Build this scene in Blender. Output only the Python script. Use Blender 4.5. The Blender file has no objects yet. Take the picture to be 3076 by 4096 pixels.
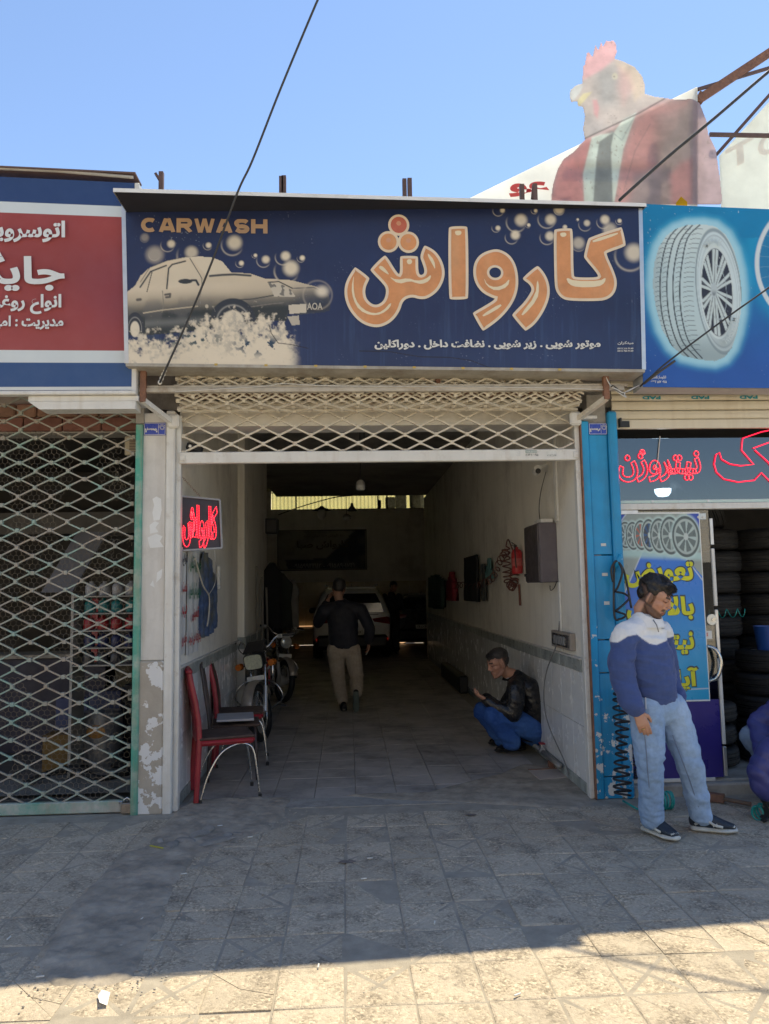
import bpy, bmesh, math, random
import numpy as np
from mathutils import Vector, Matrix, noise as mnoise, geometry as mgeo
random.seed(7); rng = np.random.default_rng(7)
R = math.radians
S = bpy.context.scene
COL = S.collection

# ------------------------------------------------------------------ camera, sky, sun, exposure
cd = bpy.data.cameras.new('camera'); cam = bpy.data.objects.new('camera', cd); COL.objects.link(cam); S.camera = cam
cd.sensor_fit = 'HORIZONTAL'; cd.sensor_width = 36; cd.lens = 36 * 3078 / 3076.0; cd.clip_start = 0.05; cd.clip_end = 2000
RT, UP, FW = Vector((0.99876, -0.04707, -0.01722)).normalized(), Vector((0.01244, -0.09981, 0.99493)), Vector((0.04855, 0.9939, 0.0991))
UP = (UP - RT * UP.dot(RT)).normalized(); FW = UP.cross(RT)
cm = Matrix((RT, UP, -FW)).transposed().to_4x4(); cm.translation = (0, -5.87, 1.60); cam.matrix_world = cm

SUN = Vector((0.28, 0.42, 1.0)).normalized()           # towards the sun: behind the shops, high, to the right
W = bpy.data.worlds.new('World'); S.world = W; W.use_nodes = True
wn = W.node_tree; bg = wn.nodes['Background']
sky = wn.nodes.new('ShaderNodeTexSky'); sky.sky_type = 'NISHITA'; sky.sun_disc = False
sky.sun_elevation = math.asin(SUN.z); sky.sun_rotation = math.atan2(SUN.x, SUN.y)
sky.air_density = 1.0; sky.dust_density = 0.1; sky.ozone_density = 0.8; sky.altitude = 900
wn.links.new(sky.outputs[0], bg.inputs[0]); bg.inputs[1].default_value = 0.078
sl = bpy.data.lights.new('sun', 'SUN'); sl.energy = 2.45; sl.angle = R(0.53); sl.color = (1.0, 0.87, 0.62)
so = bpy.data.objects.new('sun', sl); COL.objects.link(so); so.location = (6, 9, 20)
so.rotation_euler = (-SUN).to_track_quat('-Z', 'Y').to_euler()
S.view_settings.view_transform = 'Standard'; S.view_settings.look = 'None'; S.view_settings.gamma = 1.0
S.view_settings.use_curve_mapping = False; S.view_settings.exposure = 1.58
S.render.engine = 'CYCLES'; S.cycles.max_bounces = 8; S.cycles.diffuse_bounces = 6; S.cycles.transparent_max_bounces = 12
S.cycles.use_denoising = True

# ------------------------------------------------------------------ materials (node based, world-space noise so nothing repeats)
MATS = {}
def lin(r, g, b):                                       # sRGB 0-255 -> linear
    f = lambda c: (c / 255 / 12.92) if c / 255 <= 0.04045 else ((c / 255 + 0.055) / 1.055) ** 2.4
    return (f(r), f(g), f(b))
def mat(name, base=(0.5, 0.5, 0.5), rough=0.6, metal=0.0, var=0.12, scale=5.0, bump=0.0, bscale=80.0, dirt=None, streak=None,
        rnd=0.0, emit=None, trans=0.0, alpha=None, attr=None, coat=0.0, spec=0.5, stretch=None, chips=None, sheen=0.0):
    if name in MATS: return MATS[name]
    m = bpy.data.materials.new(name); m.use_nodes = True; nt = m.node_tree; N = nt.nodes; L = nt.links
    p = N['Principled BSDF']; geo = N.new('ShaderNodeNewGeometry')
    def noise(sc, det=4, rgh=0.6, src=None, st=None):
        n = N.new('ShaderNodeTexNoise'); n.inputs['Scale'].default_value = sc; n.inputs['Detail'].default_value = det; n.inputs['Roughness'].default_value = rgh
        s = src or geo.outputs['Position']
        if st:
            mp = N.new('ShaderNodeMapping'); mp.inputs['Scale'].default_value = st; L.new(s, mp.inputs[0]); s = mp.outputs[0]
        L.new(s, n.inputs['Vector']); return n.outputs['Fac']
    def rng_(v, a, b, c, d):
        n = N.new('ShaderNodeMapRange'); n.clamp = True
        for i, x in enumerate((a, b, c, d)): n.inputs[i + 1].default_value = x
        L.new(v, n.inputs[0]); return n.outputs[0]
    def mix(fac, a, b, mode='MIX'):
        n = N.new('ShaderNodeMix'); n.data_type = 'RGBA'; n.blend_type = mode; n.clamp_factor = True
        for sock, v in ((n.inputs[0], fac), (n.inputs[6], a), (n.inputs[7], b)):
            if hasattr(v, 'links') or isinstance(v, bpy.types.NodeSocket): L.new(v, sock)
            elif isinstance(v, (int, float)): sock.default_value = v
            else: sock.default_value = (*v, 1)
        return n.outputs[2]
    if attr:
        a = N.new('ShaderNodeAttribute'); a.attribute_name = attr; c = a.outputs['Color']
    else:
        rgb = N.new('ShaderNodeRGB'); rgb.outputs[0].default_value = (*base, 1); c = rgb.outputs[0]
    if var:
        v = rng_(noise(scale, 6, 0.65, st=stretch), 0.3, 0.7, 1 - var, 1 + var)
        vv = N.new('ShaderNodeCombineColor'); [L.new(v, vv.inputs[i]) for i in range(3)]
        c = mix(1.0, c, vv.outputs[0], 'MULTIPLY')
    if rnd:
        oi = N.new('ShaderNodeObjectInfo'); v = rng_(oi.outputs['Random'], 0, 1, 1 - rnd, 1 + rnd)
        vv = N.new('ShaderNodeCombineColor'); [L.new(v, vv.inputs[i]) for i in range(3)]
        c = mix(1.0, c, vv.outputs[0], 'MULTIPLY')
    rsock = None
    if dirt:                                            # (colour, amount, scale, threshold)
        col, amt, sc, th = dirt
        c = mix(rng_(noise(sc, 8, 0.7), th - 0.06, th + 0.14, 0, amt), c, col)
    if streak:                                          # vertical run marks (colour, amount, scale)
        col, amt, sc = streak
        c = mix(rng_(noise(sc, 5, 0.6, st=(1, 1, 0.12)), 0.5, 0.72, 0, amt), c, col)
    hgt = None
    if chips:                                           # flaked paint with hard edges (colour, scale, threshold, z_low, z_high)
        col, sc, th, zl, zh = chips
        nz = noise(sc, 7, 0.62)
        sp = N.new('ShaderNodeSeparateXYZ'); L.new(geo.outputs['Position'], sp.inputs[0])
        t = rng_(sp.outputs[2], zl, zh, th, 0.8)
        sub = N.new('ShaderNodeMath'); sub.operation = 'SUBTRACT'; L.new(nz, sub.inputs[0]); L.new(t, sub.inputs[1])
        fac = rng_(sub.outputs[0], 0.0, 0.012, 0, 1); c = mix(fac, c, col)
    L.new(c, p.inputs['Base Color'])
    p.inputs['Roughness'].default_value = rough; p.inputs['Metallic'].default_value = metal
    p.inputs['Specular IOR Level'].default_value = spec
    if coat: p.inputs['Coat Weight'].default_value = coat; p.inputs['Coat Roughness'].default_value = 0.08
    if sheen: p.inputs['Sheen Weight'].default_value = sheen
    if rough < 0.9 and var: L.new(rng_(noise(scale * 3.1, 5), 0.3, 0.7, max(0.03, rough - 0.12), min(1, rough + 0.12)), p.inputs['Roughness'])
    if bump:
        b = N.new('ShaderNodeBump'); b.inputs['Strength'].default_value = min(1.0, bump * 3); b.inputs['Distance'].default_value = 0.004
        L.new(noise(bscale, 6, 0.7, st=stretch), b.inputs['Height']); L.new(b.outputs[0], p.inputs['Normal'])
    if emit: p.inputs['Emission Color'].default_value = (*emit[0], 1); p.inputs['Emission Strength'].default_value = emit[1]
    if trans:                                           # thin printed sheet that lets the light behind it through
        tr = N.new('ShaderNodeBsdfTranslucent'); L.new(c, tr.inputs[0]); ms = N.new('ShaderNodeMixShader'); ms.inputs[0].default_value = trans
        L.new(p.outputs[0], ms.inputs[1]); L.new(tr.outputs[0], ms.inputs[2]); L.new(ms.outputs[0], N['Material Output'].inputs[0])
    if alpha is not None: p.inputs['Alpha'].default_value = alpha
    MATS[name] = m; return m
def glass(name, tint=(0.6, 0.66, 0.68), k=0.75, rough=0.02):
    m = bpy.data.materials.new(name); m.use_nodes = True; nt = m.node_tree; N = nt.nodes; L = nt.links
    t = N.new('ShaderNodeBsdfTransparent'); t.inputs[0].default_value = (*tint, 1)
    g = N.new('ShaderNodeBsdfGlossy'); g.inputs['Roughness'].default_value = rough
    fr = N.new('ShaderNodeFresnel'); fr.inputs[0].default_value = 1.5
    ms = N.new('ShaderNodeMixShader'); mul = N.new('ShaderNodeMath'); mul.operation = 'MULTIPLY_ADD'; mul.inputs[1].default_value = 1.0; mul.inputs[2].default_value = 1 - k
    L.new(fr.outputs[0], mul.inputs[0]); L.new(mul.outputs[0], ms.inputs[0]); L.new(t.outputs[0], ms.inputs[1]); L.new(g.outputs[0], ms.inputs[2])
    L.new(ms.outputs[0], N['Material Output'].inputs[0]); return m

# ------------------------------------------------------------------ mesh helpers
def tess(poly): return mgeo.tessellate_polygon([[Vector((p[0], p[1], 0)) for p in poly]])
class MB:
    def __init__(s): s.v = []; s.f = []
    def add(s, v, f, M=None):
        o = len(s.v); s.v += [tuple(M @ Vector(p)) if M is not None else tuple(p) for p in v]; s.f += [[i + o for i in q] for q in f]; return s
    def box(s, c, d, M=None, rz=0.0, bev=0.0):
        x, y, z = d[0] / 2, d[1] / 2, d[2] / 2
        if bev:
            b = min(bev, x * .9, y * .9, z * .9); v = []; f = []
            for sx in (-1, 1):
                for sy in (-1, 1):
                    for sz in (-1, 1):
                        v += [(sx * x, sy * (y - b), sz * (z - b)), (sx * (x - b), sy * y, sz * (z - b)), (sx * (x - b), sy * (y - b), sz * z)]
            bm = bmesh.new(); [bm.verts.new(p) for p in v]; r = bmesh.ops.convex_hull(bm, input=bm.verts)
            bm.verts.index_update(); v = [tuple(q.co) for q in bm.verts]; f = [[q.index for q in fc.verts] for fc in bm.faces]; bm.free()
        else:
            v = [(-x, -y, -z), (x, -y, -z), (x, y, -z), (-x, y, -z), (-x, -y, z), (x, -y, z), (x, y, z), (-x, y, z)]
            f = [(0, 3, 2, 1), (4, 5, 6, 7), (0, 1, 5, 4), (1, 2, 6, 5), (2, 3, 7, 6), (3, 0, 4, 7)]
        T = Matrix.Translation(c) @ Matrix.Rotation(rz, 4, 'Z')
        return s.add(v, f, (M @ T) if M is not None else T)
    def lim(s, x0, x1, y0, y1, z0, z1, bev=0.0): return s.box(((x0 + x1) / 2, (y0 + y1) / 2, (z0 + z1) / 2), (x1 - x0, y1 - y0, z1 - z0), bev=bev)
    def bar(s, a, b, w, h, up=(0, 0, 1)):
        a = Vector(a); b = Vector(b); d = (b - a); l = d.length; d.normalize(); u = Vector(up)
        if abs(d.dot(u)) > 0.98: u = Vector((0, 1, 0))
        x = d.cross(u).normalized(); z = x.cross(d)
        M = Matrix((x, d, z)).transposed().to_4x4(); M.translation = (a + b) / 2
        return s.box((0, 0, 0), (w, l, h), M=M)
    def tube(s, pts, r, n=8, closed=False, M=None, caps=True):
        P = [Vector(p) for p in pts]; k = len(P); rr = r if hasattr(r, '__len__') else [r] * k
        t0 = None; rings = []; ref = None
        for i in range(k):
            a = P[(i - 1) % k] if (closed or i > 0) else P[i]; b = P[(i + 1) % k] if (closed or i < k - 1) else P[i]
            t = (b - a)
            if t.length < 1e-9: t = Vector((0, 0, 1))
            t.normalize()
            if ref is None:
                ref = Vector((0, 0, 1)) if abs(t.z) < 0.9 else Vector((1, 0, 0))
            x = (ref - t * ref.dot(t)).normalized(); ref = x; y = t.cross(x)
            rings.append([P[i] + (x * math.cos(2 * math.pi * j / n) + y * math.sin(2 * math.pi * j / n)) * rr[i] for j in range(n)])
        v = [p for q in rings for p in q]; f = []
        for i in range(k if closed else k - 1):
            i2 = (i + 1) % k
            for j in range(n): f.append((i * n + j, i * n + (j + 1) % n, i2 * n + (j + 1) % n, i2 * n + j))
        if not closed and caps: f.append(tuple(range(n - 1, -1, -1))); f.append(tuple((k - 1) * n + j for j in range(n)))
        return s.add(v, f, M)
    def cyl(s, a, b, r, r2=None, n=16): return s.tube([a, b], [r, r if r2 is None else r2], n)
    def lathe(s, prof, n=24, M=None, closed=False):      # prof [(r, z)] round Z
        k = len(prof); v = [(r * math.cos(2 * math.pi * j / n), r * math.sin(2 * math.pi * j / n), z) for r, z in prof for j in range(n)]
        f = [(i * n + j, i * n + (j + 1) % n, ((i + 1) % k) * n + (j + 1) % n, ((i + 1) % k) * n + j) for i in range(k if closed else k - 1) for j in range(n)]
        if not closed: f += [tuple(range(n - 1, -1, -1)), tuple((k - 1) * n + j for j in range(n))]
        return s.add(v, f, M)
    def ell(s, c, r, M=None, nu=14, nv=9):
        v = [(0, 0, -1)]; f = []
        for i in range(1, nv):
            t = math.pi * i / nv - math.pi / 2
            v += [(math.cos(t) * math.cos(2 * math.pi * j / nu), math.cos(t) * math.sin(2 * math.pi * j / nu), math.sin(t)) for j in range(nu)]
        v.append((0, 0, 1)); e = len(v) - 1
        for j in range(nu):
            f.append((0, 1 + (j + 1) % nu, 1 + j)); f.append((e, e - nu + j, e - nu + (j + 1) % nu))
            for i in range(nv - 2): a = 1 + i * nu; f.append((a + j, a + (j + 1) % nu, a + nu + (j + 1) % nu, a + nu + j))
        T = Matrix.Translation(c) @ Matrix.Diagonal((*(r if hasattr(r, '__len__') else (r, r, r)), 1))
        return s.add(v, f, (M @ T) if M is not None else T)
    def prism(s, poly, d0, d1, mp):                     # 2D polygon extruded; mp(u, v, d) -> xyz
        n = len(poly); v = [mp(u, w, d0) for u, w in poly] + [mp(u, w, d1) for u, w in poly]; T = tess(poly)
        return s.add(v, [tuple(t) for t in T] + [(c + n, b + n, a + n) for a, b, c in T] + [(i, (i + 1) % n, n + (i + 1) % n, n + i) for i in range(n)])
    def loft(s, rings, A=(1, 0, 0), n=16, M=None, dome=True, sq=1.0):   # rings (x,y,z,ra,rb[,A]); A: direction of ra
        P = [Vector(r[:3]) for r in rings]; k = len(P); out = []
        for i in range(k):
            t = (P[min(i + 1, k - 1)] - P[max(i - 1, 0)]).normalized(); a = Vector(rings[i][5] if len(rings[i]) > 5 else A); a = (a - t * a.dot(t)).normalized(); b = t.cross(a)
            out.append((P[i], t, a, b, rings[i][3], rings[i][4]))
        if dome:
            p, t, a, b, ra, rb = out[0]; m = min(ra, rb); out = [(p - t * m * .45, t, a, b, ra * .82, rb * .82), *out]; out = [(p - t * m * .75, t, a, b, ra * .45, rb * .45), *out]
            p, t, a, b, ra, rb = out[-1]; m = min(ra, rb); out += [(p + t * m * .45, t, a, b, ra * .82, rb * .82), (p + t * m * .75, t, a, b, ra * .45, rb * .45)]
        k = len(out); v = []
        for p, t, a, b, ra, rb in out:
            for j in range(n):
                c, q = math.cos(2 * math.pi * j / n), math.sin(2 * math.pi * j / n)
                if sq != 1.0: c = math.copysign(abs(c) ** sq, c); q = math.copysign(abs(q) ** sq, q)
                v.append(p + a * (ra * c) + b * (rb * q))
        f = [(i * n + j, i * n + (j + 1) % n, (i + 1) * n + (j + 1) % n, (i + 1) * n + j) for i in range(k - 1) for j in range(n)]
        f += [tuple(range(n - 1, -1, -1)), tuple((k - 1) * n + j for j in range(n))]
        return s.add(v, f, M)
    def mesh(s, name):
        me = bpy.data.meshes.new(name); me.from_pydata(s.v, [], s.f); me.validate(); bm = bmesh.new(); bm.from_mesh(me)
        bmesh.ops.recalc_face_normals(bm, faces=bm.faces); bm.to_mesh(me); bm.free(); return me
    def build(s, name, m, parent=None, smooth=False, **tags):
        return obj(name, s.mesh(name), m, parent, smooth, **tags)
def obj(name, me, m=None, parent=None, smooth=False, loc=None, rot=None, **tags):
    o = bpy.data.objects.new(name, me); COL.objects.link(o)
    if m is not None and me is not None and not me.materials: me.materials.append(m)
    if smooth:
        me.shade_smooth()
        if smooth is not True: me.set_sharp_from_angle(angle=R(smooth))
    if parent: o.parent = parent
    if loc is not None: o.location = loc
    if rot is not None: o.rotation_euler = rot
    for k, v in tags.items(): o['category' if k == 'cat' else k] = v
    return o
def thing(name, label, cat, loc=(0, 0, 0), rz=0.0, group=None):
    o = bpy.data.objects.new(name, None); COL.objects.link(o); o.location = loc; o.rotation_euler = (0, 0, rz); o.empty_display_size = 0.1
    o['label'] = label; o['category'] = cat
    if group: o['group'] = group
    return o
def copy_tree(o, parent=None, mats=None):
    c = o.copy(); COL.objects.link(c); c.parent = parent
    for ch in list(o.children): copy_tree(ch, c)
    return c
def inst(src, parent, loc=None, rot=None, scale=None, M=None):     # another copy of a part, mesh shared
    c = src.copy(); COL.objects.link(c); c.parent = parent
    if M is not None: c.matrix_local = M
    if loc is not None: c.location = loc
    if rot is not None: c.rotation_euler = rot
    if scale is not None: c.scale = scale
    return c
def smoothpoly(P, it=2):
    for _ in range(it):
        Q = []
        for i in range(len(P)):
            a, b = P[i], P[(i + 1) % len(P)]; Q += [(a[0] * .75 + b[0] * .25, a[1] * .75 + b[1] * .25), (a[0] * .25 + b[0] * .75, a[1] * .25 + b[1] * .75)]
        P = Q
    return P
def cat_rom(P, k=6, closed=False):
    P = [Vector(p) for p in P]; out = []; n = len(P)
    for i in range(n if closed else n - 1):
        g = (lambda j: P[j % n]) if closed else (lambda j: P[max(0, min(n - 1, j))])
        a, b, c, d = g(i - 1), g(i), g(i + 1), g(i + 2)
        for j in range(k):
            t = j / k; out.append(0.5 * ((2 * b) + (c - a) * t + (2 * a - 5 * b + 4 * c - d) * t * t + (3 * b - a - 3 * c + d) * t ** 3))
    if not closed: out.append(P[-1])
    return out

# ------------------------------------------------------------------ lettering (Persian letters joined by their presentation forms)
_AR = {'ا': 'ﺍﺎ', 'آ': 'ﺁﺂ', 'ب': 'ﺏﺐﺑﺒ', 'پ': 'ﭖﭗﭘﭙ', 'ت': 'ﺕﺖﺗﺘ', 'ث': 'ﺙﺚﺛﺜ', 'ج': 'ﺝﺞﺟﺠ', 'چ': 'ﭺﭻﭼﭽ', 'ح': 'ﺡﺢﺣﺤ', 'خ': 'ﺥﺦﺧﺨ', 'د': 'ﺩﺪ', 'ذ': 'ﺫﺬ', 'ر': 'ﺭﺮ',
       'ز': 'ﺯﺰ', 'ژ': 'ﮊﮋ', 'س': 'ﺱﺲﺳﺴ', 'ش': 'ﺵﺶﺷﺸ', 'ص': 'ﺹﺺﺻﺼ', 'ض': 'ﺽﺾﺿﻀ', 'ط': 'ﻁﻂﻃﻄ', 'ظ': 'ﻅﻆﻇﻈ', 'ع': 'ﻉﻊﻋﻌ', 'غ': 'ﻍﻎﻏﻐ', 'ف': 'ﻑﻒﻓﻔ', 'ق': 'ﻕﻖﻗﻘ',
       'ک': 'ﮎﮏﮐﮑ', 'گ': 'ﮒﮓﮔﮕ', 'ل': 'ﻝﻞﻟﻠ', 'م': 'ﻡﻢﻣﻤ', 'ن': 'ﻥﻦﻧﻨ', 'و': 'ﻭﻮ', 'ه': 'ﻩﻪﻫﻬ', 'ی': 'ﯼﯽﯾﯿ', 'ﻻ': 'ﻻﻼ'}
def shape_fa(s):
    s = s.replace('لا', 'ﻻ'); out = []
    for i, ch in enumerate(s):
        if ch not in _AR: out.append(ch); continue
        prev = i > 0 and s[i - 1] in _AR and len(_AR[s[i - 1]]) == 4
        nxt = i + 1 < len(s) and s[i + 1] in _AR and len(_AR[ch]) == 4
        F = _AR[ch]; out.append(F[3] if prev and nxt else F[1] if prev else F[2] if nxt else F[0])
    out = out[::-1]; t = ''.join(out)
    import re as _re
    return _re.sub(r'[۰-۹0-9]+', lambda m: m.group(0)[::-1], t)
_GL = {}; TMP = bpy.data.scenes.new('tmp'); TVL = TMP.view_layers[0]
def baked(o):                                           # evaluated mesh of a temporary object, in a scene of its own
    TMP.collection.objects.link(o); TVL.update(); me = bpy.data.meshes.new_from_object(o.evaluated_get(TVL.depsgraph)); bpy.data.objects.remove(o); return me
def _glyph(body, bold, res):
    k = (body, bold, res)
    if k in _GL: return _GL[k]
    c = bpy.data.curves.new('t', 'FONT'); c.body = body; c.offset = bold; c.resolution_u = res; c.fill_mode = 'FRONT'
    me = baked(bpy.data.objects.new('t', c)); bpy.data.curves.remove(c)
    _GL[k] = (np.array([v.co[:2] for v in me.vertices]).reshape(-1, 2), [list(p.vertices) for p in me.polygons]); bpy.data.meshes.remove(me); return _GL[k]
def text2d(s, bold=0.0, fa=True, res=3):
    """glyph by glyph, so that heavy neighbouring letters may overlap"""
    t = shape_fa(s) if fa else s; x = 0.0; CO = []; F = []; I = []; n = 0; bar = _glyph('|', 0, 1)[0][:, 0].max()
    for k, ch in enumerate(t):
        if ch != ' ':
            co, f = _glyph(ch, bold, res); CO.append(co + (x, 0)); F += [[i + n for i in q] for q in f]; I += [k] * len(co); n += len(co)
        x += _glyph(ch + '|', 0, 1)[0][:, 0].max() - bar
    return np.concatenate(CO), F, np.array(I)
def lettering(name, s, m, parent, o, u, v, w, h, bold=0.0, fa=True, lift=0.003, res=3, flip=False):
    """flat print of the words s fitted to the box at corner o (lower left), along unit u, v, size w x h, lifted along u x v"""
    co, F, isl = text2d(s, bold, fa, res); a = co.min(0); b = co.max(0); q = (co - a) / np.maximum(b - a, 1e-6)
    if flip: q = 1 - q
    o = Vector(o); u = Vector(u); v = Vector(v); n = u.cross(v).normalized()
    V = [o + u * (w * x) + v * (h * y) + n * (lift + 0.0004 * (int(k) % 5)) for (x, y), k in zip(q, isl)]
    me = bpy.data.meshes.new(name); me.from_pydata(V, [], F); me.update(); return obj(name, me, m, parent)
def stroke2d(P, w):
    """ribbon of width w along the 2D polyline P -> polygon strip verts/faces"""
    P = [Vector(p) for p in P]; V = []; F = []; n = len(P)
    for i in range(n):
        t = (P[min(i + 1, n - 1)] - P[max(i - 1, 0)]).normalized(); k = Vector((-t.y, t.x))
        V += [P[i] + k * w / 2, P[i] - k * w / 2]
    F = [(2 * i, 2 * i + 1, 2 * i + 3, 2 * i + 2) for i in range(n - 1)]; return V, F
def inpoly(P, X, Y):
    P = np.asarray(P, float); r = np.zeros(X.shape, bool); j = len(P) - 1
    for i in range(len(P)):
        xi, yi, xj, yj = P[i, 0], P[i, 1], P[j, 0], P[j, 1]
        c = ((yi > Y) != (yj > Y)) & (X < (xj - xi) * (Y - yi) / ((yj - yi) if yj != yi else 1e-9) + xi); r ^= c; j = i
    return r
def segdist(P, X, Y, closed=False):
    d = np.full(X.shape, 1e9); P = np.asarray(P, float); n = len(P)
    for i in range(n if closed else n - 1):
        a, b = P[i], P[(i + 1) % n]; ab = b - a; t = np.clip(((X - a[0]) * ab[0] + (Y - a[1]) * ab[1]) / max(ab @ ab, 1e-9), 0, 1)
        d = np.minimum(d, np.hypot(X - a[0] - t * ab[0], Y - a[1] - t * ab[1]))
    return d
def vnoise(X, Y, s, seed=0, oct=4):
    g = np.zeros(X.shape); amp = 1.0; tot = 0
    r = np.random.default_rng(seed)
    for k in range(oct):
        T = r.random((64, 64)); x = X * s; y = Y * s; xi = np.floor(x).astype(int); yi = np.floor(y).astype(int); fx = x - xi; fy = y - yi
        fx = fx * fx * (3 - 2 * fx); fy = fy * fy * (3 - 2 * fy)
        a = T[xi % 64, yi % 64]; b = T[(xi + 1) % 64, yi % 64]; c = T[xi % 64, (yi + 1) % 64]; d = T[(xi + 1) % 64, (yi + 1) % 64]
        g += amp * ((a * (1 - fx) + b * fx) * (1 - fy) + (c * (1 - fx) + d * fx) * fy); tot += amp; amp *= .5; s *= 2.03
    return g / tot
def printed(name, corners, nx, ny, paint, m, parent, keep=None, **tags):
    """a printed sheet: grid over the four corners (TL, TR, BR, BL) with the print as a colour attribute; paint(U, V) -> rgb, V downwards"""
    tl, tr, br, bl = [np.array(c, float) for c in corners]
    U, V = np.meshgrid(np.linspace(0, 1, nx), np.linspace(0, 1, ny)); u = U[..., None]; v = V[..., None]
    P = (tl * (1 - u) + tr * u) * (1 - v) + (bl * (1 - u) + br * u) * v
    C = np.clip(paint(U, V), 0, 1); idx = np.arange(nx * ny).reshape(ny, nx)
    F = np.stack([idx[:-1, :-1], idx[1:, :-1], idx[1:, 1:], idx[:-1, 1:]], -1).reshape(-1, 4)
    if keep is not None:
        k = keep(U, V); F = F[(k.reshape(-1)[F]).all(1)]
    me = bpy.data.meshes.new(name); me.from_pydata(P.reshape(-1, 3).tolist(), [], F.tolist())
    a = me.color_attributes.new('Col', 'FLOAT_COLOR', 'POINT'); a.data.foreach_set('color', np.concatenate([C.reshape(-1, 3), np.ones((nx * ny, 1))], 1).astype(np.float32).ravel())
    me.update(); return obj(name, me, m, parent, **tags)

# ------------------------------------------------------------------ materials of the setting
def m_paver():
    m = mat('paver', (0.47, 0.41, 0.325), 0.95, spec=0.15, var=0.10, scale=2.2, rnd=0.07, dirt=((0.2, 0.185, 0.165), 0.7, 3.5, 0.56))
    nt = m.node_tree; N = nt.nodes; L = nt.links; p = N['Principled BSDF']; geo = [n for n in N if n.type == 'NEW_GEOMETRY'][0]
    src = p.inputs['Base Color'].links[0].from_socket
    vo = N.new('ShaderNodeTexVoronoi'); vo.inputs['Scale'].default_value = 95; L.new(geo.outputs['Position'], vo.inputs['Vector'])
    v2 = N.new('ShaderNodeTexVoronoi'); v2.feature = 'DISTANCE_TO_EDGE'; v2.inputs['Scale'].default_value = 95; L.new(geo.outputs['Position'], v2.inputs['Vector'])
    cr = N.new('ShaderNodeValToRGB'); e = cr.color_ramp.elements; e[0].position = 0; e[0].color = (0.55, 0.53, 0.5, 1); e[1].position = 1; e[1].color = (1.5, 1.45, 1.35, 1)
    el = e.new(0.5); el.color = (0.92, 0.9, 0.86, 1); el = e.new(0.86); el.color = (1.12, 1.08, 1.02, 1)
    sp = N.new('ShaderNodeSeparateColor'); L.new(vo.outputs['Color'], sp.inputs[0]); L.new(sp.outputs[0], cr.inputs[0])
    mx = N.new('ShaderNodeMix'); mx.data_type = 'RGBA'; mx.blend_type = 'MULTIPLY'
    nz = N.new('ShaderNodeTexNoise'); nz.inputs['Scale'].default_value = 7; nz.inputs['Detail'].default_value = 4; L.new(geo.outputs['Position'], nz.inputs['Vector'])
    mr = N.new('ShaderNodeMapRange'); mr.inputs[1].default_value = 0.38; mr.inputs[2].default_value = 0.62; mr.inputs[3].default_value = 0.25; mr.inputs[4].default_value = 0.95; L.new(nz.outputs['Fac'], mr.inputs[0])
    L.new(mr.outputs[0], mx.inputs[0]); L.new(src, mx.inputs[6]); L.new(cr.outputs[0], mx.inputs[7]); L.new(mx.outputs[2], p.inputs['Base Color'])
    b = N.new('ShaderNodeBump'); b.inputs['Strength'].default_value = 0.55; b.inputs['Distance'].default_value = 0.003
    n2 = N.new('ShaderNodeTexNoise'); n2.inputs['Scale'].default_value = 30; n2.inputs['Detail'].default_value = 8; L.new(geo.outputs['Position'], n2.inputs['Vector'])
    ad = N.new('ShaderNodeMath'); ad.operation = 'MULTIPLY_ADD'; ad.inputs[1].default_value = 3.0; L.new(v2.outputs[0], ad.inputs[0]); L.new(n2.outputs['Fac'], ad.inputs[2])
    L.new(ad.outputs[0], b.inputs['Height']); L.new(b.outputs[0], p.inputs['Normal']); return m
M_paver = m_paver()
M_ground = mat('dusty_asphalt', (0.50, 0.44, 0.35), 0.95, var=0.15, scale=0.6, bump=0.2, bscale=40)
M_joint = mat('joint_sand', (0.33, 0.295, 0.24), 0.95, var=0.2, scale=9, bump=0.3, bscale=120)
M_cement = mat('cement_patch', (0.36, 0.315, 0.255), 0.97, spec=0.12, var=0.3, scale=5, bump=0.5, bscale=38, dirt=((0.15, 0.14, 0.125), 0.6, 6, 0.55))
M_rubble = mat('rubble_stone', (0.27, 0.255, 0.23), 0.9, var=0.2, scale=14, bump=0.25, bscale=60, rnd=0.2)
M_ftile = mat('floor_tile', (0.42, 0.385, 0.35), 0.55, var=0.18, scale=2.4, bump=0.06, bscale=70, rnd=0.05, dirt=((0.09, 0.082, 0.075), 0.75, 1.7, 0.53))
M_wallp = mat('wall_plaster', (0.78, 0.75, 0.67), 0.85, var=0.07, scale=1.6, bump=0.05, bscale=30, dirt=((0.32, 0.28, 0.23), 0.6, 0.9, 0.57), streak=((0.4, 0.36, 0.3), 0.22, 5))
M_wtile = mat('wall_tile', (0.78, 0.79, 0.78), 0.22, var=0.05, scale=2, rnd=0.03, dirt=((0.35, 0.33, 0.3), 0.5, 2.2, 0.6))
M_btile = mat('beige_wall_tile', (0.5, 0.43, 0.27), 0.3, var=0.08, scale=2, rnd=0.05)
M_marb = mat('green_marble', (0.33, 0.36, 0.34), 0.35, var=0.45, scale=9, rnd=0.1, stretch=(1, 1, 0.4))
M_marbw = mat('white_marble', (0.6, 0.585, 0.555), 0.5, var=0.10, scale=7, stretch=(1.0, 1.0, 0.35), dirt=((0.4, 0.385, 0.36), 0.55, 4, 0.55), streak=((0.42, 0.38, 0.32), 0.5, 9))
M_flake = mat('flaking_plaster', (0.40, 0.36, 0.30), 0.92, var=0.12, scale=5, bump=0.3, bscale=28, chips=((0.70, 0.70, 0.69), 7.5, 0.49, 0.0, 6.0))
M_ceil = mat('ceiling_paint', (0.36, 0.34, 0.32), 0.9, var=0.15, scale=1.2, dirt=((0.15, 0.14, 0.13), 0.7, 1.0, 0.5))
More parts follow.
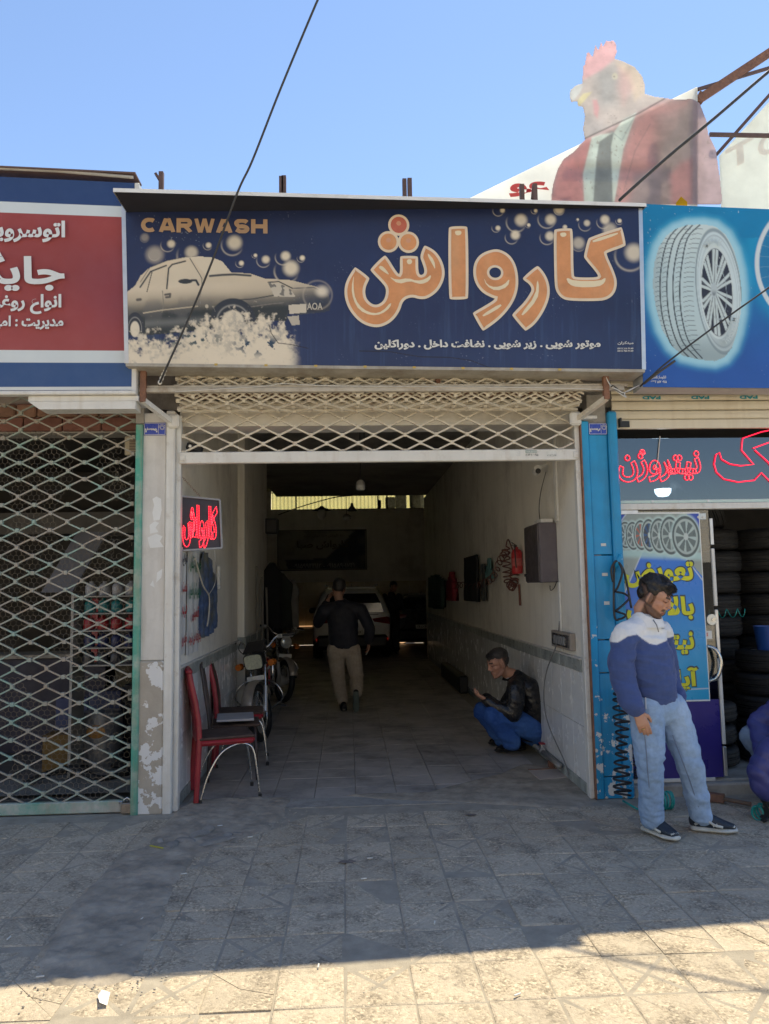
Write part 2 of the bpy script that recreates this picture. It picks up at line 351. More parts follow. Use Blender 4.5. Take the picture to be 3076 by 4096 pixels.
M_conc = mat('concrete', (0.34, 0.32, 0.285), 0.9, var=0.2, scale=4, bump=0.25, bscale=30, dirt=((0.16, 0.145, 0.125), 0.7, 5, 0.54))
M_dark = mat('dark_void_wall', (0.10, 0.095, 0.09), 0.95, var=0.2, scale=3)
M_brick = mat('brown_stone', (0.30, 0.175, 0.115), 0.85, var=0.25, scale=8, bump=0.25, bscale=40, rnd=0.2)
M_white = mat('white_painted_steel', (0.66, 0.655, 0.62), 0.45, var=0.06, scale=6, dirt=((0.33, 0.26, 0.19), 0.6, 9, 0.62), streak=((0.45, 0.39, 0.31), 0.35, 14))
M_cream = mat('cream_painted_rod', (0.60, 0.55, 0.45), 0.5, var=0.12, scale=18, dirt=((0.27, 0.15, 0.08), 0.8, 16, 0.60))
M_rust = mat('rusty_steel', (0.20, 0.10, 0.065), 0.8, var=0.3, scale=14, bump=0.1, bscale=120, dirt=((0.33, 0.16, 0.08), 0.6, 20, 0.55))
M_brown = mat('brown_primer_steel', (0.12, 0.07, 0.055), 0.6, var=0.2, scale=12)
M_green = mat('green_painted_steel', (0.07, 0.33, 0.25), 0.5, var=0.15, scale=5, dirt=((0.42, 0.46, 0.42), 0.75, 4.5, 0.53), streak=((0.35, 0.22, 0.14), 0.5, 12))
M_grod = mat('gate_rod', (0.31, 0.285, 0.245), 0.55, var=0.12, scale=9, dirt=((0.22, 0.42, 0.37), 0.75, 5, 0.52), streak=((0.30, 0.2, 0.13), 0.6, 10))
M_blue = mat('blue_painted_steel', (0.008, 0.27, 0.54), 0.42, var=0.16, scale=3, chips=((0.63, 0.62, 0.59), 13, 0.52, 0.1, 2.4), streak=((0.01, 0.13, 0.24), 0.5, 6), bump=0.03, bscale=18)
M_alu = mat('brushed_aluminium', (0.62, 0.62, 0.61), 0.4, metal=0.85, var=0.08, scale=8)
M_chrome = mat('chrome', (0.58, 0.58, 0.57), 0.22, metal=1.0, var=0.08, scale=20)
M_black = mat('black_plastic', (0.018, 0.018, 0.02), 0.45, var=0.15, scale=20)
M_rub = mat('black_rubber', (0.013, 0.013, 0.014), 0.7, var=0.2, scale=12, dirt=((0.04, 0.036, 0.032), 0.5, 8, 0.6))

# ------------------------------------------------------------------ ground and pavement
MB().lim(-150, 150, -150, 150, -0.5, -0.075).build('ground', M_ground, kind='structure')
MB().lim(-9, 9, -3.9, 0.02, -0.07, -0.0028).build('pavement', M_joint, kind='structure'); PAVE = bpy.data.objects['pavement']
MB().lim(-9, 9, -4.06, -3.9, -0.1, 0.0, bev=0.015).build('kerb', M_conc, kind='structure')
PX, PY = 0.277, 0.321
def paver_mesh(seed):
    r = random.Random(seed); mb = MB(); hx, hy = PX / 2 - 0.003, PY / 2 - 0.003
    mb.box((0, 0, -0.008), (hx * 2, hy * 2, 0.014), bev=.003)
    e = 0.013                                            # four raised fields left between the pressed grooves
    for k in range(4):
        A = [(-hx, -hy), (hx, -hy), (hx, hy), (-hx, hy)]; a, b = A[k], A[(k + 1) % 4]
        cx, cy = (a[0] + b[0]) / 3, (a[1] + b[1]) / 3
        T = [(cx + (x - cx) * 0.90, cy + (y - cy) * 0.90) for x, y in (a, b, (0, 0))]; Q = [(cx + (x - cx) * 0.80, cy + (y - cy) * 0.80) for x, y in (a, b, (0, 0))]
        if r.random() < 0.5: z = 0.0014
        else: z = 0.0008
        mb.add([(x, y, -0.0012) for x, y in T] + [(x, y, z) for x, y in Q], [(3, 4, 5), (0, 1, 4, 3), (1, 2, 5, 4), (2, 0, 3, 5)])
    return mb.mesh('paver')
def cracked_mesh(seed):
    r = random.Random(seed); hx, hy = PX / 2 - .003, PY / 2 - .003; polys = [[(-hx, -hy), (hx, -hy), (hx, hy), (-hx, hy)]]; mb = MB()
    for _ in range(2):
        a = r.uniform(0, 3.14); n = (math.cos(a), math.sin(a)); d = r.uniform(-.05, .05); nxt = []
        for P in polys:
            for sg in (1, -1):
                Q = []; f = lambda p: sg * (p[0] * n[0] + p[1] * n[1] - d) - .0012
                for p, q in zip(P, P[1:] + P[:1]):
                    if f(p) >= 0: Q.append(p)
                    if f(p) * f(q) < 0: t = f(p) / (f(p) - f(q)); Q.append((p[0] + (q[0] - p[0]) * t, p[1] + (q[1] - p[1]) * t))
                if len(Q) > 2: nxt.append(Q)
        polys = nxt
    for P in polys: z = r.uniform(-.001, .001); mb.prism(P, -.015, -.001 + z, lambda u, v, d_: (u, v, d_))
    return mb.mesh('paver')
pm = [paver_mesh(i) for i in range(4)] + [cracked_mesh(s_) for s_ in (3, 8)]
for me in pm: me.materials.append(M_paver)
def in_patch(x, y): return inpoly(PATCH, np.array([x]), np.array([y]))[0]
PATCH = [(-1.308,0.04),(-1.24,0.336),(-0.787,0.393),(-0.431,0.316),(-0.453,-0.147),(-0.515,-0.431),(-0.596,-0.609),(-0.71,-0.723),(-0.915,-0.979),(-0.927,-1.147),(-0.934,-1.449),(-0.894,-1.809),(-0.89,-2.032),(-0.892,-2.254),(-0.878,-2.472),(-1.025,-2.52),(-1.251,-2.501),(-1.403,-2.323),(-1.432,-2.087),(-1.485,-1.695),(-1.474,-1.433),(-1.432,-1.138),(-1.466,-0.881),(-1.332,-0.756),(-1.329,-0.455)]
k = 0
for j in range(-11, 4):
    for i in range(-11, 13):
        x = 0.52 + PX * (i + 0.5); y = -1.127 + PY * (j + 0.5) + 0.004 * math.sin(i * 1.7)
        if y > -0.1 or y < -3.35 or abs(x - 0.1) > 2.25 + 0.42 * max(0, y + 3.2): continue
        if all(in_patch(x + a * PX * .5, y + b * PY * .5) for a in (-1, 1) for b in (-1, 1)): continue
        o = obj('paver', pm[random.choice((0, 0, 1, 1, 2, 2, 3, 3, 4, 5))], None, PAVE, loc=(x + random.uniform(-.002, .002), y, random.uniform(-.003, .003)), rot=(R(random.uniform(-.8, .8)), R(random.uniform(-.8, .8)), R(random.choice((0, 180)) + random.uniform(-.7, .7)))); k += 1
print('pavers', k)
def sheet_from_poly(poly, z, amp, step, name, m, parent, edge=0.06, **tags):
    P = np.array(poly); x0, y0 = P.min(0); x1, y1 = P.max(0); xs = np.arange(x0 - .02, x1 + .02, step); ys = np.arange(y0 - .02, y1 + .02, step)
    X, Y = np.meshgrid(xs, ys); ins = inpoly(poly, X + 0.02 * (vnoise(X, Y, 11, 3) - .5), Y + 0.03 * (vnoise(X, Y, 9, 4) - .5)); d = segdist(poly, X, Y, True)
    Z = z + amp * (.7 * vnoise(X, Y, 7, 1, 5) + .6 * vnoise(X, Y, 24, 2, 3) - 0.65) * 2 - (z + amp + .003) * np.exp(-(d / edge) ** 2 * 3)
    idx = np.arange(X.size).reshape(X.shape); F = np.stack([idx[:-1, :-1], idx[:-1, 1:], idx[1:, 1:], idx[1:, :-1]], -1).reshape(-1, 4); F = F[ins.reshape(-1)[F].all(1)]
    me = bpy.data.meshes.new(name); me.from_pydata(np.stack([X, Y, Z], -1).reshape(-1, 3).tolist(), [], F.tolist()); bm = bmesh.new(); bm.from_mesh(me)
    bmesh.ops.delete(bm, geom=[v for v in bm.verts if not v.link_faces], context='VERTS'); bm.to_mesh(me); bm.free()
    return obj(name, me, m, parent, smooth=True, **tags)
sheet_from_poly(PATCH, 0.013, 0.013, 0.012, 'cement_patch', M_cement, PAVE)
RPATCH = [(-0.141,0.356),(0.153,0.396),(0.588,0.384),(1.294,0.924),(1.537,1.229),(1.922,1.131),(1.847,0.057),(1.646,-0.284),(1.272,-0.115),(0.921,-0.01),(0.556,0.064),(0.185,0.175)]
sheet_from_poly(RPATCH, 0.009, 0.004, 0.015, 'cement_patch', M_cement, PAVE)

# the other side of the street, behind the viewer: pale unseen fronts, added to bounce sun into the shade
M_bounce = mat('bounce_pale_render', (.84, .77, .66), .9, var=.08, scale=.5)
for k in range(5):
    h_ = (8.5, 9.5, 8.8, 3.9, 4.1)[k]; x0_ = -31 + 12 * k; fr = MB().lim(x0_, x0_ + 11.9, -28, -16, -.07, h_).build('bounce_frontage', M_bounce, kind='structure')
    for j in range(4):
        for z_ in ((.3, 3.4, 6.0) if k < 3 else (.3,)): MB().lim(x0_ + .8 + 2.8 * j, x0_ + 2.8 + 2.8 * j, -16.02, -15.9, z_ + .3, z_ + 1.9).build('window', M_dark, fr)

# ------------------------------------------------------------------ the car wash building
CW = thing('carwash_building', 'narrow white walled car wash bay standing open to the pavement', 'building')
FL = MB().lim(-4.0, 6.0, 0.02, 17.0, -0.06, -0.008).build('floor', M_joint, CW)
TX, TY = 0.322, 0.33
tm = MB().box((0, 0, -0.006), (TX - 0.005, TY - 0.005, 0.012), bev=0.0015).mesh('tile'); tm.materials.append(M_ftile)
k = 0
for j in range(0, 30):
    for i in range(-4, 6):
        x = 0.041 + TX * (i - 0.0) + TX / 2; y = 0.26 + TY * (j + 0.5)
        if not (-1.27 < x < 1.80): continue
        obj('tile', tm, None, FL, loc=(x, y, random.uniform(-.0008, .0008)), rot=(R(random.uniform(-.12, .12)), R(random.uniform(-.12, .12)), 0)); k += 1
print('floor tiles', k)
MB().lim(-1.30, 1.82, 10.2, 16.9, -0.008, -0.0005).build('floor_screed', M_ftile, FL)
MB().lim(-1.30, 1.82, 0.025, 0.26, -0.008, 0.002).build('threshold', M_conc, FL)
MB().lim(-1.46, -1.30, 0.09, 6.6, 0.0, 2.89).lim(-1.46, -1.30, 0.41, 6.6, 2.892, 3.72).build('left_wall', M_wallp, CW); LWALL = CW.children[-1]
MB().lim(1.82, 1.98, 0.06, 12.2, 0.0, 2.89).lim(1.82, 1.98, 0.41, 12.2, 2.892, 3.72).build('right_wall', M_wallp, CW); RWALL = CW.children[-1]
MB().lim(-4.0, 6.0, 17.0, 17.2, 0.0, 3.98).lim(-4, -2.26, 17.0, 17.2, 3.98, 4.55).lim(2.41, 6, 17.0, 17.2, 3.98, 4.55).build('back_wall', M_wallp, CW); BWALL = CW.children[-1]
MB().lim(-4.2, -4.0, 6.4, 17.2, 0.0, 4.55).lim(-4.0, -1.46, 6.4, 6.6, 0, 4.55).lim(6.0, 6.2, 12.0, 17.2, 0, 4.55).lim(1.98, 6.0, 12.0, 12.2, 0, 4.55).build('hall_wall', M_wallp, CW)
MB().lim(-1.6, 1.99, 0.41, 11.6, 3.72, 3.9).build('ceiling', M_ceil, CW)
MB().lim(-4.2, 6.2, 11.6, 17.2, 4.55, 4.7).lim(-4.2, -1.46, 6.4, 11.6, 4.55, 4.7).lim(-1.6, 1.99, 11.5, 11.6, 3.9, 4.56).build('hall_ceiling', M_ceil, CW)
# pier on the left wall
pr = MB().lim(-1.30, -1.217, 3.30, 3.62, 1.06, 3.72, bev=0.006).build('pier', M_wallp, CW)
MB().lim(-1.30, -1.195, 3.275, 3.645, 0.93, 1.06, bev=0.004).build('pier_cap', M_marb, pr); MB().lim(-1.30, -1.21, 3.30, 3.62, 0.0, 0.93).build('pier_base', M_wtile, pr)
# tiled dado on both walls
def dado(wall, X, s, y0, y1, z0=0.09):
    th = 0.012; w = 0.31; n = int((y1 - y0) / w)
    rows = [(z0, 0.51), (0.51, 0.925)]; cache = {}
    for a, b in rows:
        me = MB().box((0, 0, 0), (th, w - 0.004, b - a - 0.004), bev=0.0015).mesh('tile'); me.materials.append(M_wtile)
        for i in range(n):
            obj('tile', me, None, wall, loc=(X + s * th / 2, y0 + w * (i + .5), (a + b) / 2), rot=(0, R(random.uniform(-.3, .3)), 0))
    bm_ = MB().box((0, 0, 0), (0.022, 0.60, 0.09), bev=0.003).mesh('band_stone'); bm_.materials.append(M_marb)
    sk = MB().box((0, 0, 0), (0.016, 0.60, 0.086), bev=0.003).mesh('skirting_stone'); sk.materials.append(M_marb)
    for i in range(int((y1 - y0) / 0.605)):
        obj('band_stone', bm_, None, wall, loc=(X + s * 0.011, y0 + 0.605 * (i + .5), 0.973)); obj('skirting_stone', sk, None, wall, loc=(X + s * 0.008, y0 + 0.605 * (i + .5), 0.045))
    MB().box((X + s * .014, (y0 + y1) / 2, 1.028), (0.028, y1 - y0, 0.016), bev=.003).build('ledge', M_marbw, wall)
dado(RWALL, 1.82, -1, 0.12, 12.1)
dado(LWALL, -1.30, 1, 0.12, 3.26); dado(LWALL, -1.30, 1, 3.66, 6.55)
# tiled lower part of the far wall, seen between the cars
me = MB().box((0, 0, 0), (0.44, 0.012, 0.36), bev=.002).mesh('tile'); me.materials.append(M_btile)
for i in range(14):
    for j in range(5): obj('tile', me, None, BWALL, loc=(-3.3 + 0.445 * i, 16.992, 0.18 + 0.365 * j))
MB().lim(-3.4, 2.9, 16.90, 16.984, 0.46, 0.52).build('ledge', M_conc, BWALL)
# front: posts, lintel, parapet
lp = MB().lim(-1.552, -1.375, 0.0, 0.17, 1.10, 2.97, bev=.004).build('marble_slab', M_marbw, CW)
for k_, P_ in enumerate(([(-1.387,2.307),(-1.356,2.326),(-1.322,2.306),(-1.317,2.22),(-1.331,2.148),(-1.376,2.141),(-1.386,2.202),(-1.374,2.259)], [(-1.491,2.109),(-1.451,2.137),(-1.421,2.123),(-1.446,2.089),(-1.424,2.055),(-1.487,2.042)], [(-1.505,2.014),(-1.44,2.042),(-1.393,2.022),(-1.412,1.985),(-1.383,1.941),(-1.485,1.935),(-1.497,1.976)], [(-1.431,1.75),(-1.391,1.777),(-1.399,1.712),(-1.436,1.675)], [(-1.482,1.657),(-1.46,1.694),(-1.448,1.638)])): MB().prism(P_, -.0016, .0, lambda u, v, d: (u - (.085 if k_ == 0 else .0), d, v)).build('peeled_paper', mat('peeled_paper', (.72, .73, .72), .8, var=.08), lp)
MB().lim(-1.562, -1.37, -0.014, 0.17, -0.01, 1.098, bev=.012).build('plaster_block', M_flake, CW)
MB().lim(-1.372, -1.306, -0.018, 0.10, -0.01, 2.985, bev=.008).build('steel_post', M_white, CW)
MB().lim(-1.306, -1.268, 0.03, 0.095, 0.0, 2.96, bev=.004).build('shutter_guide', M_white, CW); MB().lim(1.80, 1.838, 0.03, 0.095, 0.0, 2.90, bev=.004).build('shutter_guide', M_white, CW)
LT = MB().lim(-1.6, 2.2, 0.16, 0.40, 3.03, 4.42).build('lintel_wall', M_conc, CW)
MB().lim(-1.30, 1.82, 0.13, 0.40, 2.89, 3.03).build('lintel', M_wallp, CW)
for i in range(13):                                     # rough stone course over the lintel
    x0 = -1.30 + 0.24 * i; MB().lim(x0 + .004, x0 + 0.235, 0.115 - random.uniform(0, .012), 0.17, 3.034, 3.135 + random.uniform(-.01, .02), bev=.012).build('stone', M_conc, LT)
MB().lim(-1.8, 2.6, -0.02, 0.42, 4.42, 4.50, bev=.01).build('parapet', M_conc, CW)
MB().lim(-1.75, 2.3, 0.40, 17.3, 4.75, 4.85).build('roof', M_conc, CW)
MB().lim(-1.45, 2.1, 0.42, 0.5, 3.9, 4.8).build('roof_upstand', M_conc, CW)
# yellow corrugated sheet beyond the far window
wf = MB()
for (a, b, c, d) in ((-2.26, 2.41, 3.97, 4.0), (-2.26, 2.41, 4.49, 4.52)): wf.lim(a, b, 17.06, 17.12, c, d)
for x in (-1.52, 0.93, 1.20, 1.95): wf.lim(x - .02, x + .02, 17.06, 17.12, 4.0, 4.49)
WN = wf.build('window_frame', M_black, BWALL); MB().lim(-2.24, 2.4, 17.088, 17.092, 4.0, 4.5).build('window_pane', glass('dirty_pane', (0.8, 0.8, 0.72), 0.95, 0.2), WN)
pts = [(-3.4 + 0.02 * i, 0.03 * math.sin(i * 1.05)) for i in range(330)]
cs = MB().add([(x, 18.2 + y, z) for z in (2.5, 5.6) for x, y in pts], [(i, i + 1, 330 + i + 1, 330 + i) for i in range(329)])
cs.build('corrugated_sheet', mat('yellow_fibreglass', (0.78, 0.72, 0.40), 0.5, var=0.1, scale=3, trans=0.75), smooth=True, label='yellow corrugated fibreglass sheet outside the far window', cat='fence')
for k, (x, w_, h_, dx) in enumerate(((1.30, .3, .34, .0), (1.62, .34, .5, .01), (2.1, .45, .42, 0), (0.98, .1, .26, 0))):      # stuff standing on the window ledge
    bb = MB(); bb.box((x, 17.0 + .1, 4.0 + h_ / 2), (w_, .06, h_), rz=.1 * k, bev=.03); bb.build('ledge_bundle', [mat('clear_plastic_bag', (0.45, 0.45, 0.45), 0.3, var=.4, scale=14, trans=.5), M_black][k == 3], smooth=30, label=['cloudy plastic bag lying on the far window ledge beside the yellow sheet', 'larger cloudy plastic bag in the middle of the far window ledge', 'pale plastic bag at the end of the far window ledge', 'dark rag leaning in the far window'][k], cat='bag', group='bags on the window ledge')

# ------------------------------------------------------------------ neighbouring shops
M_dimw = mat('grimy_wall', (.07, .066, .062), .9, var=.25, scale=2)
OS = thing('oil_shop_building', 'dark oil change shop behind the closed lattice gate', 'building')
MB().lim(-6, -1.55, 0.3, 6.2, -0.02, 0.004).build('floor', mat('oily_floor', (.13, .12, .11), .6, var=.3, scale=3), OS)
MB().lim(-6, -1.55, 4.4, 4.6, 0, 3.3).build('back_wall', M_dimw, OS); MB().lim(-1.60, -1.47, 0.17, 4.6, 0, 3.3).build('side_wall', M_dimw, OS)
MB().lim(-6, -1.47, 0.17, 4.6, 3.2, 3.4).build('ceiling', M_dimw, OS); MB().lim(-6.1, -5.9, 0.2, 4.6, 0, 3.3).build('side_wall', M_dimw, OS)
ol = MB().lim(-6, -1.60, 0.20, 0.40, 2.86, 4.6).build('lintel_wall', M_conc, OS)
for i in range(9): x0 = -1.62 - 0.16 * (i + 1); MB().lim(x0 + .004, x0 + .156, .165, .21, 2.985, 3.09, bev=.012).build('brick', M_brick, ol)
for i in range(5): x0 = -1.62 - 0.30 * (i + 1); MB().lim(x0 + .004, x0 + .296, .168, .21, 2.872, 2.98, bev=.006).build('brick', mat('red_brown_stone', (0.20, 0.085, 0.06), .7, var=.2, scale=8, rnd=.1), ol)
MB().lim(-6, -1.6, 0.12, 0.9, 4.6, 4.68).build('roof', M_conc, OS); MB().lim(-9, -1.6, .5, 6.2, 4.3, 4.5).build('roof', M_conc, OS)
MB().lim(-1.598, -1.545, -0.03, 0.16, -0.01, 2.88, bev=.008).build('gate_jamb', M_green, OS)
MB().lim(-1.60, -1.54, -.02, .16, 2.885, 3.02).build('jamb_head', M_conc, OS)
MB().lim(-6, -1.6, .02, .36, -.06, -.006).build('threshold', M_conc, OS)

TS = thing('tyre_shop_building', 'tyre shop with glazed front and raised concrete sill', 'building')
MB().lim(2.12, 7, 0.10, 5.2, 0.0, 0.10, bev=.01).build('floor', M_conc, TS)
MB().lim(2.13, 7, 0.02, 0.105, -.02, 0.085, bev=.014).build('door_sill', M_conc, TS)
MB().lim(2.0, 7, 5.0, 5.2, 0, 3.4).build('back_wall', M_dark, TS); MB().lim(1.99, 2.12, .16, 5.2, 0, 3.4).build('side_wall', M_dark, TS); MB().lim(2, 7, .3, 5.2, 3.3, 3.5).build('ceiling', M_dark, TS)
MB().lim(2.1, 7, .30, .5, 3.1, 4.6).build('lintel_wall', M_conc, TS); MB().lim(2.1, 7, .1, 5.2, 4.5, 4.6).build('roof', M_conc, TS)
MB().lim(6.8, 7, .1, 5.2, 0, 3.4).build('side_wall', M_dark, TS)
# blue steel column between the bays, with a folded front
bc = thing('steel_column', 'blue painted steel column with flaking paint between the two bays', 'column')
MB().lim(1.842, 1.905, 0.0, 0.16, 0.0, 2.885, bev=.006).build('flange', M_blue, bc); MB().lim(2.055, 2.128, -0.02, 0.20, 0.0, 2.96, bev=.012).build('flange', M_blue, bc)
for z0, z1 in ((0.0, 0.16), (0.165, 0.93), (0.935, 1.18), (1.185, 1.83), (1.835, 2.79)): MB().lim(1.907, 2.053, 0.016, 0.15, z0, z1 - .004, bev=.003).build('panel', M_blue, bc)
MB().lim(1.907, 2.053, .03, .15, 2.79, 3.10).build('concrete_core', M_conc, bc)
MB().lim(1.836, 1.845, -0.005, .1, 0.0, 2.88).build('seal_strip', M_rust, bc)

# ------------------------------------------------------------------ rolling lattice grilles: zig-zag rods tied by clips
DW, DH = 0.245, 0.0645                                  # diamond width, half height
def rod_mesh(x0, n, up, th=0.0075, m=M_cream):
    mb = MB(); pts = [(x0 + DW / 2 * i, 0, (DH / 2 if (i + up) % 2 else -DH / 2) * 0.93) for i in range(n)]
    for a, b in zip(pts, pts[1:]): mb.bar(a, b, th * 1.7, th * 2.5, up=(0, 1, 0))
    me = mb.mesh('rod'); me.materials.append(m); return me
def clip_mesh(m):
    me = MB().box((0, 0, 0), (0.027, 0.03, 0.032), bev=.003).mesh('clip'); me.materials.append(m); return me
GS = thing('lattice_shutter', 'cream lattice rolling shutter raised over the car wash entrance', 'shutter')
x0 = -1.255; n = 26
rods = [rod_mesh(x0, n, 0), rod_mesh(x0, n, 1)]; cl = clip_mesh(M_cream)
path = []                                               # (y, z, angle) of each rod centre, from the bottom bar up and round the drum
z = 2.668 + DH / 2
while z < 2.98: path.append((0.055, z, 0.0)); z += DH
cy, cz, r0 = 0.0 + 0.005, 3.115, 0.165; th = -0.62
cyc = 0.055 - 0.0; arc = 0.0
for k in range(46):
    r = r0 - 0.0016 * k; th += DH / r
    path.append((cyc - 0.115 + 0.0 + r * 0 + (-r) * math.cos(th) * -1 * -1 + 0.0, cz + r * math.sin(th), th)) if False else path.append((-0.06 - r * math.cos(th) + 0.0, cz + r * math.sin(th), th))
for i, (y, z, t) in enumerate(path):
    up = i % 2; M = Matrix.Translation((0, y, z)) @ Matrix.Rotation(-t, 4, 'X')
    o = obj('rod', rods[up], None, GS); o.matrix_local = M
    if i < 34:
        for j in range(n // 2):
            x = x0 + DW * j + (DW / 2 if up else 0)
            if x > 1.80: continue
            c = obj('clip', cl, None, GS); c.matrix_local = M @ Matrix.Translation((x, 0, -DH / 2))
bb = MB().lim(-1.285, 1.825, 0.02, 0.075, 2.580, 2.668, bev=.006).build('bottom_bar', M_white, GS)
for x in (-1.255, 1.80): MB().lim(x - .022, x + .022, .012, .021, 2.598, 2.645, bev=.003).build('end_bracket', M_white, bb)
SK = [mat('sticker_paper', (0.62, 0.63, 0.6), .6, var=.12, scale=30), mat('sticker_grey', (.3, .36, .34), .6, var=.2, scale=40)]
for nm, x0_, x1_, z0_, z1_, kk in (('sticker', 1.28, 1.36, 2.612, 2.658, 0), ('sticker', 1.40, 1.49, 2.638, 2.660, 1), ('sticker', 1.565, 1.65, 2.606, 2.652, 0)):
    s_ = MB().lim(x0_, x1_, .0185, .0195, z0_, z1_).build(nm, SK[kk], bb)
lettering('phone_number', '۰۹۱۵ ۲۰۶ ۷۴ ۲۱', mat('grey_print', (.12, .13, .13), .6, var=0), bb, (1.40, .0185, 2.612), (1, 0, 0), (0, 0, 1), .10, .02, .02, lift=.001)
lettering('phone_number', '۰۹۱۵ ۳۳۱ ۲۵ ۸۳', MATS['grey_print'], bb, (1.572, .0183, 2.612), (1, 0, 0), (0, 0, 1), .07, .013, .02, lift=.001)
lettering('phone_number', 'کرکره برقی افراشته', mat('pale_print', (.75, .76, .74), .6, var=0), bb, (1.405, .0183, 2.641), (1, 0, 0), (0, 0, 1), .08, .015, .02, lift=.001)
# drum, guide beam, hanging posts
MB().cyl((-1.25, -.06, 3.115), (1.80, -.06, 3.115), 0.06, n=14).build('drum', M_rust, GS, smooth=True)
rb = thing('shutter_rail', 'pale steel channel running along the front of the rolled shutter', 'beam')
M_rail = mat('grimy_rail', (.47, .43, .36), .7, var=.15, scale=5, dirt=((.24, .18, .12), .7, 6, .54), bump=.1, bscale=40)
MB().lim(-1.66, 2.13, -0.268, -0.24, 3.092, 3.112).build('upper_flange', M_rail, rb); MB().lim(-1.64, 2.10, -0.285, -0.245, 3.058, 3.090, bev=.003).build('lower_flange', M_rail, rb)
for side, xs, sx in (('left', -1.475, 1), ('right', 1.955, -1)):
    br = thing('shutter_bracket', 'rusty steel bracket and diagonal brace ' + ('above the marble pillar' if sx > 0 else 'above the blue column'), 'bracket', group='shutter brackets')
    MB().lim(xs - .02, xs + .02, -.31, -.27, 2.985, 3.26).build('post', M_rust, br); MB().bar((xs, -.29, 2.995), (xs + sx * .15, -.012, 2.89), .04, .035).build('brace', M_white if sx > 0 else M_cream, br)
    MB().box((xs + sx * .16, -.02, 2.90), (.09, .05, .11), bev=.015).build('foot_plate', M_white, br)
MB().lim(1.835, 1.96, -.05, .06, 2.893, 2.918, bev=.003).build('ledge_plate', M_white, GS)
for i, x in enumerate((-0.38, 0.70, 1.58)): MB().lim(x - .018, x + .018, -.2, -.165, 3.09, 3.27).build('hanger', M_rust, rb)

# ------------------------------------------------------------------ closed gate of the oil shop
GG = thing('lattice_gate', 'closed green and cream lattice gate of the oil shop', 'gate')
gx = -2.86; gn = 11; gr = [rod_mesh(gx, gn, 0, .0063, M_grod), rod_mesh(gx, gn, 1, .0063, M_grod)]; gc = clip_mesh(M_grod)
z = 0.085 + DH / 2; i = 0
while z < 3.12:
    up = i % 2; o = obj('rod', gr[up], None, GG, loc=(random.uniform(-.003, .003), 0.06, z), rot=(0, R(random.uniform(-.25, .25)), 0))
    for j in range(gn // 2 + 1):
        x = gx + DW * j + (DW / 2 if up else 0)
        if x > -1.60: continue
        if i: obj('clip', gc, None, GG, loc=(x + random.uniform(-.003, .003), .06, z - DH / 2), rot=(0, R(random.uniform(-5, 5)), 0))
    z += DH; i += 1
MB().lim(-6, -1.66, .035, .085, .004, .088, bev=.006).build('bottom_bar', M_green if False else mat('worn_green_bar', (.45, .46, .42), .5, var=.1, scale=4, dirt=((.08, .34, .26), .85, 3.2, .5), streak=((.3, .2, .13), .5, 8)), GG)
# chicken wire behind the bars, torn in places
wm = MB(); s_ = 0.0235; W_ = mat('wire_netting', (.22, .19, .15), .7, metal=.3, var=.3, scale=20)
def hexes():
    E = set()
    for j in range(int(2.75 / (s_ * 1.5))):
        for i in range(int(1.3 / (s_ * math.sqrt(3)))):
            x = -2.88 + s_ * math.sqrt(3) * (i + .5 * (j % 2)); z = .12 + s_ * 1.5 * j
            n_ = mnoise.noise((x * 2.3, 0, z * 1.6)); zt = .5 + .5 * math.sin(z * 2.1 + x)
            if n_ < -.16 or (x > -1.80 and random.random() < .65) or (1.0 < z < 1.15 and n_ < .25): continue
            c = [(x + s_ * math.cos(R(60 * k + 30)), z + s_ * math.sin(R(60 * k + 30))) for k in range(6)]
            for k in range(6):
                a, b = c[k], c[(k + 1) % 6]; a = (round(a[0], 3), round(a[1], 3)); b = (round(b[0], 3), round(b[1], 3)); E.add((a, b) if a < b else (b, a))
    return E
def wob(p): return (p[0] + .007 * mnoise.noise((p[0] * 9, 5, p[1] * 9)), .095 + .012 * mnoise.noise((p[0] * 4, 1, p[1] * 4)), p[1] + .007 * mnoise.noise((p[0] * 9, 9, p[1] * 9)))
for a, b in hexes(): wm.tube([wob(a), wob(b)], .00125, 3, caps=False)
for k in range(240):                                    # loose torn ends near the jamb
    x = -1.66 - random.random() ** 2 * .16; z = random.choice((random.uniform(.75, 1.35), random.uniform(1.5, 2.1), random.uniform(2.3, 2.6))); p = (x, .09, z); q = (x + random.uniform(-.04, .04), .09 + random.uniform(-.02, .02), z + random.uniform(-.05, .04)); wm.tube([p, ((p[0] + q[0]) / 2 + .008, p[1], (p[2] + q[2]) / 2), q], .0012, 3, caps=False)
wm.build('wire_netting', W_, GG, kind='stuff')
# padlock at the foot of the gate
pk = thing('padlock', 'square brass-grey padlock at the foot of the lattice gate', 'padlock', (-1.625, -.005, 0))
MB().box((0, 0, .045), (.085, .035, .075), bev=.006).build('lock_body', mat('worn_brass', (.3, .25, .2), .45, metal=.6, var=.25, scale=30), pk)
MB().tube([(-.02, 0, .08), (-.02, 0, .105), (0, 0, .118), (.02, 0, .105), (.02, 0, .08)], .007, 8).build('shackle', M_chrome, pk, smooth=True)
MB().box((-.045, .0, .085), (.03, .02, .02), bev=.003).build('hasp', M_chrome, pk)

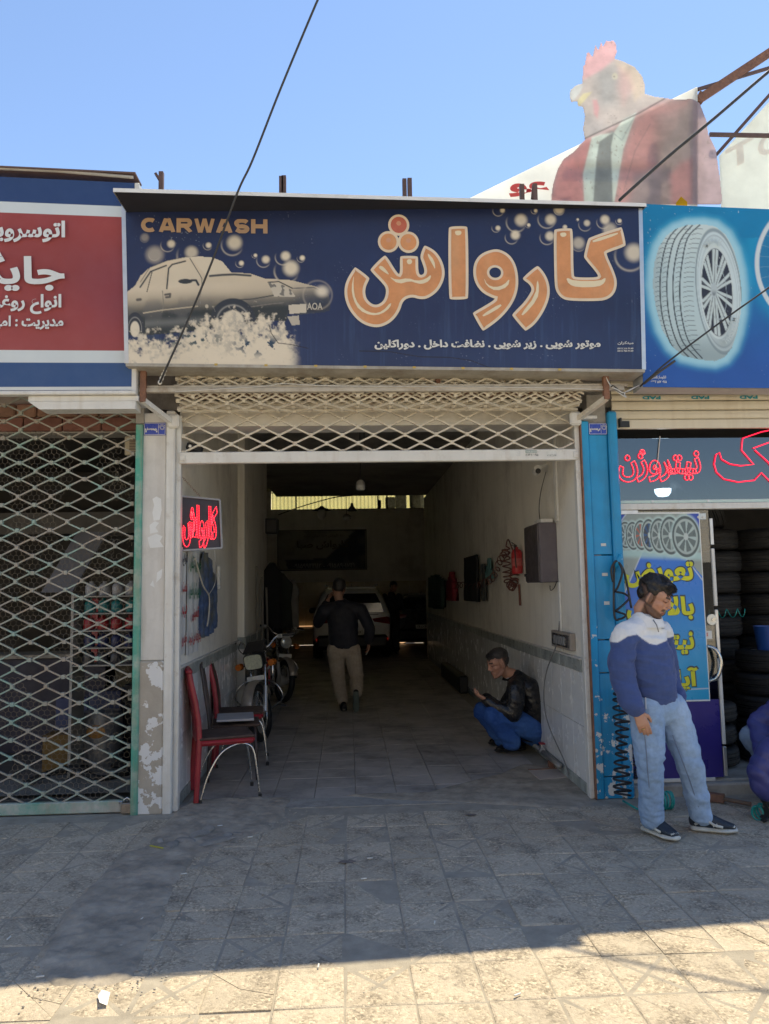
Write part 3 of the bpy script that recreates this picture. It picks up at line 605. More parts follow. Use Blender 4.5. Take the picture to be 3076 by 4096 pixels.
# ------------------------------------------------------------------ the navy car wash sign
def px_map(tl, tr, br, bl):                             # sheet (u, v) -> position in the artwork's own units
    tl, tr, br, bl = [np.array(p, float) for p in (tl, tr, br, bl)]
    def f(U, V):
        u = U[..., None]; v = V[..., None]; P = (tl * (1 - u) + tr * u) * (1 - v) + (bl * (1 - u) + br * u) * v; return P[..., 0], P[..., 1]
    return f
def over(C, a, col):
    a = np.clip(a, 0, 1)[..., None]; return C * (1 - a) + np.asarray(col, float) * a
def sst(a, b, x): t = np.clip((x - a) / (b - a), 0, 1); return t * t * (3 - 2 * t)
def bubbles(C, X, Y, lst, tint=(0.8, 0.70, 0.52)):
    for x, y, r, hx, hy, hr, k in lst:
        d = np.hypot(X - x, Y - y) / r; a = np.arctan2(Y - y, X - x)
        C = over(C, 0.55 * k * np.exp(-((d - .93) / .07) ** 2) * sst(-.3, .9, np.cos(a - 2.0)), tint)
        C = over(C, 0.95 * k * sst(1.25, .45, np.hypot(X - hx, Y - hy) / hr), tint)
    return C
CARW = px_map((170, 106), (3590, 172), (3600, 1292), (196, 1232))     # units of the car drawing
def paint_carwash(U, V):
    X, Y = CARW(U, V); C = np.zeros(X.shape + (3,)) + np.array((0.014, 0.024, 0.078))
    n1 = vnoise(X, Y, 1 / 300, 5); g = sst(250, 0, Y); C = C * (0.8 + .5 * n1[..., None]); C = over(C, .45 * g, (0.02, 0.022, 0.04))
    st = vnoise(X * 6, Y * .35, 1 / 120, 8); C = over(C, .30 * sst(.55, .85, st) * sst(500, 1150, Y), (0.06, 0.11, 0.22)); C = over(C, .16 * sst(850, 1250, Y), (0.035, 0.08, 0.2))
    # bubbles
    L = [(445, 455, 48, 468, 448, 28, .8), (705, 458, 32, 711, 457, 20, .9), (865, 455, 75, 880, 440, 52, .8), (595, 525, 95, 600, 505, 45, .7), (1012, 525, 20, 1017, 525, 13, 1), (1070, 560, 48, 1085, 553, 28, .9), (915, 578, 30, 925, 577, 18, 1),
         (1198, 538, 55, 1215, 530, 34, .9), (1316, 545, 28, 1325, 543, 19, 1), (1220, 630, 85, 1250, 612, 55, .9), (360, 520, 40, 362, 520, 62, .45), (295, 410, 30, 297, 405, 30, .3)]
    C = bubbles(C, X, Y, L)
    R_ = lambda x, y: ((1350 + .7827 * x - 400) / .602, (800 + .7827 * y - 700) / .602)
    B2 = [(812, 45, 30, 834, 43, 14, .8), (800, 135, 24, 810, 136, 14, .9), (905, 105, 55, 930, 95, 34, .8), (880, 185, 36, 900, 172, 26, .9), (966, 122, 14, 970, 120, 10, 1), (1000, 45, 18, 1007, 45, 10, .9), (1065, 90, 50, 1085, 92, 30, .8),
          (1130, 40, 30, 1130, 38, 28, .7), (1065, 185, 40, 1080, 178, 26, .9), (1160, 130, 14, 1160, 130, 12, .9), (1225, 92, 9, 1227, 91, 7, 1), (1265, 118, 36, 1275, 110, 18, .8), (1360, 105, 36, 1370, 92, 26, .9), (1445, 100, 20, 1447, 98, 12, 1), (1230, 220, 40, 1230, 215, 34, .6), (1395, 145, 30, 1395, 145, 40, .6), (1500, 280, 85, 1520, 265, 50, .8)]
    C = bubbles(C, X, Y, [(*R_(a, b), r * 1.3, *R_(c, d), e * 1.3, k) for a, b, r, c, d, e, k in B2])
    # the car: sepia upper body fading to navy below
    body = [(180, 770), (235, 725), (270, 660), (330, 605), (440, 560), (560, 535), (640, 530), (740, 540), (800, 565), (860, 640), (980, 645), (1080, 680), (1240, 690), (1285, 700), (1420, 735), (1500, 790), (1510, 880), (1470, 905), (1300, 920), (1230, 910), (1220, 960), (960, 960), (760, 1000), (560, 1030), (320, 1050), (200, 1050), (180, 900)]
    m = inpoly(body, X, Y).astype(float); n2 = vnoise(X, Y, 1 / 90, 11)
    cream = np.array((0.66, 0.56, 0.41)); navy = np.array((0.030, 0.036, 0.036))
    sh = sst(905, 760, Y + .06 * (X - 700) + 20 * (n2 - .5)); top = cream * (0.72 + .28 * sst(900, 560, Y))[..., None]
    body_c = navy * (1 - sh[..., None]) + top * sh[..., None]; C = C * (1 - m[..., None]) + body_c * m[..., None]
    C = over(C, m * .8 * sst(1180, 1380, X) * sst(700, 900, Y + 40), (0.03, 0.04, 0.07))
    C = over(C, m * .55 * np.exp(-((Y - 735 + .03 * (X - 600)) / 38) ** 2) * sst(1150, 700, X), (.72, .62, .47)); C = over(C, m * .5 * sst(.45, .7, n2) * sst(780, 860, Y) * sst(980, 900, Y), (.16, .15, .14)); C = over(C, m * .35 * np.exp(-((Y - 960 + .05 * (X - 600)) / 26) ** 2) * (X < 720) * (X > 300), (.34, .34, .32)); C = over(C, m * .4 * sst(560, 535, Y), (.8, .72, .58))
    # glass slightly paler, drawn with dark window lines
    for poly, col, a in (([(745, 545), (800, 570), (858, 640), (690, 655), (600, 545)], (0.70, 0.62, 0.48), .55), ([(450, 600), (560, 565), (585, 560), (660, 660), (640, 710), (440, 745)], (0.68, 0.60, 0.46), .5), ([(345, 628), (435, 595), (425, 700), (312, 765)], (.66, .57, .43), .45), ([(268, 735), (335, 640), (305, 760)], (.62, .53, .4), .4)): C = over(C, a * inpoly(poly, X, Y), col)
    for line, w_, col in (([(440, 745), (452, 610), (475, 585), (560, 563)], 5, (.03, .035, .04)), ([(268, 735), (335, 632), (436, 592)], 5, (.03, .035, .04)), ([(312, 765), (345, 632)], 3, (.05, .05, .05)), ([(590, 545), (655, 655), (668, 680)], 3, (.12, .11, .1)), ([(270, 700), (330, 605), (440, 560), (560, 536), (640, 530)], 3, (.25, .22, .17)), ([(720, 662), (800, 655), (880, 652), (985, 660)], 7, (.05, .055, .06)),
                          ([(668, 680), (668, 740), (640, 860)], 2.5, (.2, .18, .15)), ([(412, 760), (420, 850), (410, 900)], 2.5, (.22, .2, .16)), ([(290, 905), (420, 885), (640, 862)], 4, (.5, .42, .3)), ([(880, 822), (1000, 815), (1140, 790)], 4, (.06, .06, .06)), ([(980, 868), (1100, 850), (1200, 840)], 3, (.2, .18, .15)), ([(1100, 705), (1170, 700), (1260, 745)], 4, (.05, .05, .05)), ([(1265, 745), (1400, 740), (1500, 790)], 3, (.1, .1, .1)), ([(430, 785), (462, 780), (460, 800), (436, 802)], 7, (.10, .09, .08)), ([(250, 818), (270, 816)], 9, (.10, .09, .08))):
        C = over(C, m * sst(w_ * 1.5, w_ * .5, segdist(line, X, Y)), col)
    C = over(C, sst(1.1, .9, np.hypot((X - 560) / 46, (Y - 697) / 16)), (.03, .035, .04)); C = over(C, sst(9, 5, segdist([(600, 690), (630, 690), (645, 720)], X, Y)), (.03, .035, .04))
    C = over(C, sst(1.1, .9, np.hypot((X - 700) / 11, (Y - 862) / 12)), (.55, .47, .35))
    hl = [(1100, 708), (1180, 712), (1250, 755), (1280, 800), (1140, 800)]; C = over(C, inpoly(hl, X, Y) * 1.0, (.55, .49, .39)); C = over(C, .8 * sst(.62, .7, vnoise(X, Y, 1 / 26, 21, 2)) * inpoly(hl, X, Y), (.08, .08, .08))
    C = over(C, inpoly([(1232, 855), (1350, 848), (1352, 905), (1240, 915)], X, Y) * .95, (.62, .55, .43)); C = over(C, inpoly([(1352, 850), (1508, 840), (1505, 895), (1355, 908)], X, Y) * .95, (.035, .04, .06))
    C = over(C, inpoly([(1226, 932), (1300, 925), (1308, 985), (1255, 990)], X, Y) * .85, (.55, .49, .38))
    d = np.hypot(X - 1425, Y - 790) / 100; C = over(C, .3 * np.exp(-((d - .95) / .06) ** 2), (.6, .52, .4)); C = over(C, .85 * sst(1.1, .2, np.hypot((X - 1455) / 60, (Y - 765) / 50)), (.78, .69, .54))
    for cx_, cy_, rx, ry in ((870, 960, 150, 150), (235, 1010, 62, 110)):
        d = np.hypot((X - cx_) / rx, (Y - cy_) / ry); up_ = Y < cy_ + 20
        C = over(C, sst(1.02, .98, d) * up_, (.03, .035, .045)); C = over(C, .9 * np.exp(-((d - .70) / .035) ** 2) * up_, (.30, .29, .26)); C = over(C, sst(.52, .42, d), (.70, .62, .48))
    # splash
    n3 = vnoise(X, Y, 1 / 46, 31, 5); n4 = vnoise(X, Y, 1 / 16, 33, 4)
    crest = np.interp(X, [180, 330, 480, 560, 660, 720, 830, 960, 1100, 1180, 1240, 1310, 1340], [1060, 1075, 1060, 1030, 960, 985, 950, 960, 955, 1010, 1060, 1130, 1300])
    h = (Y - crest) / 120 + (n3 - .5) * 2.6 + (n4 - .5) * 1.6; C = over(C, sst(-.35, .35, h) * sst(1345, 1250, X + 60 * n3), (.62, .545, .42)); C = over(C, sst(.2, .9, h + (n4 - .5)) * sst(1330, 1200, X), (.73, .64, .49)); C = over(C, .45 * sst(.50, .66, vnoise(X, Y, 1 / 34, 43, 5)) * sst(-.1, .3, h) * sst(1.6, .2, h) * sst(1300, 1180, X), (.25, .25, .24))
    dk = sst(.58, .64, vnoise(X, Y, 1 / 38, 37, 5)) * np.exp(-((X - 1040) / 150) ** 2 - ((Y - 1120) / 55) ** 2) * 1.6; C = over(C, dk, (.03, .06, .10)); dk = sst(.56, .66, vnoise(X, Y, 1 / 24, 39, 4)) * np.exp(-((X - 600) / 220) ** 2 - ((Y - 1080) / 50) ** 2) * 1.2; C = over(C, dk, (.06, .09, .10))
    C = over(C, .55 * sst(.66, .72, vnoise(X, Y, 1 / 14, 41, 3)) * (Y > 940) * (Y < 1010) * (X < 1230) * (X > 560), (.70, .61, .46))
    # cracks and hanging shreds of the print
    for line, w_ in (([(1105, 985), (1120, 1040), (1165, 1105), (1250, 1115), (1360, 1140)], 4), ([(1700, 1255 - 95), (1900, 1250 - 85), (2100, 1200), (2300, 1205), (2440, 1225), (2615, 1292)], 4)): C = over(C, .9 * sst(w_, w_ * .3, segdist(line, X, Y)), (.015, .012, .012))
    C = over(C, .5 * sst(.90, .94, vnoise(X, Y, 1 / 9, 51, 1)) * sst(.5, .8, vnoise(X, Y, 1 / 200, 52)), (.4, .42, .45))
    return C
SG = thing('carwash_sign', 'navy car wash sign with orange Persian lettering and a sepia car in splashing water', 'sign')
M_print = mat('printed_vinyl', attr='Col', rough=0.42, var=0.03, scale=4, bump=0.015, bscale=6)
sc = [(-1.597,-0.4,4.522), (2.233,-0.4,4.473), (2.195,-0.4,3.182), (-1.552,-0.4,3.241)]
printed('face_print', sc, 820, 270, paint_carwash, M_print, SG)
tl, tr, br_, bl = [Vector(c) for c in sc]
def edgebar(a, b, w, d, nm, m, y=-.40): MB().bar((a.x, y + .06, a.z), (b.x, y + .06, b.z), d, w, up=(0, 0, 1)).build(nm, m, SG)
MB().add([(bl.x - .02, -.405, bl.z), (br_.x + .02, -.405, br_.z), (br_.x + .02, -.405, br_.z - .022), (bl.x - .02, -.405, bl.z - .022), (bl.x + .0, -.20, bl.z - .034), (br_.x, -.20, br_.z - .034)], [(0, 1, 2, 3), (3, 2, 5, 4)]).build('lower_tray', mat('dirty_zinc', (.40, .375, .32), .7, var=.2, scale=4, dirt=((.22, .18, .13), .7, 5, .54), streak=((.25, .2, .15), .5, 9)), SG)
for a, b, x0_, x1_ in ((tl, bl, -.03, 0.0), (tr, br_, 0.0, .03)): MB().add([(a.x + x0_, -.402, a.z), (a.x + x1_, -.402, a.z), (b.x + x1_, -.402, b.z), (b.x + x0_, -.402, b.z), (a.x + x0_, -.15, a.z), (a.x + x1_, -.15, a.z), (b.x + x1_, -.15, b.z), (b.x + x0_, -.15, b.z)], [(0, 1, 2, 3), (4, 5, 6, 7), (0, 3, 7, 4), (1, 2, 6, 5)]).build('side_frame', M_alu, SG)
MB().add([(tl.x, -.39, tl.z), (tr.x, -.39, tr.z), (br_.x, -.39, br_.z), (bl.x, -.39, bl.z), (tl.x, -.16, tl.z), (tr.x, -.16, tr.z), (br_.x, -.16, br_.z), (bl.x, -.16, bl.z)], [(4, 5, 6, 7), (0, 1, 5, 4), (3, 2, 6, 7)]).build('sign_box', M_dark, SG)
hood = MB(); h0 = Vector((-1.587,-0.72,4.387)); h1 = Vector((2.282,-0.43,4.458))
hood.add([(h0.x, -.72, h0.z), (h1.x, -.43, h1.z), (h1.x, -.43, h1.z - .028), (h0.x, -.72, h0.z - .028), (h0.x, -.17, h0.z + .05), (h1.x, -.17, h1.z + .05), (h1.x, -.17, h1.z - .0), (h0.x, -.17, h0.z - .0)], [(0, 1, 2, 3), (0, 4, 5, 1), (1, 5, 6, 2), (0, 3, 7, 4), (4, 7, 6, 5)])
hood.build('rain_hood', mat('white_hood_steel', (.74, .74, .72), .4, var=.05, scale=5, dirt=((.45, .42, .36), .5, 7, .6)), SG)
MB().add([(h0.x + .01, -.715, h0.z - .0285), (h1.x - .01, -.425, h1.z - .0285), (h1.x, -.17, h1.z - .001), (h0.x, -.17, h0.z - .001)], [(0, 1, 2, 3)]).build('hood_underside', mat('underside_shade', (.014, .016, .026), .9, var=.2), SG)  # white steel underside coloured near black in place of its shade
MB().add([(h0.x + .12, -.42, tl.z + .012), (tr.x + .05, -.42, h1.z - .029), (tr.x + .02, -.42, tr.z - .02), (tl.x - .02, -.42, tl.z - .03)], [(0, 1, 2, 3)]).build('hood_lip', M_dark, SG)
for i, px_ in enumerate((865, 1090, 1312, 1430, 1605, 1778, 1990, 2175)): p = (-1.03 + 0.4 * i, 0, 0); MB().box((-0.93 + 0.358 * i, -.4085, bl.z - .013 - .0065 * i), (.022, .006, .013)).build('clip', mat('yellow_clip', (.55, .38, .08), .5), SG)
FX = (1, 0, 0); FZ = (0, 0, 1); M_tan = mat('tan_print', (.42, .27, .16), .5, var=.05); M_wprint = mat('white_print', (.66, .65, .6), .5, var=.05, scale=20)
def fit(words, name, m, parent, p0, p1, Y, bold=.02, fa=True, lift=.004, flip=False, skew=0.0, res=3):   # p0 lower left, p1 upper right (x, z) on a plane facing the street
    a, b = p0, p1; return lettering(name, words, m, parent, (a[0], Y, a[1]), Vector((1, 0, skew)), FZ, b[0] - a[0], b[1] - a[1], bold, fa, lift, res, flip)
(q0, q1) = [(-1.479,4.222),(-0.553,4.331)]
def block_word(word, a, b, Y, m, parent, skew):
    arc = lambda cx, cy, rx, ry, t0, t1, n=14: [(cx + rx * math.cos(R(t0 + (t1 - t0) * i / n)), cy + ry * math.sin(R(t0 + (t1 - t0) * i / n))) for i in range(n + 1)]
    G = {'C': [arc(.5, .5, .37, .38, 48, 312)], 'A': [[(.13, 0), (.44, 1)], [(.56, 1), (.87, 0)], [(.25, .28), (.75, .28)]], 'R': [[(.14, 0), (.14, 1)], [(.14, .88), (.6, .88)] + arc(.6, .68, .2, .2, 90, -90) + [(.14, .48)], [(.52, .45), (.85, 0)]],
         'W': [[(.1, 1), (.28, 0)], [(.32, 0), (.5, 1)], [(.5, 1), (.68, 0)], [(.72, 0), (.9, 1)]], 'S': [arc(.5, .70, .33, .19, 20, 200, 10) + arc(.5, .30, .33, .19, 120, -110, 12) + [(.17, .26)]], 'H': [[(.14, 0), (.14, 1)], [(.86, 0), (.86, 1)], [(.14, .5), (.86, .5)]]}
    W_ = {'W': 1.25}; tot = sum(W_.get(c, 1.0) + .04 for c in word); x = 0.0; sx = (b[0] - a[0]) / tot; sz = b[1] - a[1]
    for c in word:
        w_ = W_.get(c, 1.0); mb = MB()
        for k, st in enumerate(G[c]):
            V, F = stroke2d([((x + p[0] * w_) * sx, p[1] * sz) for p in st], .29 * sz * (1.0 if c != 'W' else .85)); mb.add([(a[0] + p.x, Y - .0005 * k, a[1] + max(0, min(sz, p.y)) + skew * p.x) for p in V], F)
        mb.build('letter', m, parent); x += w_ + .04
block_word('CARWASH', q0, q1, -.4055, M_tan, SG, -.008)
(q0, q1) = [(0.215,3.334),(1.889,3.41)]
fit('موتور شویی . زیر شویی . نظافت داخل . دوراکلین', 'lettering', M_wprint, SG, q0, q1, -.404, .042)
(q0, q1) = [(2.018,3.367),(2.137,3.394)]
fit('مبتکران', 'lettering', M_wprint, SG, q0, q1, -.404, .02)
for k in range(2):
    (q0, q1) = [[(2.015,3.333),(2.134,3.346)], [(2.014,3.314),(2.133,3.327)]][k]
    fit(['0915 316 9149', '0915 704 9149'][k], 'lettering', M_wprint, SG, q0, q1, -.404, .02, False)
(q0, q1) = [(-0.274,3.635),(-0.16,3.688)]
fit('ﺡﻮﯿ', 'plate_lettering', M_tan, SG, q0, q1, -.404, .04) if False else fit('ለOላ', 'plate_lettering', M_tan, SG, q0, q1, -.404, .03, False) if False else fit('AOA', 'plate_lettering', mat('plate_print', (.5, .46, .38), .5, var=0), SG, q0, q1, -.404, .02, False)
# the big word, cream edged and filled with orange
WORD = [[(1.573,4.244),(1.586,4.263),(1.702,4.271),(1.721,4.257),(1.709,3.902),(1.723,3.886),(1.886,3.886),(1.901,3.903),(1.799,4.032),(1.794,4.054),(1.829,4.18),(1.848,4.2),(2.083,4.281),(2.098,4.275),(2.12,4.147),(2.11,4.128),(1.977,4.081),(1.964,4.07),(2.028,3.911),(2.039,3.835),(2.014,3.759),(1.96,3.717),(1.892,3.703),(1.664,3.705),(1.606,3.729),(1.571,3.781),(1.563,3.849)],
        [(1.431,3.974),(1.453,3.97),(1.502,3.902),(1.528,3.819),(1.522,3.728),(1.476,3.623),(1.407,3.526),(1.339,3.477),(1.325,3.479),(1.241,3.586),(1.237,3.601),(1.272,3.638),(1.333,3.698),(1.379,3.766),(1.392,3.796),(1.374,3.834),(1.328,3.867),(1.328,3.886)],
        [(1.104,4.102),(1.163,4.102),(1.235,4.06),(1.279,3.984),(1.295,3.879),(1.284,3.773),(1.236,3.668),(1.145,3.564),(1.026,3.478),(1.009,3.479),(0.946,3.601),(0.946,3.616),(1.017,3.656),(1.121,3.72),(1.092,3.728),(1.02,3.765),(0.971,3.833),(0.954,3.908),(0.964,3.998),(1.015,4.067)],
        [(0.778,4.255),(0.793,4.278),(0.911,4.282),(0.928,4.264),(0.917,3.735),(0.902,3.716),(0.786,3.713),(0.769,3.728)],
        [(0.075,3.958),(0.089,3.958),(0.185,3.883),(0.184,3.864),(0.159,3.816),(0.151,3.764),(0.165,3.712),(0.207,3.675),(0.25,3.675),(0.294,3.712),(0.31,3.787),(0.289,3.831),(0.197,3.928),(0.194,3.948),(0.293,4.049),(0.315,4.049),(0.392,3.914),(0.413,3.906),(0.413,4.034),(0.423,4.049),(0.54,4.048),(0.549,4.035),(0.547,3.937),(0.558,3.899),(0.587,3.907),(0.595,3.937),(0.578,3.997),(0.561,4.042),(0.592,4.125),(0.61,4.128),(0.679,4.088),(0.728,4.013),(0.748,3.922),(0.731,3.847),(0.686,3.772),(0.612,3.72),(0.554,3.715),(0.497,3.735),(0.431,3.709),(0.405,3.623),(0.349,3.549),(0.276,3.508),(0.205,3.502),(0.119,3.535),(0.049,3.608),(0.007,3.697),(-0.002,3.786),(0.016,3.861)]]
DOTS = [(0.41,4.286),(0.331,4.156),(0.479,4.153),(1.12,3.92)]
def poly_offset(P, d):                                  # inwards offset of a closed polygon by mitres
    n = len(P); A = sum(P[i][0] * P[(i + 1) % n][1] - P[(i + 1) % n][0] * P[i][1] for i in range(n)); s = 1 if A > 0 else -1; out = []
    for i in range(n):
        a, b, c = Vector(P[i - 1]), Vector(P[i]), Vector(P[(i + 1) % n]); e1 = (b - a).normalized(); e2 = (c - b).normalized(); n1 = Vector((-e1.y, e1.x)) * s; n2 = Vector((-e2.y, e2.x)) * s
        m_ = (n1 + n2); m_.normalize() if m_.length > 1e-6 else None; k_ = d / max(.35, m_.dot(n1)); out.append(tuple(b + m_ * k_))
    return out
M_lcream = mat('letter_cream', (.74, .61, .45), .5, var=.06, scale=9); M_lor = mat('letter_orange', (.62, .27, .105), .5, var=.16, scale=7, streak=((.6, .38, .2), .35, 8)); M_lhi = mat('letter_highlight', (.76, .65, .44), .5, var=.05)
def flat(poly, Y, name, m, parent): return MB().add([(x, Y, z) for x, z in poly], [tuple(t) for t in tess(poly)]).build(name, m, parent)
WD = thing('x', 'x', 'x') if False else None
for i, P in enumerate(WORD):
    P = smoothpoly(P, 2); o = flat(P, -.4045 - .0003 * i, 'letter', M_lcream, SG); flat(poly_offset(P, .021), -.4075, 'letter_fill', M_lor, o)
for i in range(3):
    cx_, cz_ = DOTS[i]; E = lambda r: [(cx_ + r * math.cos(t * .2618), cz_ + r * 1.05 * math.sin(t * .2618)) for t in range(24)]
    o = flat(E(.079), -.4048 - .0005 * i, 'letter_dot', M_lcream, SG); flat(E(.060), -.4078, 'dot_fill', mat('dot_red', (.5, .13, .08), .5, var=.15, scale=12) if i == 0 else M_lor, o); flat([(cx_ + .018 * math.cos(t * .5236), cz_ + .012 + .018 * math.sin(t * .5236)) for t in range(12)], -.4085, 'dot_shine', mat('dot_pale', (.6, .3, .18), .5, var=.05), o)
cx_, cz_ = DOTS[3]
flat([(cx_ + .062 * math.cos(t * .2618), cz_ + .058 * math.sin(t * .2618)) for t in range(24)], -.4083, 'letter_eye', M_lcream, SG); flat([(cx_ + .044 * math.cos(t * .2618), cz_ + .04 * math.sin(t * .2618)) for t in range(24)], -.409, 'letter_eye', mat('navy_print', (.014, .024, .078), .45, var=.1), SG)
HI = [[(1.649,3.887),(1.669,3.831),(1.734,3.807),(1.89,3.81),(1.943,3.842),(1.953,3.888),(1.907,3.857),(1.714,3.857)], [(1.031,3.885),(1.059,3.825),(1.117,3.806),(1.183,3.826),(1.229,3.878),(1.212,3.811),(1.123,3.776),(1.051,3.818)],
      [(1.008,3.594),(1.149,3.683),(1.163,3.661),(1.029,3.582)], [(1.3,3.601),(1.415,3.743),(1.435,3.879),(1.447,3.804),(1.429,3.713),(1.321,3.59)], [(0.074,3.913),(0.066,3.816),(0.079,3.712),(0.135,3.638),(0.213,3.605),(0.278,3.623),(0.344,3.697),(0.336,3.653),(0.271,3.601),(0.192,3.591),(0.106,3.631),(0.064,3.712),(0.051,3.801)],
      [(0.326,3.891),(0.384,3.861),(0.471,3.877),(0.535,3.854),(0.601,3.869),(0.645,3.907),(0.63,3.855),(0.571,3.829),(0.528,3.839),(0.485,3.854),(0.397,3.829)], [(0.62,4.073),(0.67,4.012),(0.675,3.937),(0.654,3.982),(0.622,4.042)], [(1.862,4.177),(2.059,4.239),(2.061,4.219),(1.868,4.151)],
      [(0.826,4.233),(0.836,4.243),(0.873,4.243),(0.878,4.225),(0.865,4.207),(0.835,4.207)], [(1.618,4.222),(1.629,4.232),(1.663,4.233),(1.67,4.214),(1.654,4.199),(1.628,4.199)], [(0.462,4.009),(0.474,4.021),(0.497,4.021),(0.505,4),(0.493,3.982),(0.47,3.982)], [(0.248,3.958),(0.277,3.973),(0.313,3.936),(0.334,3.899),(0.305,3.914)]]
for P in HI: flat(smoothpoly(P, 1), -.4092, 'letter_shine', M_lhi, SG)
# steel posts standing behind the sign
for k, (px0, px1) in enumerate((((-1.424,-0.12,4.739), (-1.4,-0.12,4.841)), ((-0.487,-0.12,4.696), (-0.455,-0.12,4.817)), ((0.476,-0.12,4.662), (0.528,-0.12,4.805)), ((1.407,-0.12,4.649), (1.521,-0.12,4.768)))):
    a, b = Vector(px0), Vector(px1); t = thing('sign_post', ['rusty steel stub above the CARWASH lettering end of the sign', 'pair of rusty steel stubs above the sign car bonnet', 'rusty steel stubs rising above the middle of the orange word', 'rusty bent steel frame above the orange word near the rooster panel'][k], 'post', group='steel stubs on the parapet')
    MB().lim(b.x - .022, b.x + .012, -.14, -.1, a.z - .3, b.z).build('stub', M_brown, t)
    if k: MB().lim(a.x - .01, a.x + .022, -.14, -.1, a.z - .3, b.z - .005).build('stub', M_brown, t)
    else: MB().bar((b.x - .05, -.12, b.z - .01), (b.x - .02, -.12, b.z - .06), .03, .02).build('stub', M_brown, t)
    if k == 3: MB().bar((a.x + .09, -.12, a.z), (b.x - .01, -.12, b.z - .01), .025, .025).build('brace', M_brown, t)

# ------------------------------------------------------------------ red and navy sign of the oil shop (stretched fabric)
OSG = thing('oil_shop_sign', 'red and navy fabric sign with white Persian lettering above the lattice gate', 'sign')
zt, zb = 4.63, 3.06
def red_paint(U, V):
    X, Y = U, V; C = np.zeros(X.shape + (3,)) + np.array((0.30, 0.055, 0.055)); C = C * (.85 + .35 * vnoise(X * 3, Y, 2.2, 61))[..., None]
    C = over(C, .5 * sst(.75, 1, X) * sst(.2, .5, Y) * sst(.9, .6, Y), (.20, .05, .085)); C = over(C, .35 * sst(.55, .95, Y), (.36, .10, .10))
    yy = Y * (1 + .0 * X)
    for a, b, col in ((0, .118, (.02, .055, .17)), (.118, .170, (.60, .66, .68)), (.815, .872, (.60, .66, .68)), (.872, .985, (.035, .085, .22)), (.985, 1.01, (.62, .64, .63))):
        C = over(C, ((yy >= a) & (yy < b)).astype(float), col)
    return C
printed('face_print', [(-4.2, -.36, zt + .10), (-1.535, -.345, zt), (-1.525, -.345, zb), (-4.2, -.36, zb + .0)], 240, 420, red_paint, mat('printed_fabric', attr='Col', rough=.7, var=.04, scale=2.5, bump=.06, bscale=3), OSG)
MB().add([(-4.2, -.36, zt + .10), (-1.535, -.345, zt), (-1.535, -.1, zt + .02), (-4.2, -.1, zt + .12)], [(0, 1, 2, 3)]).build('top_edge', mat('navy_fabric', (.02, .05, .16), .7, var=.1), OSG)
MB().lim(-1.545, -1.512, -.35, -.12, zb - .01, zt, bev=.004).build('side_frame', M_white, OSG); MB().lim(-4.2, -1.51, -.365, -.30, zb - .035, zb - .006, bev=.005).build('lower_edge', M_white, OSG)
MB().tube([(-4.2, -.37, zt + .155), (-2.1, -.37, zt + .075), (-1.55, -.37, zt + .03)], .012, 8).build('top_tube', mat('dull_tube', (.38, .36, .32), .6, var=.15), OSG); MB().bar((-4.2, -.3, zt + .165), (-1.53, -.3, zt + .055), .18, .012).build('hood_sheet', M_brown, OSG)
M_ow = mat('sign_white', (.66, .69, .69), .6, var=.03)
for wds, b in (('اتوسرویس', [(-2.732,4.156),(-2.034,4.322)]), ('جایگاه', [(-2.868,3.789),(-2.029,4.083)]), ('انواع روغن', [(-2.568,3.616),(-2.048,3.766)]), ('مدیریت : امیری', [(-2.617,3.501),(-2.03,3.605)])): fit(wds, 'lettering', M_ow, OSG, b[0], b[1], -.366, .034, lift=.004)
wa = thing('awning_arm', 'white boxed steel arm poking out under the red sign', 'beam')
MB().lim(-2.28, -1.50, -.33, -.10, 2.985, 3.022).build('upper_plate', M_white, wa); MB().add([(-2.28, -.33, 2.983), (-1.52, -.33, 2.983), (-1.52, -.33, 2.925), (-2.2, -.33, 2.925), (-2.28, -.18, 2.983), (-1.52, -.18, 2.983), (-1.52, -.18, 2.925), (-2.2, -.18, 2.925)], [(0, 1, 2, 3), (7, 6, 5, 4), (0, 4, 5, 1), (3, 2, 6, 7), (0, 3, 7, 4), (1, 5, 6, 2)]).build('lower_box', M_white, wa)

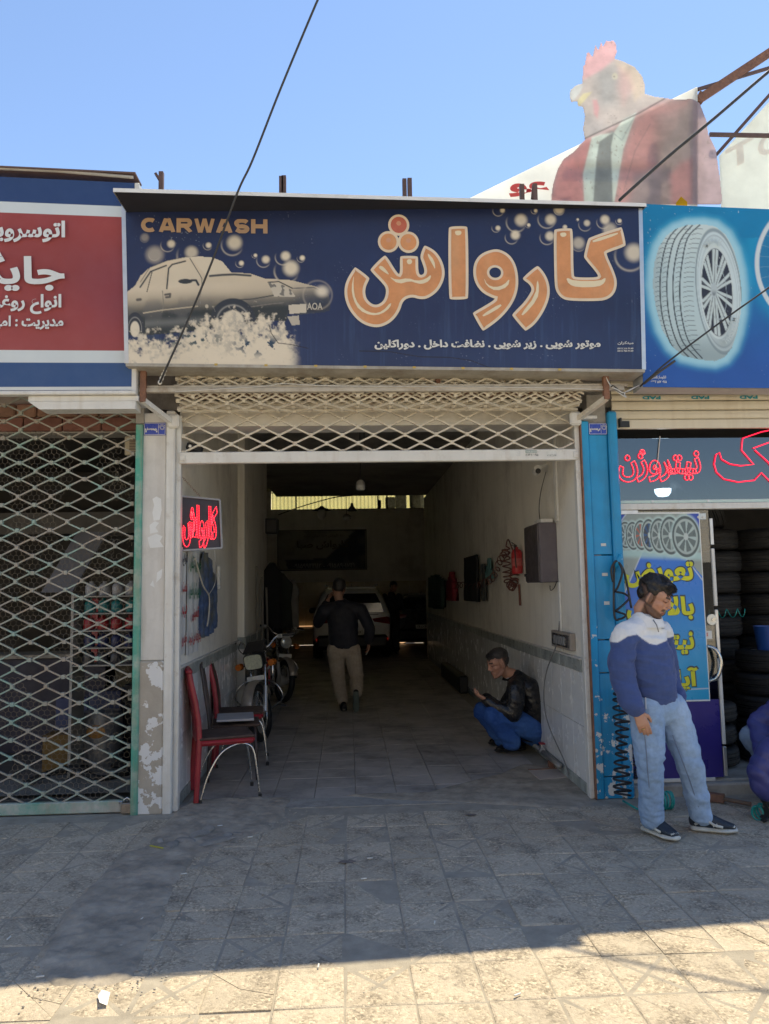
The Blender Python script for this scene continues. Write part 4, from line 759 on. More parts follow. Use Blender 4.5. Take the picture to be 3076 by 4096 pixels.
# ------------------------------------------------------------------ blue tyre sign
TSG = thing('tyre_sign', 'bright blue sign picturing one big tyre above the tyre shop', 'sign')
TW = px_map((-110, -120), (3100, 15), (3100, 2400), (-60, 2335))       # units of the tyre drawing
def tyre_paint(U, V):
    X, Y = TW(U, V); t = sst(200, 2200, Y)[..., None]; C = np.array((0.0, 0.20, 0.42)) * (1 - t) + np.array((.012, .085, .36)) * t; C = C * (.9 + .2 * vnoise(X, Y, 1 / 400, 71))[..., None]
    C = over(C, .5 * np.exp(-((np.hypot((X - 2350) / 1.0, (Y - 620) / 1.0) - 1010) / 120) ** 2) * (X > 1100) * (Y > 350), (0, .33, .58))
    d = np.hypot((X - 2350), (Y - 700)); C = over(C, sst(40, 20, abs(d - 930)), (.62, .68, .70)); C = over(C, .5 * (d < 900), (.02, .16, .33))
    for a in np.arange(2.4, 4.2, .17): C = over(C, .3 * sst(9, 3, segdist([(2350, 700), (2350 + 900 * math.cos(a), 700 + 900 * math.sin(a))], X, Y)), (.3, .45, .55))
    # silhouette: tread band ellipse (left) plus sidewall ellipse (right)
    eS = lambda k, cx_=905, cy_=1080, rx=300, ry=850, an=.10: np.hypot(((X - cx_) * math.cos(an) + (Y - cy_) * math.sin(-an)) / (rx * k), ((X - cx_) * math.sin(an) + (Y - cy_) * math.cos(an)) / (ry * k))
    out = [(330, 230), (480, 175), (700, 165), (860, 195), (1000, 310), (1110, 520), (1180, 800), (1210, 1080), (1200, 1380), (1150, 1640), (1080, 1850), (980, 1980), (850, 2030), (650, 2010), (430, 1960), (280, 1830), (150, 1600), (70, 1300), (30, 1000), (50, 700), (110, 480), (210, 320)]
    ins = inpoly(out, X, Y); dd = segdist(out, X, Y, True); dd = np.where(ins, 0, dd)
    C = over(C, sst(130, 30, dd) * .95, (.62, .72, .74)); C = over(C, .5 * sst(190, 60, dd), (.1, .55, .75))
    C = over(C, ins * 1.0, (.50, .62, .63)); C = over(C, ins * .6 * sst(1550, 1980, Y), (.20, .26, .27)); C = over(C, ins * .5 * sst(900, 200, Y), (.66, .73, .70)); C = over(C, ins * .35 * sst(260, 40, X), (.2, .27, .29))
    grooves = [[(380, 190), (230, 380), (150, 700), (125, 1050), (160, 1450), (260, 1780), (370, 1950)], [(480, 175), (320, 370), (240, 700), (215, 1050), (250, 1450), (360, 1800), (520, 1990)], [(550, 180), (400, 380), (320, 700), (295, 1050), (330, 1450), (430, 1780), (620, 2000)], [(650, 175), (490, 350), (415, 700), (385, 1050), (410, 1420), (500, 1760), (680, 1990)]]
    for g in grooves: g = [tuple(p) for p in cat_rom([(a, b) for a, b in g], 4)]; C = over(C, ins * sst(12, 5, segdist(g, X, Y)), (.045, .06, .07))
    for k in range(26):
        yy = 230 + 66 * k; fx_ = lambda x: 60 * ((x - 300) / 300) ** 2 * (1 if yy < 1000 else -.6)
        for xa, xb in ((430, 560), (320, 390), (150, 215), (60, 125)):
            sx = np.interp(yy, [200, 600, 1050, 1500, 1900], [140, 30, 0, 20, 110]); C = over(C, ins * .75 * sst(7, 3, segdist([(xa + sx, yy + 12), ((xa + xb) / 2 + sx, yy - 4), (xb + sx, yy + 2)], X, Y)), (.10, .13, .14))
    s1 = eS(1.0); C = over(C, ins * sst(1.0, .97, s1), (.58, .68, .69)); C = over(C, ins * .8 * sst(.045, .015, abs(s1 - .99)), (.2, .26, .28)); C = over(C, ins * .5 * sst(.02, .008, abs(s1 - .90)), (.3, .37, .4)); C = over(C, .6 * ins * sst(1.0, .9, s1) * sst(1500, 1950, Y), (.18, .23, .25))
    s2 = eS(1.0, 880, 1095, 222, 640, .06); C = over(C, sst(1.02, .99, s2), (.60, .68, .67)); s3 = eS(1.0, 880, 1098, 205, 600, .06); C = over(C, sst(1.02, .98, s3), (.022, .022, .032))
    cx_, cy_ = 840, 1075; sm = s3 < .985
    for k in range(10):
        a = k * math.pi / 5 + .25; ex, ey = cx_ + 240 * math.cos(a) + 35, cy_ + 620 * math.sin(a) + 20
        for off in (-.10, .10):
            e2 = (cx_ + 240 * math.cos(a + off) + 35, cy_ + 620 * math.sin(a + off) + 20); C = over(C, sm * sst(24, 14, segdist([(cx_, cy_), e2], X, Y)), (.55, .63, .62))
        C = over(C, sm * .7 * sst(10, 4, segdist([(cx_, cy_), (ex, ey)], X, Y)), (.1, .12, .13))
    d3 = np.hypot((X - cx_) / 42, (Y - cy_) / 100); C = over(C, sst(1.1, .95, d3), (.45, .52, .53)); C = over(C, .8 * sst(.9, .5, d3) * sst(1050, 1150, Y), (.06, .07, .08))
    C = over(C, .7 * sst(.03, .012, abs(s3 - .62)) * sm * (X > 840), (.4, .47, .48)); C = over(C, .5 * sst(.025, .01, abs(s1 - .80)) * (s2 > 1), (.4, .48, .5))
    C = over(C, .6 * sst(.92, .95, vnoise(X, Y, 1 / 16, 75, 1)) * sst(.55, .8, vnoise(X, Y, 1 / 300, 76)), (.7, .72, .7))
    return C
ty = [(2.29,-0.33,4.504), (4.289,-0.15,4.529), (4.169,-0.15,3.091), (2.224,-0.33,3.068)]
TW = px_map(((2568 - 2600) / .2938, (815 - 850) / .2938), ((3511 - 2600) / .2938, (855 - 850) / .2938), ((3511 - 2600) / .2938, (1556 - 850) / .2938), ((2572 - 2600) / .2938, (1548 - 850) / .2938))
printed('face_print', ty, 300, 230, tyre_paint, M_print, TSG)
a, b, c_, d_ = [Vector(v) for v in ty]
MB().add([tuple(v + Vector((0, .006, 0))) for v in (a, b, c_, d_)] + [tuple(v + Vector((0, .2, 0))) for v in (a, b, c_, d_)], [(4, 5, 6, 7), (0, 1, 5, 4), (3, 2, 6, 7), (0, 3, 7, 4)]).build('sign_box', mat('grey_box', (.45, .46, .46), .6, var=.1), TSG)
(q0, q1) = [(2.285,3.126),(2.403,3.155)]
fit('تابلوساز کاشانی', 'lettering', M_wprint, TSG, q0, q1, -.328, .03)
(q0, q1) = [(2.28,3.097),(2.405,3.122)]
fit('۰۹۱۵ ۵۱۷ ۶۳۳۴', 'lettering', M_wprint, TSG, q0, q1, -.328, .03)
def arc_text(s, c, rx, rz, a0, a1, h, Y, m, parent, bold=.02):        # letters set round an ellipse, for the tyre sidewall
    n = len(s)
    for i, ch in enumerate(s):
        t = a0 + (a1 - a0) * (i + .5) / n; p = Vector((c[0] + rx * math.cos(t), Y, c[1] + rz * math.sin(t))); u = Vector((-rx * math.sin(t) * (1 if a1 > a0 else -1), 0, rz * math.cos(t) * (1 if a1 > a0 else -1))).normalized(); v = Vector((-u.z, 0, u.x)); w_ = abs(a1 - a0) * (abs(rx * math.sin(t)) + abs(rz * math.cos(t))) / n * .8
        lettering('lettering', ch, m, parent, p - u * w_ / 2, u, v, w_, h, bold, False, .004)
tc = (3.02 - .0, 0)
(c0,) = [(2.859,3.828)]
arc_text('MARSHAL', c0, .115, .385, 2.05, 1.2, .05, -.285, mat('tyre_letter', (.55, .63, .63), .5, var=0), TSG); arc_text('MARSHAL', c0, .125, .385, -.55, -1.45, .045, -.285, MATS['tyre_letter'], TSG)

# ------------------------------------------------------------------ rooster cut-out and white panel on the roof behind
RB = thing('roof_billboard', 'white sloping roof panel printed with a rooster headed figure in a suit and tie', 'billboard')
def tmat(n, c, t=.7, **k): return mat(n, c, .6, var=k.pop('var', .08), scale=k.pop('scale', 3), trans=t, bump=.04, bscale=9, **k)
M_pan = tmat('white_banner', (.93, .93, .89)); M_edge = mat('panel_edge_dark', (.05, .045, .04), .8)
YB = 0.45
def slab(P, Y, th, nm, m, par): return MB().prism(P, Y, Y + th, lambda u, v, d: (u, d, v)).build(nm, m, par)
slab([(0.702,4.753),(3.162,6.009),(3.173,6.004),(3.083,4.471),(0.696,4.462)], YB, .012, 'panel', M_pan, RB)
slab([(3.15,5.999),(3.179,6.023),(3.09,4.517),(3.063,4.517)], YB + .02, .10, 'panel_side', M_edge, RB)
HEAD = [(700, 600), (690, 545), (700, 480), (690, 430), (665, 428), (660, 402), (630, 405), (620, 380), (625, 340), (655, 315), (685, 308), (690, 250), (690, 215), (700, 205), (710, 145), (722, 142), (740, 165), (755, 98), (765, 120), (770, 130), (785, 85), (795, 110), (812, 78), (825, 85), (845, 78), (862, 95), (868, 140), (855, 175), (900, 190), (960, 220), (1000, 270), (1015, 320), (1012, 360), (1060, 375), (1115, 383)]
FIG = HEAD + [(1180, 392), (1262, 388), (1300, 410), (1335, 500), (1345, 570), (1385, 650), (1405, 790), (1418, 910), (1410, 935), (522, 935), (535, 830), (560, 750), (590, 700), (640, 665)]
def rooster_paint(U, V):
    X = 500 + 940 * U; Y = 60 + 880 * V; n1 = vnoise(X, Y, 1 / 120, 101); n2 = vnoise(X, Y, 1 / 30, 102); n3 = vnoise(X + Y * .5, Y * 3, 1 / 40, 103)
    C = np.zeros(X.shape + (3,)) + np.array((.62, .52, .53)); soft = lambda P, w=14: sst(-w, w, np.where(inpoly(P, X, Y), 1, -1) * segdist(P, X, Y, True))
    C = over(C, soft([(520, 940), (555, 760), (580, 710), (640, 670), (705, 600), (740, 590), (735, 640), (690, 780), (700, 940)], 20), (.80, .46, .47)); C = over(C, .9 * soft([(842, 940), (890, 690), (960, 490), (1050, 430), (1240, 395), (1200, 480), (1100, 640), (1080, 740), (960, 800), (920, 940)], 34), (.80, .50, .50)); C = over(C, .8 * soft([(1150, 940), (1140, 780), (1200, 720), (1262, 700), (1262, 940)], 24), (.76, .44, .46))
    C = over(C, .7 * soft([(1080, 480), (1200, 420), (1262, 430), (1262, 640), (1120, 760), (1060, 700)], 50), (.58, .50, .50)); C = over(C, (X > 1265) * .8, (.62, .50, .55))
    C = over(C, soft([(735, 590), (780, 575), (850, 565), (985, 372), (1005, 380), (960, 480), (900, 650), (850, 940), (697, 940), (690, 780)], 6), (.82, .90, .87)); C = over(C, soft([(775, 612), (850, 562), (835, 640), (845, 940), (742, 940), (760, 700)], 6), (.40, .44, .45)); C = over(C, .6 * sst(5, 2, segdist([(838, 560), (892, 605), (958, 480)], X, Y)), (.5, .58, .6)); C = over(C, .5 * sst(5, 2, segdist([(900, 870), (960, 660), (1040, 520)], X, Y)), (.5, .35, .37))
    line = np.interp(X, [690, 985, 1120], [600, 462, 385]); hd = (Y < line) & inpoly(HEAD, X, Y); C = np.where(hd[..., None], np.array((.70, .65, .62)), C); H = hd.astype(float)
    C = over(C, H * .8 * soft([(760, 240), (850, 215), (880, 300), (850, 420), (780, 430), (765, 330)], 45), (.55, .56, .56)); C = over(C, H * .75 * soft([(690, 480), (760, 500), (830, 560), (700, 610)], 40), (.56, .54, .54)); C = over(C, H * .8 * soft([(860, 195), (950, 222), (1000, 275), (1012, 330), (1005, 365), (960, 400), (925, 300)], 18), (.84, .74, .62)); C = over(C, H * .7 * soft([(880, 230), (930, 255), (950, 330), (900, 420), (870, 330)], 28), (.80, .60, .58))
    C = over(C, H * soft([(690, 290), (690, 200), (705, 140), (725, 135), (742, 165), (757, 90), (790, 78), (845, 70), (870, 100), (870, 145), (853, 180), (790, 235), (720, 275)], 12), (.86, .60, .62)); C = over(C, H * soft([(668, 430), (660, 400), (690, 362), (738, 352), (705, 392)], 5), (.82, .77, .52)); C = over(C, H * .85 * soft([(740, 395), (762, 395), (775, 435), (765, 490), (748, 470)], 9), (.80, .48, .50)); C = over(C, H * .9 * soft([(618, 380), (625, 340), (657, 314), (692, 318), (676, 355), (640, 400)], 6), (.80, .83, .82))
    C = over(C, H * sst(20, 9, np.hypot(X - 856, (Y - 270) * .8)), (.76, .74, .62)); C = over(C, H * sst(7, 3, np.hypot(X - 852, Y - 272)), (.45, .42, .38))
    C = over(C, .75 * sst(6, 2, abs(Y - line)) * (X > 690) * (X < 1120), (.12, .10, .09)); C = C * (.90 + .22 * (n2 - .5) + .22 * (n1 - .5) + .14 * (n3 - .5))[..., None]; C = over(C, .5 * sst(.84, .86, vnoise(X, Y, 1 / 9, 105, 1)) * sst(.55, .7, n1), (.35, .3, .28)); return C * .72 + np.array((.93, .91, .90)) * .28
printed('figure_print', [(1.818,0.435,6.455), (3.461,0.435,6.486), (3.362,0.435,4.895), (1.758,0.435,4.883)], 260, 244, rooster_paint, mat('faded_vinyl', attr='Col', rough=.6, var=.06, scale=3, trans=.8, bump=.08, bscale=8), RB, keep=lambda U, V: inpoly(FIG, 500 + 940 * U, 60 + 880 * V)); sm = bpy.data.objects['figure_print'].modifiers.new('s', 'SOLIDIFY'); sm.thickness = .008
(q0, q1) = [(1.437,4.962),(1.794,5.106)]
fit('عو', 'lettering', tmat('red_letter', (.6, .1, .1)), RB, q0, q1, YB - .004, .05)
slab([(2.908,4.916),(2.956,4.973),(3.009,4.923),(3.005,4.859),(2.904,4.858)], YB - .02, .003, 'yellow_mark', tmat('yellow_mark_print', (.8, .6, .02)), RB)
RB2 = thing('roof_panel', 'plain white roof panel with faint letters at the far end of the roof', 'billboard')
slab([(3.577,5.639),(4.776,6.908),(4.605,4.706),(3.555,4.701)], .9, .02, 'panel', tmat('white_banner_far', (.84, .86, .82)), RB2)
(q0, q1) = [(3.627,5.465),(4.256,5.924)]
for k_, ch_ in enumerate('TO'): w__ = (q1[0] - q0[0]) / 2; fit(ch_, 'letter', tmat('faint_pink', (.86, .80, .77)), RB2, (q0[0] + w__ * k_, q0[1] + .12 * k_), (q0[0] + w__ * (k_ + .9), q0[1] + .12 * k_ + .22), .895, .03, False, skew=.55)
MB().bar((3.507,0.86,5.603), (4.754,0.86,6.968), .03, .03).build('panel_rim', M_brown, RB2)
RF = thing('roof_steelwork', 'rusty angle iron frame holding up the rooster panel', 'steel frame')
for (p, q, w_, m) in (((3.196,0.5,5.92), (4.318,0.7,6.745), .075, M_rust), ((3.197,0.5,6.02), (4.299,0.7,6.481), .03, M_brown), ((3.308,0.55,5.624), (4.146,0.55,5.618), .035, M_brown), ((3.201,0.5,5.896), (3.241,0.5,5.987), .06, M_rust)):
    MB().bar(p, q, w_ * .55, w_).build('beam', m, RF)
for x in (2.0, 2.75): MB().lim(x - .03, x + .03, .56, .62, 4.5, 5.2).build('strut', M_rust, RF)
MB().lim(2.78, 2.84, .56, .62, 4.5, 5.7).build('strut', M_rust, RF)
for z in (4.75, 5.25): MB().lim(1.1 if z < 5 else 1.95, 2.9, .48, .52, z, z + .04).build('rail', M_rust, RF)
MB().bar((2.85, .58, 5.4), (2.93, .9, 5.2), .04, .04).build('tie', M_rust, RF)

# ------------------------------------------------------------------ tyre shop front
M_slat = mat('cream_slat', (.66, .60, .47), .4, var=.05, scale=4, streak=((.42, .33, .22), .35, 10), dirt=((.4, .3, .2), .4, 3, .6))
RS = thing('roller_shutter', 'cream slatted roller shutter half lowered over the tyre shop', 'shutter')
zs = [2.838, 2.912, 2.99, 3.068, 3.122, 3.18, 3.26, 3.34]
for i in range(len(zs) - 1):
    P = [(0.0, zs[i] + .003), (-.010, zs[i] + .012), (-.013, (zs[i] + zs[i + 1]) / 2), (-.010, zs[i + 1] - .012), (0, zs[i + 1] - .003), (.012, zs[i + 1] - .003), (.012, zs[i] + .003)]
    if i == 0: P = [(-.02, zs[i]), (-.02, zs[i + 1] - .004), (.02, zs[i + 1] - .004), (.02, zs[i])]
    MB().prism(P, 2.13, 6.8, lambda u, v, d: (d, .10 + u, v)).build('slat', M_slat, RS)
M_teal = mat('teal_print', (.02, .28, .36), .5, var=.05); M_sgrey = mat('pale_grey_print', (.40, .44, .42), .6, var=.1)
for x0_ in (2.41, 2.81, 3.21, 3.61, 4.0):
    for zz, hh in ((3.124, .038), (3.076, .028)):
        lettering('lettering', 'PAD', M_teal, RS, (x0_ + (.0 if zz > 3.1 else -.03), .0865, zz), FX, FZ, .15, hh, .05, False, .002, flip=True)
        lettering('lettering', 'پروفیل ایران', M_sgrey, RS, (x0_ - .14, .0865, zz + .008), FX, FZ, .09, hh * .5, .0, True, .002, flip=True)
MB().box((2.215, .07, 2.872), (.09, .01, .05), bev=.003).box((2.175, .05, 2.88), (.012, .05, .07)).build('lock_plate', M_black, RS)
TR = thing('transom_window', 'glass transom carrying red neon Persian lettering', 'window')
gl = glass('shop_glass', (.42, .46, .48), .90, .015)
MB().lim(2.135, 6.5, .118, .124, 2.255, 2.765).build('pane', gl, TR); MB().lim(2.13, 6.5, .085, .15, 2.236, 2.262, bev=.003).build('rail', mat('seafoam_rail', (.50, .64, .60), .35, var=.05), TR); MB().lim(2.13, 6.5, .075, .155, 2.186, 2.234, bev=.003).build('rail', M_white, TR)
for x in (2.42, 2.87): MB().tube([(x, .085, 2.25), (x, .078, 2.25)], .009, 10).build('rail_screw', M_alu, TR)
M_neon = mat('red_neon', (.8, .02, .05), .4, var=0, emit=((1.0, .008, .04), .85)); M_neonb = mat('neon_bead', (1, .5, .3), .4, var=0, emit=((1.0, .12, .08), 1.1))
def neon(words, parent, o, u, v, w, h, r=.005, lift=.01, bold=.05, beads=True, name='neon_tube'):
    co, F, isl = text2d(words, bold, True, 3); a = co.min(0); b = co.max(0); q = (co - a) / (b - a); o = Vector(o); u = Vector(u); v = Vector(v); n = u.cross(v).normalized()
    from collections import Counter
    E = Counter(tuple(sorted((f[i], f[(i + 1) % len(f)]))) for f in F for i in range(len(f))); B = [e for e, c in E.items() if c == 1]; nb = {}
    for a_, b_ in B: nb.setdefault(a_, []).append(b_); nb.setdefault(b_, []).append(a_)
    seen = set(); mb = MB(); bd = MB(); P = lambda i: o + u * (w * q[i][0]) + v * (h * q[i][1]) + n * lift
    for s_ in nb:
        if s_ in seen: continue
        loop = [s_]; seen.add(s_); c = s_
        while True:
            nx = [k for k in nb[c] if k not in seen]
            if not nx: break
            c = nx[0]; seen.add(c); loop.append(c)
        if len(loop) < 4: continue
        pts = [P(i) for i in loop]; mb.tube(pts, r, 5, closed=True)
        if beads:
            acc = 0
            for p, q_ in zip(pts, pts[1:] + pts[:1]):
                L_ = (q_ - p).length
                while acc < L_: c_ = p + (q_ - p) * (acc / L_) + n * r * .8; bd.box(c_, (r * .9,) * 3); acc += .02
                acc -= L_
    t = mb.build(name, M_neon, parent, smooth=True)
    if beads: bd.build('light_beads', M_neonb, t, kind='stuff')
    return t
NS = thing('neon_sign', 'red neon outline lettering glowing in the tyre shop transom', 'neon sign')
(q0, q1) = [(2.167,2.411),(2.836,2.673)]
neon('نیتروژن', NS, (q0[0], .112, q0[1]), FX, FZ, q1[0] - q0[0], q1[1] - q0[1], .0035, .004, .03)
KP = [(3.355,2.809),(3.197,2.758),(3.181,2.662),(3.275,2.543),(3.163,2.534),(3.078,2.549),(3.013,2.588),(2.998,2.645),(2.968,2.626),(2.949,2.55),(2.964,2.484),(3.022,2.427),(3.136,2.402),(3.271,2.415),(3.333,2.476),(3.405,2.399),(3.569,2.412),(3.721,2.505),(3.735,2.696)]
MB().tube([(x, .108, z) for x, z in KP], .0045, 6).build('neon_tube', M_neon, NS, smooth=True)
for P in ([(3.279,2.676),(3.427,2.727)], [(3.292,2.661),(3.396,2.56),(3.449,2.489)], [(3.355,2.809),(3.453,2.827)]): MB().tube([(x, .108, z) for x, z in P], .0045, 6).build('neon_tube', M_neon, NS)
(q0,) = [(2.509,2.78)]
MB().tube([(q0[0] + .01, .11, q0[1]), (q0[0], .108, q0[1] - .06), (q0[0] - .02, .108, q0[1] - .2), (q0[0] - .05, .108, q0[1] - .27)], .004, 6).build('neon_cable', M_white, NS)
LB = thing('bowl_lamp', 'lit white bowl lamp hanging inside behind the transom glass', 'lamp', (3.103,1.5,2.518))
MB().lathe([(.001, -.07), (.05, -.062), (.075, -.03), (.08, .0), (.08, .01)], 20).build('lamp_shade', mat('lamp_glow', (.9, .92, .95), .4, var=0, emit=((.85, .93, 1), 3.5)), LB, smooth=True); MB().cyl((0, 0, .01), (0, 0, .68), .006, n=6).build('cord', M_black, LB)
# glass door with poster
DR = thing('glass_door', 'glass door with navy lower panel, poster and curved chrome handle', 'door')
MB().lim(2.14, 2.872, .10, .108, .70, 2.178).build('pane', gl, DR); MB().lim(2.14, 2.868, .094, .112, .115, .70).build('lower_panel', mat('navy_film', (.030, .022, .20), .35, var=.08, scale=3, bump=.02), DR); MB().lim(2.14, 2.80, .085, .115, .088, .114, bev=.003).build('bottom_rail', M_white, DR)
for z0, z1, m in ((1.90, 2.12, M_alu), (1.42, 1.88, M_white), (1.05, 1.40, M_alu), (.36, 1.02, M_white), (.12, .35, M_alu)): MB().lim(2.874, 2.900, .085, .118, z0, z1 - .008, bev=.004).build('edge_strip', m, DR)
hp = MB().lim(2.76, 2.85, .09, .12, 2.10, 2.155, bev=.004).build('hinge_plate', mat('satin_steel', (.55, .57, .56), .35, metal=.7, var=.1), DR)
for x in (2.785, 2.825): MB().cyl((x, .09, 2.122), (x, .084, 2.122), .011, n=12).build('screw_cap', M_white, hp)
MB().lim(2.16, 2.30, .085, .12, 2.150, 2.185, bev=.003).build('hinge_plate', M_alu, DR)
lk = MB().cyl((2.845, .096, 1.315), (2.845, .084, 1.315), .042, n=24).build('lock_plate', MATS['satin_steel'], DR, smooth=40); MB().cyl((2.855, .084, 1.315), (2.855, .076, 1.315), .014, n=14).build('key_barrel', M_chrome, lk, smooth=40)
MB().tube(cat_rom([(2.80, .095, .84), (2.84, .05, .87), (2.868, .035, .95), (2.868, .035, 1.02), (2.84, .05, 1.09), (2.80, .095, 1.11)], 5), .014, 10).build('handle', M_chrome, DR, smooth=True)
st = MB().lim(2.755, 2.842, .0945, .0965, 1.165, 1.228).build('sticker', M_white, DR)
lettering('lettering', 'کشید', mat('red_print', (.5, .03, .04), .5, var=0), st, (2.74, .0925, 1.18), FX, FZ, .07, .035, .04)
def poster_paint(U, V):
    X = 370 + U * 690; Y = 1175 + V * 1620; C = np.zeros(X.shape + (3,)) + np.array((.30, .35, .32)); C = C * (.85 + .3 * vnoise(X, Y, 1 / 300, 81))[..., None]
    blue = inpoly([(390, 1900), (560, 1520), (840, 1560), (930, 1580), (1075, 1760), (1075, 2800), (370, 2800), (370, 1900)], X, Y); t = sst(1600, 2700, Y)[..., None]; C = np.where(blue[..., None], np.array((.03, .19, .66)) * (1 - t) + np.array((.01, .34, .62)) * t, C)
    C = over(C, .6 * blue * sst(700, 380, X) * sst(2300, 1800, Y), (.06, .10, .48))
    for P in ([(370, 1175), (450, 1175), (370, 1330)], [(940, 1175), (1075, 1175), (1075, 1370)]): C = over(C, inpoly(P, X, Y), (.03, .07, .42))
    for ln in ([(385, 1900), (565, 1515)], [(920, 1570), (1075, 1800)], [(370, 1290), (450, 1180)], [(370, 2700), (1060, 2690)]): C = over(C, .8 * sst(7, 3, segdist(ln, X, Y)), (.6, .66, .7))
    C = over(C, .85 * sst(60, 10, np.abs(Y - 1540 - (X - 700) * .05)) * (Y > 1500 + (X - 400) * .04), (.42, .62, .60))
    for cx, cy, rx, ry, col in ((430, 1370, 62, 115, (.5, .58, .55)), (492, 1378, 60, 122, (.4, .46, .44)), (560, 1372, 62, 130, (.45, .12, .08)), (628, 1374, 64, 142, (.03, .10, .26)), (712, 1378, 76, 152, (.38, .44, .43)), (805, 1378, 86, 166, (.34, .42, .40)), (935, 1388, 116, 180, (.42, .52, .50))):
        d = np.hypot((X - cx) / rx, (Y - cy) / ry); C = over(C, .8 * sst(1.22, 1.0, d), (.5, .66, .64)); C = over(C, sst(1.02, .98, d), (.09, .12, .12)); C = over(C, sst(.88, .84, d), (.40, .48, .46)); C = over(C, sst(.76, .72, d), (.13, .17, .17) if col[0] > .2 else (.05, .07, .1))
        a = np.arctan2((Y - cy) / ry, (X - cx) / rx); C = over(C, (d < .74) * sst(.35, .7, np.cos(a * 8 + cx)), col); C = over(C, sst(.2, .15, d), (.5, .57, .55))
    C = over(C, ((U < .012) | (U > .988) | (V < .008) | (V > .993)) * 1.0, (.72, .74, .72)); return C
PO = printed('poster', [(2.132, .088, 2.166), (2.795, .088, 2.162), (2.795, .088, .690), (2.132, .088, .690)], 150, 330, poster_paint, mat('poster_print', attr='Col', rough=.35, var=.03), DR)
M_yel = mat('yellow_print', (.62, .62, .02), .5, var=.04); M_ol = mat('dark_outline', (.04, .06, .09), .5, var=0)
for wds, b in (('تعویض', [(2.165,1.572),(2.716,1.771)]), ('بالانس', [(2.168,1.312),(2.704,1.501)]), ('نیتروژن', [(2.178,1.043),(2.689,1.237)]), ('آپاراتی', [(2.203,0.759),(2.708,0.951)])):
    fit(wds, 'lettering_outline', M_ol, PO, (b[0][0] - .012, b[0][1] - .012), (b[1][0] + .012, b[1][1] + .012), .0875, .062, lift=.002); fit(wds, 'lettering', M_yel, PO, b[0], b[1], .0845, .04, lift=.003)
# tyres
TPROF = [(.185, -.06), (.20, -.085), (.245, -.098), (.285, -.088), (.302, -.075), (.308, -.055), (.303, -.052), (.303, -.046), (.310, -.043), (.311, -.016), (.304, -.013), (.304, -.007), (.312, -.004), (.312, .004), (.304, .007), (.304, .013), (.311, .016), (.310, .043), (.303, .046), (.303, .052), (.308, .055), (.302, .075), (.285, .088), (.245, .098), (.20, .085), (.185, .06)]
tyre_me = MB().lathe(TPROF, 36, closed=True).mesh('tyre'); tyre_me.materials.append(M_rub); tyre_me.shade_smooth(); tyre_me.set_sharp_from_angle(angle=R(38))
def tyre(x, y, z, label, sc=1.0, rot=(0, 0, 0)):
    o = obj('tyre', tyre_me, None, None, loc=(x + random.uniform(-.02, .02), y, z), rot=(rot[0] + R(random.uniform(-1.2, 1.2)), rot[1] + R(random.uniform(-1.2, 1.2)), random.uniform(0, 6)), label=label, cat='tyre', group='tyres in the tyre shop'); o.scale = (sc,) * 3; return o
ords = ['bottom', 'second', 'third', 'fourth', 'fifth', 'sixth', 'seventh', 'eighth', 'ninth', 'tenth']
for i in range(10): tyre(3.38 + random.uniform(-.02, .02), 1.35 + random.uniform(-.02, .02), .20 + .2 * i, 'black tyre, %s from the floor in the tall stack behind the glass door' % ords[i], 1.02)
tyre(3.36, 1.36, 2.37, 'black tyre leaning upright on top of the tall stack', 1.08, (R(62), 0, 0))
for i in range(5): tyre(3.60 + random.uniform(-.015, .015), .66, .195 + .185 * i, 'black tyre, %s from the floor under the blue bucket' % ords[i], .96)
for i in range(3): tyre(2.98 + random.uniform(-.012, .012), .58, .19 + .175 * i, 'black tyre, %s from the floor in the short stack inside the doorway' % ords[i], .78)
for i in range(10): tyre(3.98 + random.uniform(-.02, .02), 1.3, .2 + .2 * i, 'black tyre, %s from the floor in the stack at the picture edge' % ords[i])
bk = thing('bucket', 'blue plastic bucket standing on a stack of tyres', 'bucket', (3.60, .62, 1.025))
MB().lathe([(.001, 0), (.10, 0), (.125, .2), (.13, .2), (.105, -.004), (.001, -.004)], 24).build('tub', mat('blue_plastic', (.02, .08, .32), .4, var=.1), bk, smooth=40); MB().lathe([(.001, 0), (.165, .0), (.165, .008), (.001, .008)], 24).build('tray', M_alu, bk).location = (0, 0, -.012)
# coiled air hoses and tools on the pavement
def coil(pts, r, turns, per=14, sway=0.0):
    P = cat_rom(pts, 12); n = len(P); out = []; N_ = int(turns * per)
    for i in range(N_ + 1):
        t = i / N_ * (n - 1); k = min(n - 2, int(t)); p = P[k].lerp(P[k + 1], t - k); tg = (P[k + 1] - P[k]).normalized(); a = Vector((0, 1, .01)) if abs(tg.y) < .9 else Vector((1, 0, 0)); u = (a - tg * a.dot(tg)).normalized(); v = tg.cross(u); an = 2 * math.pi * i / per; rr = r(i / N_) if callable(r) else r
        rr *= 1 + .16 * mnoise.noise((i * .11, pts[0][0] * 9, 0)); out.append(p + (u * math.sin(an) * .75 + v * math.cos(an)) * rr + tg * (.010 * mnoise.noise((i * .07, 3, pts[0][0]))))
    return out
M_hose = mat('black_hose', (.018, .018, .022), .4, var=.15); M_those = mat('teal_hose', (.02, .30, .28), .35, var=.1); M_rhose = mat('brown_red_hose', (.13, .045, .035), .45, var=.15)
MB().tube(coil([(2.03, -.10, .80), (2.02, -.11, .55), (2.00, -.12, .30), (1.985, -.16, .07)], lambda t: .050 + .012 * math.sin(t * 9), 14, 14), .0085, 7).build('air_hose', M_hose, smooth=True, label='black coiled air hose hanging down the front of the blue column', cat='hose')
